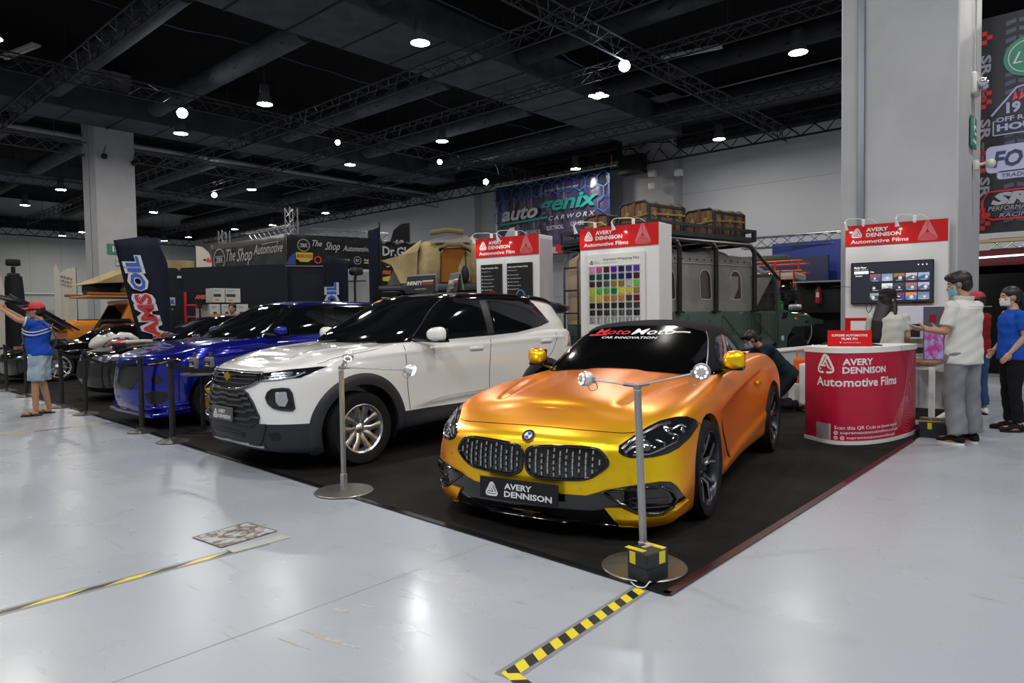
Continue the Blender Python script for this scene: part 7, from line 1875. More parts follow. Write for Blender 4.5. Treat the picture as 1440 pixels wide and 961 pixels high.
 tag(MB().bbox((14.9, 22.3, 1.6), (3.4, .1, 3.2), .02, 1).obj('lit_panel', mat('pale booth wall', (.42, .42, .44), .6)), 'pale booth back wall seen under the black script banner', 'panel')
 tan = noise_mix(mat('khaki tent cloth', (.40, .31, .15), .85), (.34, .26, .13), (.46, .37, .19), 1.6); bump(tan, 3, .6, .08)
 dtan = mat('shaded tent cloth', (.22, .17, .09), .9); org = mat('orange tent lining', (.28, .11, .02), .85)  # first cloth is a darker khaki copy with shade in its colour
 t = thing('roof_tent', 'large khaki roof top tent opened wide behind the white crossover', 'tent', (9.73, 12.03, 0), rad(-42)); t.scale = (.75, .9, 1)
 k = MB(); n = 10; secs = []
 for x, s in ((.55, .78), (.75, .9), (1.5, 1.), (2.25, 1.), (2.45, .97)):
  row = []
  for j in range(n + 1):
   a = pi * j / n; row.append((x + .10 * cos(a), .9 - .95 * cos(a), 2.12 + 1.12 * s * sin(a) ** .62))
  secs.append(row)
 k.grid(secs); k.grid([[p for p in secs[-1]], [(p[0], p[1] * .9 + .09, 2.12) for p in secs[-1]]])
 o = k.obj('canopy_cloth', tan, t, 70); md = o.modifiers.new('s', 'SOLIDIFY'); md.thickness = .02
 k = MB()
 k.add([(.55, -.05, 2.12), (.62, .0, 2.85), (.72, .5, 3.15), (-.45, -.20, 2.62), (-.40, .6, 2.55), (-.15, -.15, 2.52), (.1, -.2, 2.12)], [(1, 2, 4, 3), (0, 1, 3, 5), (0, 5, 6), (3, 4, 5)]); o = k.obj('side_awning', tan, t, 0); md = o.modifiers.new('s', 'SOLIDIFY'); md.thickness = .015
 k = MB(); k.add([(-.35, .5, 2.10), (.35, .2, 2.10), (-.1, .1, 2.48)], [(0, 1, 2)]); o = k.obj('grey_flap', mat('grey flap', (.33, .31, .27), .8), t, 0); md = o.modifiers.new('s', 'SOLIDIFY'); md.thickness = .015
 k = MB(); P = rounded([(1.28, 2.14), (2.12, 2.14), (2.10, 2.78), (1.98, 2.92), (1.42, 2.90), (1.30, 2.76)], .08, 3); k.prism(P, .0, .06, Matrix(((1, 0, 0, 0), (0, 0, -1, -.05), (0, 1, 0, 0), (0, 0, 0, 1)))); k.obj('entrance', org, t, 20)
 k = MB(); k.add([(1.82, -.13, 2.16), (2.16, -.13, 2.16), (2.12, -.13, 2.70), (1.96, -.13, 2.72), (1.80, -.13, 2.45)], [(0, 1, 2, 3, 4)]); o = k.obj('door_flap', tan, t, 0); md = o.modifiers.new('s', 'SOLIDIFY'); md.thickness = .015
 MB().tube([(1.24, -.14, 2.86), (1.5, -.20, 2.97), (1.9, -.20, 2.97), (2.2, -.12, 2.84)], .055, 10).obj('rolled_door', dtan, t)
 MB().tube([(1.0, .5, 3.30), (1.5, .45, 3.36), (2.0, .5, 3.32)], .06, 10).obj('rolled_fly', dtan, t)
 MB().add([(.95, .12, 3.04), (1.15, .5, 3.22), (2.1, .5, 3.25), (2.3, .1, 3.05)], [(0, 1, 2, 3)]).obj('mesh_panel', mat('grey mesh', (.18, .17, .16), .8), t, 0)
 k = MB(); k.tube([(2.05, -.30, 2.10), (2.02, -.14, 2.80)], .02, 6).tube([(1.28, -.12, 2.12), (1.30, -.14, 2.85)], .014, 6).tube([(1.25, -.2, 2.86), (1.4, -.2, 2.9)], .03, 6).tube([(2.0, -.2, 2.90), (2.14, -.2, 2.84)], .03, 6); k.obj('poles', black, t)
 MB().ell((2.0, -.30, 2.3), (.12, .05, .2)).obj('wall_bag', black, t)
 MB().bbox((1.35, .75, 2.03), (2.4, 1.8, .16), .03).obj('tent_floor', mat('tent base', (.05, .055, .07), .4), t)
 MB().bbox((-.1, .5, 2.02), (.9, 1.2, .10), .03).obj('side_step', mat('tent base', (.05, .055, .07), .4), t)
 c = thing('pickup', 'dark vehicle carrying the khaki roof tent, mostly hidden by the white crossover', 'car', (9.73, 12.03, 0), rad(-42)); c.scale = (.85, .9, 1)
 MB().bbox((1.2, .8, 1.15), (3.6, 1.7, .8), .15, 3).obj('body', black_paint, c); MB().bbox((1.2, .8, 1.70), (2.6, 1.5, .42), .15, 3).obj('cabin', glass_dark, c)
 for x in (.1, 2.4):
  for y in (.05, 1.55): MB().tube([(x, y, 1.85), (x, y, 1.98)], .03, 6).obj('roof_leg', black, c)
 for x in (.0, 2.6):
  for y, sd in ((.1, -1), (1.5, 1)): wheel(c, x, y, .40, .40, .25, .22, 'split5', sd, rubber, satin_dark)
 t = thing('banner', 'huge hanging banner with blue hexagons and green and white lettering', 'banner', (29., 26.85, 0), rad(-90))
 f = lambda u, v, w=0.: (u, -w, v)
 Wb, z0, z1 = 7.8, 4.6, 8.72
 pur = noise_mix(mat('dark violet banner', (.03, .028, .065), .28), (.022, .022, .05), (.055, .045, .105), .5); bump(pur, .9, .9, .5, (1, 1, .25))
 k = MB(); P = []
 for i in range(41):
  u = Wb * i / 40; P.append([f(u, z0 + (z1 - z0) * j / 10 - (.12 * sin(pi * u / Wb) if j == 10 else 0), .05 * sin(i * .9 + j * .4) * (1 - .5 * j / 10)) for j in range(11)])
 k.grid(P); c = k.obj('cloth', pur, t, 70); md = c.modifiers.new('s', 'SOLIDIFY'); md.thickness = .01
 k = MB(); R = .40
 g = lambda u, v: f(u, v, .09)
 def hexa(cx, cy):
  H = [(cx + R * sin(a), cy + R * cos(a)) for a in [pi / 3 * i for i in range(6)]]
  H = [(min(max(x, .01), Wb - .01), min(max(y, z0 + .02), z1 - .14)) for x, y in H]; stroke(k, H, .055, g, True)
 for i in range(11):
  for (r, cond) in ((0, True), (1, i < 1 or i > 9), (2, i < 1 or i >= 10), (3, i < 1), (4, i < 2), (5, i < 3)):
   if cond: hexa(.25 + i * .72 + (.36 if r % 2 else 0), z1 - .55 - r * .62)
 k.obj('hexagon_print', mat('hexagon blue', (.02, .12, .42), .35), c, 0)
 g = lambda u, v: f(u, v, .11)
 k = MB(); put_text(k, 'auto', .55, 6.72, .78, 2.65, shear=.28, bold=.03, f=g); k.obj('white_lettering', mat('banner pale', (.45, .45, .48), .4), c, 0)
 k = MB(); put_text(k, 'genix', 3.22, 6.95, .80, 3.95, shear=.28, bold=.03, f=g); stroke(k, [(.40, 6.52), (2.2, 6.56), (3.9, 6.62)], .13, g); k.obj('green_lettering', mat('banner green', (.01, .22, .20), .4), c, 0)
 k = MB(); put_text(k, 'BODY PAINT', .85, 5.75, .22, 1.05, bold=.02, f=g); put_text(k, 'MECHANICAL', 2.25, 5.82, .22, 1.15, bold=.02, f=g); put_text(k, 'ELECTRICAL', 3.8, 5.92, .22, 1.15, bold=.02, f=g); put_text(k, 'CAR AIRCON', 5.4, 6.0, .22, 1.2, bold=.02, f=g)
 put_text(k, 'C A R W O R X', 3.95, 6.42, .24, 3.0, shear=.3, bold=.01, f=g); put_text(k, 'THE BODY AND BEYOND SHOP', 3.7, 7.98, .10, 2.2, shear=.2, f=g); fill(k, rrect(.3, 4.7, 2.2, 4.95, .02), g); k.obj('small_lettering', mat('banner pale', (.45, .45, .48), .4), c, 0)
 k = MB(); fill(k, rrect(2.5, 4.62, 4.9, 5.12, .02), g); k.obj('red_strip', mat('banner bright red', (.50, .02, .03), .4), c, 0)
 k = MB(); put_text(k, 'MOTUL', 2.65, 4.68, .30, 1.9, shear=.15, bold=.07, f=lambda u, v: f(u, v, .12)); k.obj('strip_lettering', mat('banner pale', (.45, .45, .48), .4), c, 0)
 k = MB(); put_text(k, 'Fi', 5.3, 4.9, .3, .5, bold=.05, f=g); k.obj('red_lettering', mat('banner bright red', (.50, .02, .03), .4), c, 0)
 MB().tube([(-.1, 0, 8.74), (8.2, 0, 8.74)], .03, 6).obj('top_pole', steel, t); MB().box((7.9, 0, 9.0), (.04, .02, .5)).box((7.0, 0, 8.9), (.04, .02, .2)).obj('orange_strap', mat('orange strap', (.6, .15, .02), .6), t)
 tag(MB().bbox((29.4, 18.0, 8.7), (.6, 1.3, .9), .03).obj('loudspeaker', black), 'dark box hanging at the right end of the hexagon banner', 'loudspeaker')
 t = feather('feather_flag', 'small pale feather flag tip over the left display stand', (10.35, 9.05, 0), 3.15, .30, 0, mat('grey flag', (.42, .42, .46), .6), rz=rad(140))
 t = thing('tower_banner', 'tall black off-road club banner at the right edge with a tyre track and badges', 'banner', (14.5, 1.86, 0), rad(-90))
 f = lambda u, v, w=0.: (u, -w, v)
 k = MB(); k.box((1.2, .06, 4.55), (2.4, .12, 3.7)); c = k.obj('cloth', mat('tower black', (.012, .013, .02), .4), t, 0)
 g = lambda u, v: f(u, v, .006)
 k = MB()
 for z in (5.95, 4.85, 3.75, 2.75):
  for i in range(2):
   for j in range(5 if z not in (5.95,) else 3):
    if (i + j) % 2 == 0: fill(k, [(.02 + i * .075, z + j * .075), (.095 + i * .075, z + j * .075), (.095 + i * .075, z + j * .075 + .075), (.02 + i * .075, z + j * .075 + .075)], g)
 k.obj('red_checks', mat('check red', (.45, .01, .015), .5), c, 0)
 k = MB()
 for z in (5.35, 4.25, 3.25):
  vs, fs, wd = text_geo('SR', 0, .03); k.add([g(.02 + .14 * b, z + .42 - .36 * a / wd) for a, b in vs], fs)
  vs, fs, wd = text_geo('PERFORMANCE', 0, 0); k.add([g(.03 + .045 * b, z + .02 - .40 * a / wd) for a, b in vs], fs)
 k.obj('edge_lettering', mat('tower grey', (.22, .23, .28), .5), c, 0)
 k = MB(); tb = mat('tyre print', (.06, .07, .13), .5)
 for i in range(24):
  z = 2.85 + i * .145
  fill(k, [(.36, z), (.50, z + .03), (.50, z + .10), (.36, z + .07)], g); fill(k, [(.54, z + .03), (.68, z), (.68, z + .07), (.54, z + .10)], g)
 k.obj('tyre_track', tb, c, 0)
 g3 = lambda u, v: f(u, v, .012); g4 = lambda u, v: f(u, v, .018)
 k = MB(); fill(k, circ(.66, 5.62, .33, 30), g3); k.obj('green_badge', mat('badge green', (.03, .20, .14), .5), c, 0)
 k = MB(); stroke(k, circ(.66, 5.62, .26, 30), .015, g4, True); put_text(k, 'Lb', .46, 5.52, .20, .3, shear=.4, f=g4); k.obj('badge_script', pale, c, 0)
 bl = mat('badge lilac', (.32, .35, .55), .5)
 k = MB(); fill(k, [(.20, 4.62), (.50, 5.05), (.95, 5.05), (.95, 4.35), (.20, 4.35)], g3); k.obj('house_badge', mat('badge dark', (.02, .02, .035), .5), c, 0)
 k = MB(); stroke(k, [(.20, 4.36), (.20, 4.60), (.26, 4.60)], .02, g4); stroke(k, [(.17, 4.70), (.52, 5.12), (.95, 5.2)], .03, g4); stroke(k, [(.20, 4.36), (.95, 4.36)], .02, g4); put_text(k, '19', .38, 4.72, .17, .2, bold=.05, f=g4); put_text(k, 'OFF ROAD', .24, 4.58, .08, .7, bold=.03, f=g4); put_text(k, 'HOUSE', .25, 4.43, .11, .75, bold=.05, f=g4); k.obj('house_lettering', bl, c, 0)
 k = MB();
 for i in range(3): fill(k, [(.46 + i * .09, 4.90), (.50 + i * .09, 5.08), (.54 + i * .09, 4.94)], g4)
 k.obj('flames', mat('flame', (.55, .05, .06), .5), c, 0)
 k = MB(); fill(k, rrect(.10, 3.72, 1.5, 4.18, .08), g3); fill(k, rrect(.26, 3.60, 1.3, 3.74, .05), g3); k.obj('pale_badge', mat('badge white', (.42, .45, .66), .5), c, 0)
 k = MB(); put_text(k, 'FORD'[:2], .20, 3.82, .27, .42, shear=.2, bold=.03, f=g4); put_text(k, 'TRADING', .32, 3.63, .07, .5, f=g4); k.obj('badge_lettering', mat('ink blue', (.03, .04, .12), .5), c, 0)
 k = MB(); stroke(k, [(.05, 3.22), (.12, 3.40), (1.6, 3.42)], .025, g3); stroke(k, [(.05, 3.22), (.08, 2.98), (.2, 2.92), (1.6, 2.92)], .03, g3); k.obj('frame_print', red_ink, c, 0)
 k = MB(); put_text(k, 'SR', .18, 3.18, .19, .55, shear=.25, bold=.06, f=g4); put_text(k, 'PERFORMANCE', .14, 3.07, .08, .75, shear=.2, f=g4); put_text(k, 'RACING', .3, 2.95, .07, .5, shear=.2, f=g4); k.obj('frame_lettering', mat('tower pale', (.35, .36, .42), .5), c, 0)
 tag(MB().box((14.5, .9, 2.55), (.2, 2.2, .05)).obj('banner_batten', mat('pale wood', (.45, .35, .2), .6)), 'thin pale batten at the bottom of the tall tower banner', 'batten')
 tbeam('truss_beam', 'silver truss beam over the black booth right of the pillar', (18., 2.1, 2.75), (18., -.5, 2.75), .22, .018)
 t = thing('booth_front', 'black booth front with a large pale letter right of the pillar', 'booth', (17.5, 2.3, 0), rad(-90))
 MB().bbox((.45, .2, 1.15), (.9, .3, 2.3), .02).obj('black_panel', ban_black, t); MB().box((1.7, .1, 2.36), (3.4, .1, .50)).obj('fascia', mat('fascia red', (.16, .012, .015), .5), t)
 MB().tube([(-.1, -.2, 2.44), (1.0, -.25, 2.46)], .02, 6).obj('light_strip', emis('strip light', (.7, .8, 1.), 3.), t)
 k = MB(); put_text(k, 'IK', 1.05, 2.14, .28, .55, bold=.08, f=lambda u, v: (u, -.01 + .05 - .05, v + .0)); k.obj('lettering', pale, t, 0)
 t = thing('off_road_buggy', 'yellow tubular buggy frame behind the woman in the blue shirt', 'car', (16., 1.2, 0), rad(-90))
 ym = mat('gold tube', (.45, .33, .10), .3, .7)
 MB().tube(spline([(-.1, 0, 1.35), (-.05, 0, 1.75), (.3, 0, 1.92), (1.4, 0, 1.95)], 5), .04, 8).tube([(.5, .0, 1.93), (.75, 0, 1.3), (1.4, 0, 1.35)], .035, 8).obj('frame', ym, t); MB().bbox((.8, .1, 1.1), (1.7, .7, .42), .1).obj('tub', mat('red tub', (.45, .03, .02), .4), t); MB().bbox((.85, .1, 1.30), (1.5, .5, .06), .02).obj('yellow_panel', mat('yellow tub', (.6, .5, .05), .4), t); MB().bbox((.6, .3, .55), (1.6, .7, .7), .1).obj('chassis', black, t)
 tbeam('truss_beam', 'silver truss beam over the blue banners behind the truck bonnet', (19.4, 8.2, 3.35), (19.8, 5.0, 3.35), .3)
 tag(MB().bbox((19.6, 6.1, 2.2), (.1, 2.6, 2.2), .01).obj('banner', mat('royal blue', (.015, .04, .30), .5)), 'blue banner behind the orange roof rack', 'banner')
 tag(MB().bbox((19.0, 6.9, 2.2), (.1, 2.4, 1.3), .01).obj('banner', mat('deep blue', (.012, .018, .09), .5)), 'dark blue banner with a red logo behind the truck bonnet', 'banner')
 t = thing('off_roader', 'off-road car with orange roof rack and big spare tyre behind the truck bonnet', 'car', (16.0, 6.9, 0), rad(-80))
 oro = mat('orange red rack', (.60, .06, .015), .4)
 k = MB()
 for z in (2.28, 2.50): k.tube([(-.6, -.7, z), (1.55, -.7, z), (1.55, .5, z), (-.6, .5, z)], .025, 6)
 for x in (-.5, .0, .5, 1.0, 1.5): k.tube([(x, -.7, 2.28), (x, -.7, 2.50)], .02, 6)
 k.tube([(1.1, -.72, 1.9), (1.1, -.72, 2.3)], .02, 6).tube([(1.4, -.72, 1.9), (1.4, -.72, 2.3)], .02, 6).tube([(1.1, -.72, 2.1), (1.4, -.72, 2.1)], .02, 6); k.obj('roof_rack', oro, t)
 MB().bbox((.4, 0, 2.18), (2.1, 1.4, .16), .05).obj('roof', mat('cream roof', (.6, .57, .48), .4), t); MB().bbox((.4, 0, 1.75), (2.0, 1.3, .7), .1).obj('cabin', glass_dark, t); MB().bbox((.4, 0, .95), (2.6, 1.5, 1.0), .1).obj('body', black_paint, t)
 MB().bbox((.2, -.2, 2.60), (2.0, .5, .14), .05, 3).obj('rolled_awning', mat('grey awning', (.12, .11, .09), .8), t)
 R = Matrix.Rotation(-pi / 2, 3, 'X') @ Matrix.Rotation(pi, 3, 'X')
 MB().lathe([(.22, -.11), (.30, -.14), (.44, -.13), (.47, -.08), (.47, .08), (.44, .13), (.30, .14), (.22, .11)], 36, c=(-.05, -1.05, 1.70), R=R, cap=False).obj('spare_tyre', rubber, t)
 MB().lathe([(.22, .1), (.16, .03), (.06, .05), (0, .05)], 24, c=(-.05, -1.05, 1.70), R=R, cap=False).obj('spare_rim', satin_dark, t)
 t = thing('equipment_shelf', 'black open equipment shelf with tools and an extinguisher beside the pillar', 'shelf', (15.4, 5.0, 0), rad(-80))
 MB().bbox((.25, .3, 1.0), (1.1, .5, 2.0), .03).obj('cabinet', black, t); MB().bbox((.25, -.1, 1.35), (1.1, .5, .03), .005, 1).obj('shelf_board', ban_black, t); MB().box((.25, -.1, 2.0), (1.1, .5, .03)).obj('top_board', mat('pale edge', (.4, .4, .38), .5), t)
 tag(MB().bbox((15.0, 4.0, 1.35), (.5, .30, 2.6), .01, 1).obj('dark_column', ban_black), 'narrow black column just left of the right pillar', 'column')
 t = thing('fire_extinguisher', 'red fire extinguisher on the black shelf behind the truck bonnet', 'fire extinguisher', (15.25, 4.78, 1.55)); MB().lathe([(0, 0), (.07, 0), (.07, .28), (.03, .34), (0, .34)], 16).obj('cylinder', mat('extinguisher red', (.40, .02, .02), .3), t); MB().box((-.071, 0, .17), (.002, .06, .1)).obj('label', white_ink, t); MB().box((0, 0, .37), (.03, .08, .05)).obj('valve', black, t)
 tag(MB().bbox((15.1, 5.55, 1.50), (.12, .18, .20), .04).obj('green_can', mat('lime green', (.10, .50, .05), .4)), 'lime green can on the black shelf', 'can')
 tag(MB().bbox((15.1, 5.2, 1.46), (.15, .30, .16), .05).obj('grey_winch', steel), 'grey metal winch on the black shelf', 'winch')
 t = feather('feather_flag', 'tall white feather flag behind the black coupe', (8.6, 30, 0), 3.45, .70, 0, mat('white flag', (.52, .49, .44), .7), rz=rad(180))
 k = MB(); put_text(k, 'FREE', .12, 2.95, .09, .4, rot=.3, f=lambda u, v: (u + 0.05, .02, v)); put_text(k, 'TRIAL', .12, 2.80, .09, .45, rot=.3, f=lambda u, v: (u + .05, .02, v)); put_text(k, 'TODAY', .12, 2.66, .09, .4, rot=.3, f=lambda u, v: (u + .05, .02, v)); k.obj('lettering', ban_black, t, 0)
 tag(MB().prism([(7.75, 0), (7.95, 0), (8.0, 2.6), (7.95, 3.3), (7.85, 3.55), (7.78, 3.3)], 29.7, 29.72, Matrix(((1, 0, 0, 0), (0, 0, 1, 0), (0, 1, 0, 0), (0, 0, 0, 1)))).obj('feather_flag', mat('white flag', (.52, .49, .44), .7), None, 0), 'narrow white feather flag seen edge on beside the tall white one', 'flag')
 tag(MB().prism([(5.9, 0), (6.2, 0), (6.25, 2.6), (6.1, 3.3), (6.0, 3.5), (5.9, 3.3)], 29.7, 29.72, Matrix(((1, 0, 0, 0), (0, 0, 1, 0), (0, 1, 0, 0), (0, 0, 0, 1)))).obj('feather_flag', mat('white flag', (.52, .49, .44), .7), None, 0), 'white feather flag at the left edge of the photo', 'flag')
 t = thing('loudspeaker', 'tall black covered loudspeaker tower with a lamp head at the far left', 'loudspeaker', (6.6, 30, 0))
 MB().lathe([(0, 0), (.32, 0), (.34, 1.5), (.30, 2.6), (.26, 3.05), (.0, 3.1)], 16).lathe([(0, 3.1), (.22, 3.08), (.18, 3.16), (0, 3.2)], 12).obj('cover', ban_black, t); MB().tube([(0, 0, 3.1), (0, 0, 3.4)], .07, 8).bbox((0, 0, 3.55), (.42, .3, .24), .05).obj('lamp_head', ban_black, t)
 t = feather('feather_flag', 'white rounded feather flag with a red maple shape left of the grey script banner', (13.0, 29.6, 0), 4.55, .70, 0, mat('white flag', (.52, .49, .44), .7), rz=rad(-30))
 k = MB(); fill(k, [(.45, 3.85), (.62, 3.85), (.66, 4.0), (.56, 3.97), (.50, 4.08), (.44, 3.98), (.36, 4.0)], lambda u, v: (u, -.02, v)); k.obj('red_print', red_ink, t, 0)
 k = MB(); fill(k, circ(.35, 3.95, .05, 10), lambda u, v: (u, -.02, v)); k.obj('dark_print', ban_black, t, 0)
 tag(MB().bbox((6., 40, 1.0), (9., 1.2, 2.0), .03).obj('booth_wall', mat('pale booth', (.40, .41, .42), .6)), 'pale low booth wall at the far left behind the white flags', 'partition')
 for i, (y, z, l) in enumerate(((17.0, 8.15, 'higher left'), (15.6, 8.0, 'right'), (17.0, 7.55, 'lower left'))):
  tag(MB().bbox((29.6, y, z), (.3, .35, .3), .03).obj('wall_fitting', mat('pale fitting', (.45, .45, .47), .5)), 'small white box fitting on the long wall, the %s of three' % l, 'fitting', 'white box fittings on the long wall')
# ------------------------------------------------------------------ people
def skin_m(n, c): return mat(n, c, .5)
def blob(parts, voxel=.012, smooth=6):
 """parts: MB of closed shapes -> one continuous surface"""
 return evaluated(parts, [('REMESH', dict(mode='VOXEL', voxel_size=voxel)), ('SMOOTH', dict(factor=.5, iterations=smooth))])
def wrinkle(me, fn):
 N = [v.normal.copy() for v in me.vertices]
 C = [v.co.copy() for v in me.vertices]; out = []
 for c, n in zip(C, N): out += list(c + n * fn(c))
 me.vertices.foreach_set('co', out)
def lerp(a, b, t): return V(a) + (V(b) - V(a)) * t
def limb(k, pts, rs, n=12, sx=1., sy=1., up=None):
 k.tube(pts, rs, n, True, sx=sx, sy=sy, up=up)
 k.ell(pts[0], rs[0] * .98, 10, 8); k.ell(pts[-1], rs[-1] * .98, 10, 8)
def hand(k, w, d, n, sd, curl=.5, s=1.):
 """w wrist, d direction of the hand, n direction the palm faces, sd +1 thumb side sign"""
 w, d, n = V(w), V(d).normalized(), V(n); n = (n - d * n.dot(d)).normalized(); a = d.cross(n) * sd
 R = Matrix((d, a, n)).transposed()
 k.ell(w + d * .045 * s, (.052 * s, .040 * s, .017 * s), 12, 8, R)
 for i, (o, L) in enumerate(((.028, .072), (.010, .080), (-.009, .074), (-.027, .058))):
  p = w + d * .085 * s + a * o * s; P = [w + d * .05 * s + a * o * s, p]; q = d.copy(); c = curl * (.55 + .12 * i)
  for j in range(3):
   q = (Matrix.Rotation(0, 3, 'X') @ q); ang = c * (j + 1) * .6; v = (d * cos(ang) + n * sin(ang)); P.append(P[-1] + v * L * s * (.42, .32, .26)[j])
  k.tube(P, [.0095 * s, .0095 * s, .009 * s, .008 * s, .0065 * s], 8); k.ell(P[-1], .0068 * s, 8, 6)
 P = [w + d * .02 * s + a * .025 * s, w + d * .045 * s + a * .050 * s + n * .012 * s, w + d * .07 * s + a * .060 * s + n * .028 * s, w + d * .088 * s + a * .052 * s + n * .038 * s]
 k.tube(P, [.014 * s, .012 * s, .010 * s, .008 * s], 8); k.ell(P[-1], .008 * s, 8, 6)
def head(k, c, R, s=1.):
 """c centre of the head, R rotation (x forward, z up)"""
 T = lambda x, y, z: V(c) + R @ (V((x, y, z)) * s)
 k.ell(T(-.012, 0, .025), (.098 * s, .076 * s, .092 * s), 20, 14, R)
 k.ell(T(.020, 0, -.045), (.066 * s, .056 * s, .070 * s), 16, 12, R)
 k.ell(T(.040, 0, -.088), (.036 * s, .034 * s, .026 * s), 12, 8, R)
 k.tube([T(.082, 0, .012), T(.100, 0, -.018), T(.106, 0, -.032)], [.008 * s, .011 * s, .014 * s], 8); k.ell(T(.100, 0, -.034), (.014 * s, .016 * s, .010 * s), 10, 8, R)
 k.ell(T(.083, .0, -.066), (.012 * s, .024 * s, .008 * s), 10, 8, R); k.ell(T(.078, .0, .024), (.016 * s, .052 * s, .010 * s), 12, 8, R)
 for sd in (-1, 1):
  k.ell(T(-.008, sd * .076, -.008), (.018 * s, .010 * s, .032 * s), 10, 8, R); k.ell(T(.052, sd * .042, -.022), (.022 * s, .020 * s, .020 * s), 10, 8, R)
def face_marks(root, c, R, s=1., brow=True):
 T = lambda x, y, z: V(c) + R @ (V((x, y, z)) * s)
 k = MB(); e = MB()
 for sd in (-1, 1):
  k.ell(T(.078, sd * .032, .004), (.008 * s, .014 * s, .007 * s), 10, 8, R); e.ell(T(.084, sd * .032, .004), (.004 * s, .0065 * s, .0065 * s), 8, 6, R); e.tube([T(.086, sd * .018, .024), T(.084, sd * .034, .029), T(.074, sd * .050, .022)], .0035 * s, 5)
 k.obj('eyes', mat('eye white', (.6, .58, .55), .3), root); e.obj('brows', mat('dark hair', (.012, .010, .010), .6), root)
def person(label, loc, rz, J, sk, cfg, height=1.68):
 """J joints for a 1.70 m figure facing +x (left is +y). cfg: parts"""
 s = height / 1.70
 root = thing('person', label, 'person', loc, rad(rz)); root.scale = (s, s, s)
 hR = Euler(J.get('head_rot', (0, 0, 0)), 'XYZ').to_matrix()
 up = cfg.get('up', (1, 0, 0)); w = cfg.get('w', 1.)
 k = MB()
 pe, ch, nk, hd = map(V, (J['pelvis'], J['chest'], J['neck'], J['head']))
 belly = lerp(pe, ch, .45) + V(cfg.get('belly', (0, 0, 0)))
 k.tube([pe - (ch - pe) * .22, pe, belly, ch, lerp(ch, nk, .7), nk], [.10 * w, .118 * w, .108 * w, .116 * w, .076 * w, .048], 18, sx=1.38, sy=.95, up=up)
 k.tube([nk - (hd - nk) * .25, lerp(nk, hd, .8)], [.058, .050], 12)
 head(k, hd, hR)
 for side in ('L', 'R'):
  sh, el, wr, hp, kn, an, toe = [V(J[a + side]) for a in ('sh', 'el', 'wr', 'hp', 'kn', 'an', 'toe')]
  limb(k, [sh, lerp(sh, el, .5), el], [.052 * w, .045, .037]); limb(k, [el, lerp(el, wr, .35), wr], [.037, .036, .024])
  limb(k, [hp, lerp(hp, kn, .5), kn], [.088 * w, .072, .054]); limb(k, [kn, lerp(kn, an, .35), an], [.052, .052, .034])
  k.ell(lerp(an, toe, .45) + V((0, 0, -.02)), (.115, .042, .036), 12, 8, (toe - an).cross(V((0, 0, 1))).to_track_quat('Y', 'Z').to_matrix() if False else Matrix.Rotation(atan2((toe - an).y, (toe - an).x), 3, 'Z'))
  hd_, hn = J.get('hand' + side, ((wr - el), V((0, -1 if side == 'L' else 1, 0))))
  hand(k, wr, hd_, hn, J.get('thumb' + side, 1), J.get('curl' + side, .6), .95)
 me = blob(k, .0095, 3); mesh_obj('body', me, sk, root, 60)
 if cfg.get('face', True): face_marks(root, hd, hR)
 if 'shirt' in cfg:
  q = MB(); g = cfg.get('loose', 1.14)
  hem = cfg.get('hem', .25)
  q.tube([pe - (ch - pe) * hem, pe, belly, ch, lerp(ch, nk, .45), lerp(ch, nk, .72), lerp(ch, nk, .94)], [.128 * w * g, .127 * w * g, .116 * w * g, .122 * w * g, .114 * w * g, .088 * w, .058], 20, sx=1.38, sy=1.0, up=up)
  for side in ('L', 'R'):
   sh, el, wr = [V(J[a + side]) for a in ('sh', 'el', 'wr')]; L = cfg.get('sleeve', .62)
   if L <= 1: q.tube([lerp(ch, sh, .6) + V((0, 0, .02)), sh - V((0, 0, .012)), lerp(sh, el, L)], [.060, .054 * g, .058 * g], 12); q.ell(sh - V((0, 0, .012)), .055 * g, 12, 8)
   else: q.tube([lerp(ch, sh, .6), sh, lerp(sh, el, .5), el, lerp(el, wr, .5), lerp(el, wr, .96)], [.065, .060 * g, .056 * g, .048 * g, .044 * g, .036 * g], 12); q.ell(sh, .067 * g, 12, 8); q.ell(el, .048 * g, 12, 8)
  me = blob(q, .012, 5); ob = mesh_obj('shirt', me, cfg['shirt'], root, 60)
  wrinkle(me, lambda p: .005 * sin(p.z * 38 + p.y * 21) * sin(p.x * 33 + p.z * 14))
 if 'trousers' in cfg:
  q = MB(); g = cfg.get('leg_g', 1.18); end = cfg.get('leg_end', 1.9)
  q.tube([pe + (ch - pe) * .12, pe, pe - (ch - pe) * .20], [.122 * w, .128 * w, .115 * w], 18, sx=1.36, sy=1.0, up=up)
  for side in ('L', 'R'):
   hp, kn, an = [V(J[a + side]) for a in ('hp', 'kn', 'an')]; lw = cfg.get('flare', 1.)
   if end > 1:
    q.tube([lerp(hp, kn, -.05), lerp(hp, kn, .5), kn, lerp(kn, an, .5), lerp(kn, an, end - 1)], [.096 * g * w, .080 * g, .063 * g * lw, .060 * g * lw, .058 * g * lw], 14); q.ell(kn, .063 * g * lw, 12, 8)
   else: q.tube([lerp(hp, kn, -.05), lerp(hp, kn, .5), lerp(hp, kn, end)], [.096 * g * w, .088 * g, .090 * g], 14)
  me = blob(q, .012, 4); mesh_obj('shorts' if end <= 1 else 'trousers', me, cfg['trousers'], root, 60)
  wrinkle(me, lambda p: .006 * sin(p.z * 30 + p.x * 25) * sin(p.y * 30 + p.z * 11))
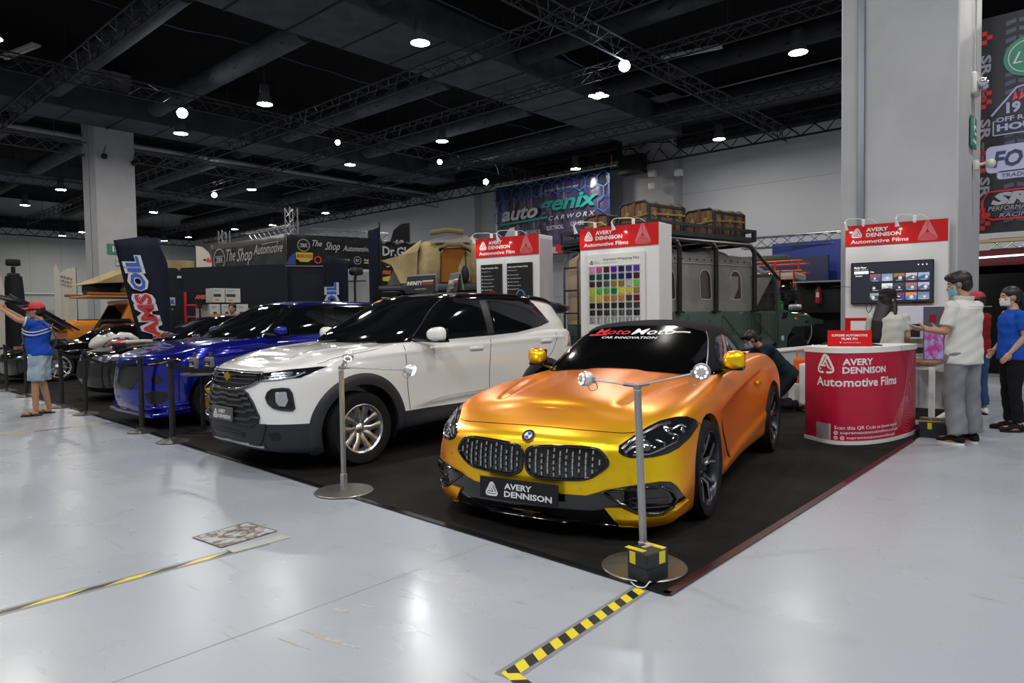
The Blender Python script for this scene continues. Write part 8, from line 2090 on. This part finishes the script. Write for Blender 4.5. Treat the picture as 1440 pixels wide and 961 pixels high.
 if 'shoes' in cfg:
  for side in ('L', 'R'):
   an, toe = V(J['an' + side]), V(J['toe' + side]); yaw = atan2((toe - an).y, (toe - an).x); z0 = J.get('ground' + side, 0.)
   c = V((an.x, an.y, z0)) + V((cos(yaw), sin(yaw), 0)) * .055; M = Matrix.Translation(c) @ Matrix.Rotation(yaw, 4, 'Z')
   if cfg['shoes'] == 'flip':
    q = MB(); q.prism([(.135 * cos(a) * 1.0, .045 * sin(a) * (1.1 if cos(a) > 0 else .85)) for a in [2 * pi * i / 24 for i in range(24)]], 0, .02, M); o = q.obj('flip_flop', black, root)
    q = MB(); q.tube(spline([(-.02, .045, .02), (.03, .03, .06), (.085, 0, .045), (.09, 0, .02)], 4), .008, 6).tube(spline([(-.02, -.045, .02), (.03, -.03, .06), (.085, 0, .045)], 4), .008, 6)
    q = MB().add([tuple(M @ V(p)) for p in q.v], q.f); q.obj('strap', black, o)
   else:
    q = MB(); n = 16; vs = []
    for (x, hw, hz) in ((-.105, .026, .055), (-.09, .036, .085), (-.04, .040, .090), (.02, .042, .072), (.08, .046, .052), (.125, .040, .040), (.150, .020, .024)):
     for j in range(n): a = 2 * pi * j / n; vs.append((x, hw * cos(a), .018 + max(0, hz * .5 + hz * .5 * sin(a))))
    q.add(vs, [(i * n + j, i * n + (j + 1) % n, (i + 1) * n + (j + 1) % n, (i + 1) * n + j) for i in range(6) for j in range(n)] + [tuple(range(n)), tuple(range(6 * n, 7 * n))], M)
    o = q.obj('shoe', cfg['shoes'], root, 60)
    q = MB(); q.prism([(.132 * cos(a) + .02, .046 * sin(a)) for a in [2 * pi * i / 24 for i in range(24)]], 0, .022, M); q.obj('sole', cfg.get('sole', black), o)
 hm = mat('black hair', (.008, .007, .007), .45)
 T = lambda x, y, z: hd + hR @ V((x, y, z))
 h = cfg.get('hair')
 if h:
  q = MB(); q.ell(T(-.022, 0, .040), (.104, .088, .092), 20, 14, hR); q.ell(T(-.050, 0, -.010), (.070, .082, .085), 16, 12, hR)
  if h == 'short_full': q.ell(T(.03, 0, .082), (.078, .078, .045), 14, 10, hR)
  if h == 'long':
   q.tube([T(-.03, 0, .03), T(-.07, 0, -.12), T(-.13, 0, -.28), T(-.15, .01, -.48), T(-.15, .01, -.62)], [.088, .094, .088, .07, .035], 14, sx=1.0, sy=.62, up=(1, 0, 0)); q.tube([T(.02, -.06, .02), T(.02, -.085, -.12), T(-.01, -.11, -.26)], [.03, .035, .02], 8); q.tube([T(.02, .06, .02), T(.02, .085, -.12), T(-.01, .11, -.26)], [.03, .035, .02], 8)
  if h == 'ponytail': q.tube([T(-.09, 0, .05), T(-.14, 0, .0), T(-.15, 0, -.14), T(-.13, 0, -.30)], [.03, .045, .04, .015], 10)
  me = blob(q, .010, 3); mesh_obj('hair', me, hm, root, 60)
 if 'cap' in cfg:
  q = MB(); n = 18; vs = []
  secs = [(.0, 1.0), (.045, .97), (.08, .80), (.10, .50), (.108, .12)]
  for z, r in secs:
   for j in range(n): a = 2 * pi * j / n; vs.append(T(-.012 + .112 * r * cos(a), .092 * r * sin(a), .035 + z))
  q.add(vs, [(i * n + j, i * n + (j + 1) % n, (i + 1) * n + (j + 1) % n, (i + 1) * n + j) for i in range(4) for j in range(n)] + [tuple(range(n)), tuple(range(4 * n, 5 * n))])
  o = q.obj('cap', cfg['cap'], root, 60)
  q = MB(); P = []
  for i in range(5):
   r = i / 4; P.append([T(.070 + .115 * r * cos(a) + .0, .084 * sin(a) * (1 - .15 * r), .050 - .018 * r - .018 * sin(a) ** 2) for a in [-1.35 + 2.7 * j / 8 for j in range(9)]])
  q.grid(P); b = q.obj('cap_brim', cfg['cap'], o, 60); md = b.modifiers.new('s', 'SOLIDIFY'); md.thickness = .006
 if 'mask' in cfg:
  q = MB(); P = []
  for i in range(7):
   z = -.012 - i * .0155
   P.append([T((.112 if abs(j - 4) < 1 else .106 - .011 * abs(j - 4) ** 1.35) - .004 * abs(i - 2.5), (j - 4) * .0175, z) for j in range(9)])
  q.grid(P); o = q.obj('face_mask', cfg['mask'], root, 60); md = o.modifiers.new('s', 'SOLIDIFY'); md.thickness = .004
  q = MB()
  for sd in (-1, 1): q.tube(spline([T(.066, sd * .068, -.02), T(.02, sd * .084, .005), T(-.018, sd * .088, .01), T(-.022, sd * .086, -.03), T(.02, sd * .078, -.07), T(.064, sd * .066, -.09)], 4), .002, 5)
  q.obj('ear_loop', cfg['mask'], o)
 return root, T, hd, hR
def stand_J(**kw):
 J = dict(pelvis=(0, 0, .94), chest=(0, 0, 1.26), neck=(.0, 0, 1.45), head=(.025, 0, 1.585), shL=(0, .18, 1.37), shR=(0, -.18, 1.37), elL=(-.02, .23, 1.11), elR=(-.02, -.23, 1.11), wrL=(.05, .24, .87), wrR=(.05, -.24, .87),
    hpL=(0, .09, .90), hpR=(0, -.09, .90), knL=(.01, .10, .49), knR=(.01, -.10, .49), anL=(-.03, .11, .09), anR=(-.03, -.11, .09), toeL=(.14, .13, .03), toeR=(.14, -.13, .03))
 J.update(kw); return J
def build_people():
 tanned = skin_m('skin warm', (.42, .22, .13)); fair = skin_m('skin light', (.50, .29, .20)); brown = skin_m('skin brown', (.30, .15, .09))
 denim = noise_mix(mat('washed denim', (.30, .40, .50), .8), (.22, .32, .42), (.42, .50, .58), 5)
 sm = mat('royal blue polo', (.015, .07, .42), .75)
 J = stand_J(elL=(.20, .24, 1.44), wrL=(.42, .16, 1.60), elR=(.22, -.24, 1.42), wrR=(.44, -.10, 1.61), handL=((.7, -.2, .5), (0, -1, 0)), handR=((.7, .15, .5), (0, 1, 0)), curlL=.9, curlR=.9, thumbL=-1, thumbR=1, shL=(.03, .18, 1.39), shR=(.03, -.18, 1.39), head=(.035, 0, 1.575), head_rot=(0, -.05, 0), anL=(.05, .14, .09), toeL=(.21, .18, .03), knL=(.05, .12, .49), anR=(-.06, -.12, .09), toeR=(.10, -.15, .03), hpL=(.01, .09, .90))
 r, T, hd, hR = person('person in a blue polo shirt, pale denim shorts and red cap holding up a phone', (2.93, 12.0, 0), 152, J, tanned, dict(shirt=sm, trousers=denim, leg_end=.93, leg_g=1.25, shoes='flip', hair='short', cap=mat('red cap', (.60, .035, .05), .6), w=1.12, belly=(.035, 0, 0), sleeve=.55, hem=.12, loose=1.16), 1.67)
 k = MB(); k.bbox((.52, .03, 1.70), (.012, .16, .085), .006, 2, R=Matrix.Rotation(-.1, 3, 'Y')); o = k.obj('phone', mat('phone grey', (.25, .26, .28), .2, .4), None);
 o.parent = None; a = rad(152); sc = 1.67 / 1.70; o.matrix_world = Matrix.Translation((2.93, 12.0, 0)) @ Matrix.Rotation(a, 4, 'Z') @ Matrix.Scale(sc, 4); tag(o, 'phone held up in both hands by the man in the red cap', 'phone')
 wh = mat('pale stripe', (.55, .58, .65), .7)
 k = MB()
 for dz in (0, -.045): k.tube([(.03 + .178 * cos(q), .245 * sin(q), 1.285 + dz + .03 * cos(2 * q)) for q in [2 * pi * i / 36 for i in range(36)]], .010, 6, closed=True)
 k.obj('chest_stripes', wh, r)
 k = MB()
 for sd in (-1, 1): k.lathe([(.074, -.012), (.077, 0), (.074, .012)], 20, c=lerp(J['shL' if sd > 0 else 'shR'], J['elL' if sd > 0 else 'elR'], .55), R=(V(J['elL' if sd > 0 else 'elR']) - V(J['shL' if sd > 0 else 'shR'])).to_track_quat('Z', 'Y').to_matrix(), cap=False)
 k.obj('sleeve_cuffs', wh, r)
 P = [(.10, .14, 1.42), (.19, .05, 1.28), (.215, -.06, 1.12), (.15, -.19, .97), (-.04, -.235, .95), (-.19, -.10, 1.10), (-.18, .05, 1.26), (-.06, .15, 1.43), (.03, .16, 1.47)]
 MB().tube(spline(P, 5, True), .016, 6, closed=True, sx=1.5, sy=.4).obj('shoulder_strap', mat('grey webbing', (.16, .16, .17), .8), r)
 MB().bbox((-.06, -.27, .90), (.20, .08, .16), .03, 3).obj('shoulder_bag', mat('olive bag', (.08, .075, .055), .8), r)
 MB().box((.095, 0, 1.583), (.02, .13, .03)).obj('sunglasses', gloss_black, r)
 ws = mat('off-white shirt', (.60, .60, .58), .8); gt = noise_mix(mat('grey trousers', (.20, .21, .235), .85), (.17, .18, .205), (.24, .25, .275), 3)
 J = stand_J(elL=(.02, .24, 1.12), wrL=(.17, .32, 1.14), elR=(.06, -.22, 1.12), wrR=(.24, .03, 1.13), handL=((.6, .7, .12), (.2, -.6, .8)), handR=((.75, .6, .12), (-.2, .6, .8)), thumbL=-1, thumbR=1, head=(.045, .02, 1.585), neck=(.005, 0, 1.455), head_rot=(0, .24, .55), toeL=(.16, .13, .03), toeR=(.14, -.16, .03), knL=(.03, .11, .49))
 r, T, hd, hR = person('person in a white short-sleeved shirt and grey trousers looking at a phone', (8.25, 1.17, 0), 64, J, tanned, dict(shirt=ws, trousers=gt, leg_g=1.22, flare=1.25, leg_end=1.97, shoes=mat('black shoe cloth', (.012, .012, .013), .7), sole=white_p, hair='short_full', mask=mat('blue surgical mask', (.22, .45, .55), .7), sleeve=.80, hem=.46, loose=1.16, w=1.0), 1.75)
 k = MB(); k.bbox((.25, .40, 1.215), (.15, .075, .010), .004, 2, R=Matrix.Rotation(.7, 3, 'Z') @ Matrix.Rotation(-.35, 3, 'Y')); o = k.obj('phone', mat('mint phone', (.20, .45, .36), .3)); a = rad(64); o.matrix_world = Matrix.Translation((8.25, 1.17, 0)) @ Matrix.Rotation(a, 4, 'Z'); tag(o, 'mint green phone held by the man in the white shirt', 'phone')
 MB().tube([(.005 + .075 * cos(q), .080 * sin(q), 1.445 + .012 * cos(q)) for q in [2 * pi * i / 24 for i in range(24)]], .018, 6, closed=True, sx=.6, sy=1.6).obj('shirt_collar', ws, r)
 MB().tube([(.005 + .070 * cos(q), .074 * sin(q), 1.462 + .012 * cos(q)) for q in [2 * pi * i / 24 for i in range(24)]], .007, 6, closed=True).obj('lanyard', mat('dark lanyard', (.03, .01, .012), .6), r)
 MB().box((-.158, 0, 1.36), (.004, .33, .005)).obj('yoke_seam', mat('seam grey', (.42, .42, .40), .8), r)
 J = stand_J(elL=(-.04, .21, 1.12), wrL=(.10, .19, .93), elR=(-.03, -.21, 1.12), wrR=(.12, -.17, .95), head=(.035, 0, 1.58), head_rot=(0, .05, 0))
 person('person in a blue polo shirt and black trousers with a ponytail and white mask', (9.45, .88, 0), 118, J, fair, dict(shirt=mat('bright blue polo', (.012, .075, .42), .75), trousers=mat('black trousers', (.010, .010, .012), .85), leg_g=1.06, leg_end=1.95, shoes=mat('black shoe cloth', (.012, .012, .013), .7), hair='ponytail', mask=mat('white mask', (.62, .62, .62), .7), sleeve=.7, hem=.30, w=1.03), 1.62)
 J = stand_J(elR=(.05, -.2, 1.15), wrR=(.2, -.1, 1.2))
 person('person in a red cap and blue jeans standing behind the man in the white shirt', (10.6, 1.36, 0), 60, J, brown, dict(shirt=mat('dark red shirt', (.18, .012, .015), .8), trousers=mat('blue jeans', (.03, .07, .16), .85), shoes=white_p, hair='short', cap=mat('dark red cap', (.40, .02, .03), .6), sleeve=.6), 1.58)
 J = stand_J(elL=(.03, .21, 1.13), wrL=(.22, .12, 1.05), elR=(.03, -.21, 1.13), wrR=(.24, -.14, 1.03), head=(.03, 0, 1.585), head_rot=(0, .05, -.7))
 cr = mat('cream shirt', (.50, .50, .46), .8)
 r, T, hd, hR = person('person with long black hair, black cap and cream shirt behind the red counter', (8.98, 2.03, 0), 10, J, fair, dict(shirt=cr, trousers=mat('black trousers', (.010, .010, .012), .85), shoes=mat('black shoe cloth', (.012, .012, .013), .7), hair='long', cap=mat('black cap', (.010, .010, .011), .7), sleeve=.7, w=.98), 1.61)
 MB().ell(hd + hR @ V((-.118, .0, .045)), (.008, .014, .008)).obj('cap_button', gold_metal, r)
 J = dict(pelvis=(-.10, 0, .52), chest=(.16, 0, .78), neck=(.30, 0, .93), head=(.42, 0, 1.01), head_rot=(0, .55, 0), shL=(.22, .18, .88), shR=(.22, -.18, .88), elL=(.42, .22, .66), elR=(.42, -.22, .66), wrL=(.60, .14, .52), wrR=(.60, -.12, .52),
    hpL=(-.10, .10, .50), hpR=(-.10, -.10, .50), knL=(.20, .14, .12), knR=(.16, -.14, .10), anL=(-.25, .12, .10), anR=(-.28, -.12, .10), toeL=(-.40, .12, .03), toeR=(-.42, -.12, .03), handL=((1, 0, -.4), (0, -1, 0)), handR=((1, 0, -.4), (0, 1, 0)))
 person('person in dark clothes and white mask kneeling beside the gold roadster', (9.47, 3.49, 0), 135, J, brown, dict(shirt=mat('dark teal shirt', (.010, .022, .030), .85), trousers=mat('dark trousers', (.010, .011, .018), .85), shoes=mat('black shoe cloth', (.012, .012, .013), .7), hair='short_full', mask=mat('grey mask', (.38, .38, .40), .7), sleeve=1.5, up=(1, 0, -.6), w=1.05, hem=.2), 1.68)
 J = stand_J(elL=(.1, .22, 1.15), wrL=(.3, .1, 1.1), elR=(.1, -.22, 1.15), wrR=(.3, -.1, 1.1))
 person('person in dark shirt behind the black hatchback beside the stacked cartons', (7.75, 15.75, 0), 225, J, tanned, dict(shirt=mat('charcoal shirt', (.025, .025, .03), .8), trousers=mat('black trousers', (.010, .010, .012), .85), shoes=black, hair='short', sleeve=.6), 1.76)
 person('person with dark hair far off under the black script banner', (13.4, 17.6, 0), 40, stand_J(), brown, dict(shirt=mat('grey shirt', (.15, .15, .17), .8), trousers=mat('black trousers', (.010, .010, .012), .85), shoes=black, hair='short', face=False), 1.78)
def build_world():
 w = bpy.data.worlds.new('world'); SC.world = w; w.use_nodes = True
 w.node_tree.nodes['Background'].inputs[0].default_value = (.5, .55, .65, 1); w.node_tree.nodes['Background'].inputs[1].default_value = .02
 SC.cycles.use_denoising = True
 SC.view_settings.exposure = EXPO
 SC.cycles.max_bounces = 6; SC.cycles.diffuse_bounces = 3; SC.cycles.glossy_bounces = 4; SC.cycles.transmission_bounces = 6
 SC.cycles.sample_clamp_indirect = 8; SC.cycles.caustics_reflective = False; SC.cycles.caustics_refractive = False
EXPO = .12
import time as _t
for _f in ('camera', 'build_world', 'build_hall', 'build_lamps', 'build_floor_things', 'build_stands', 'build_stanchions', 'build_roadster', 'build_white', 'build_display_cars', 'build_booth', 'build_truck', 'build_background', 'build_people'):
 if _f in globals():
  _a = _t.time(); globals()[_f](); print('BUILD', _f, round(_t.time() - _a, 2))
bpy.data.scenes.remove(TS)
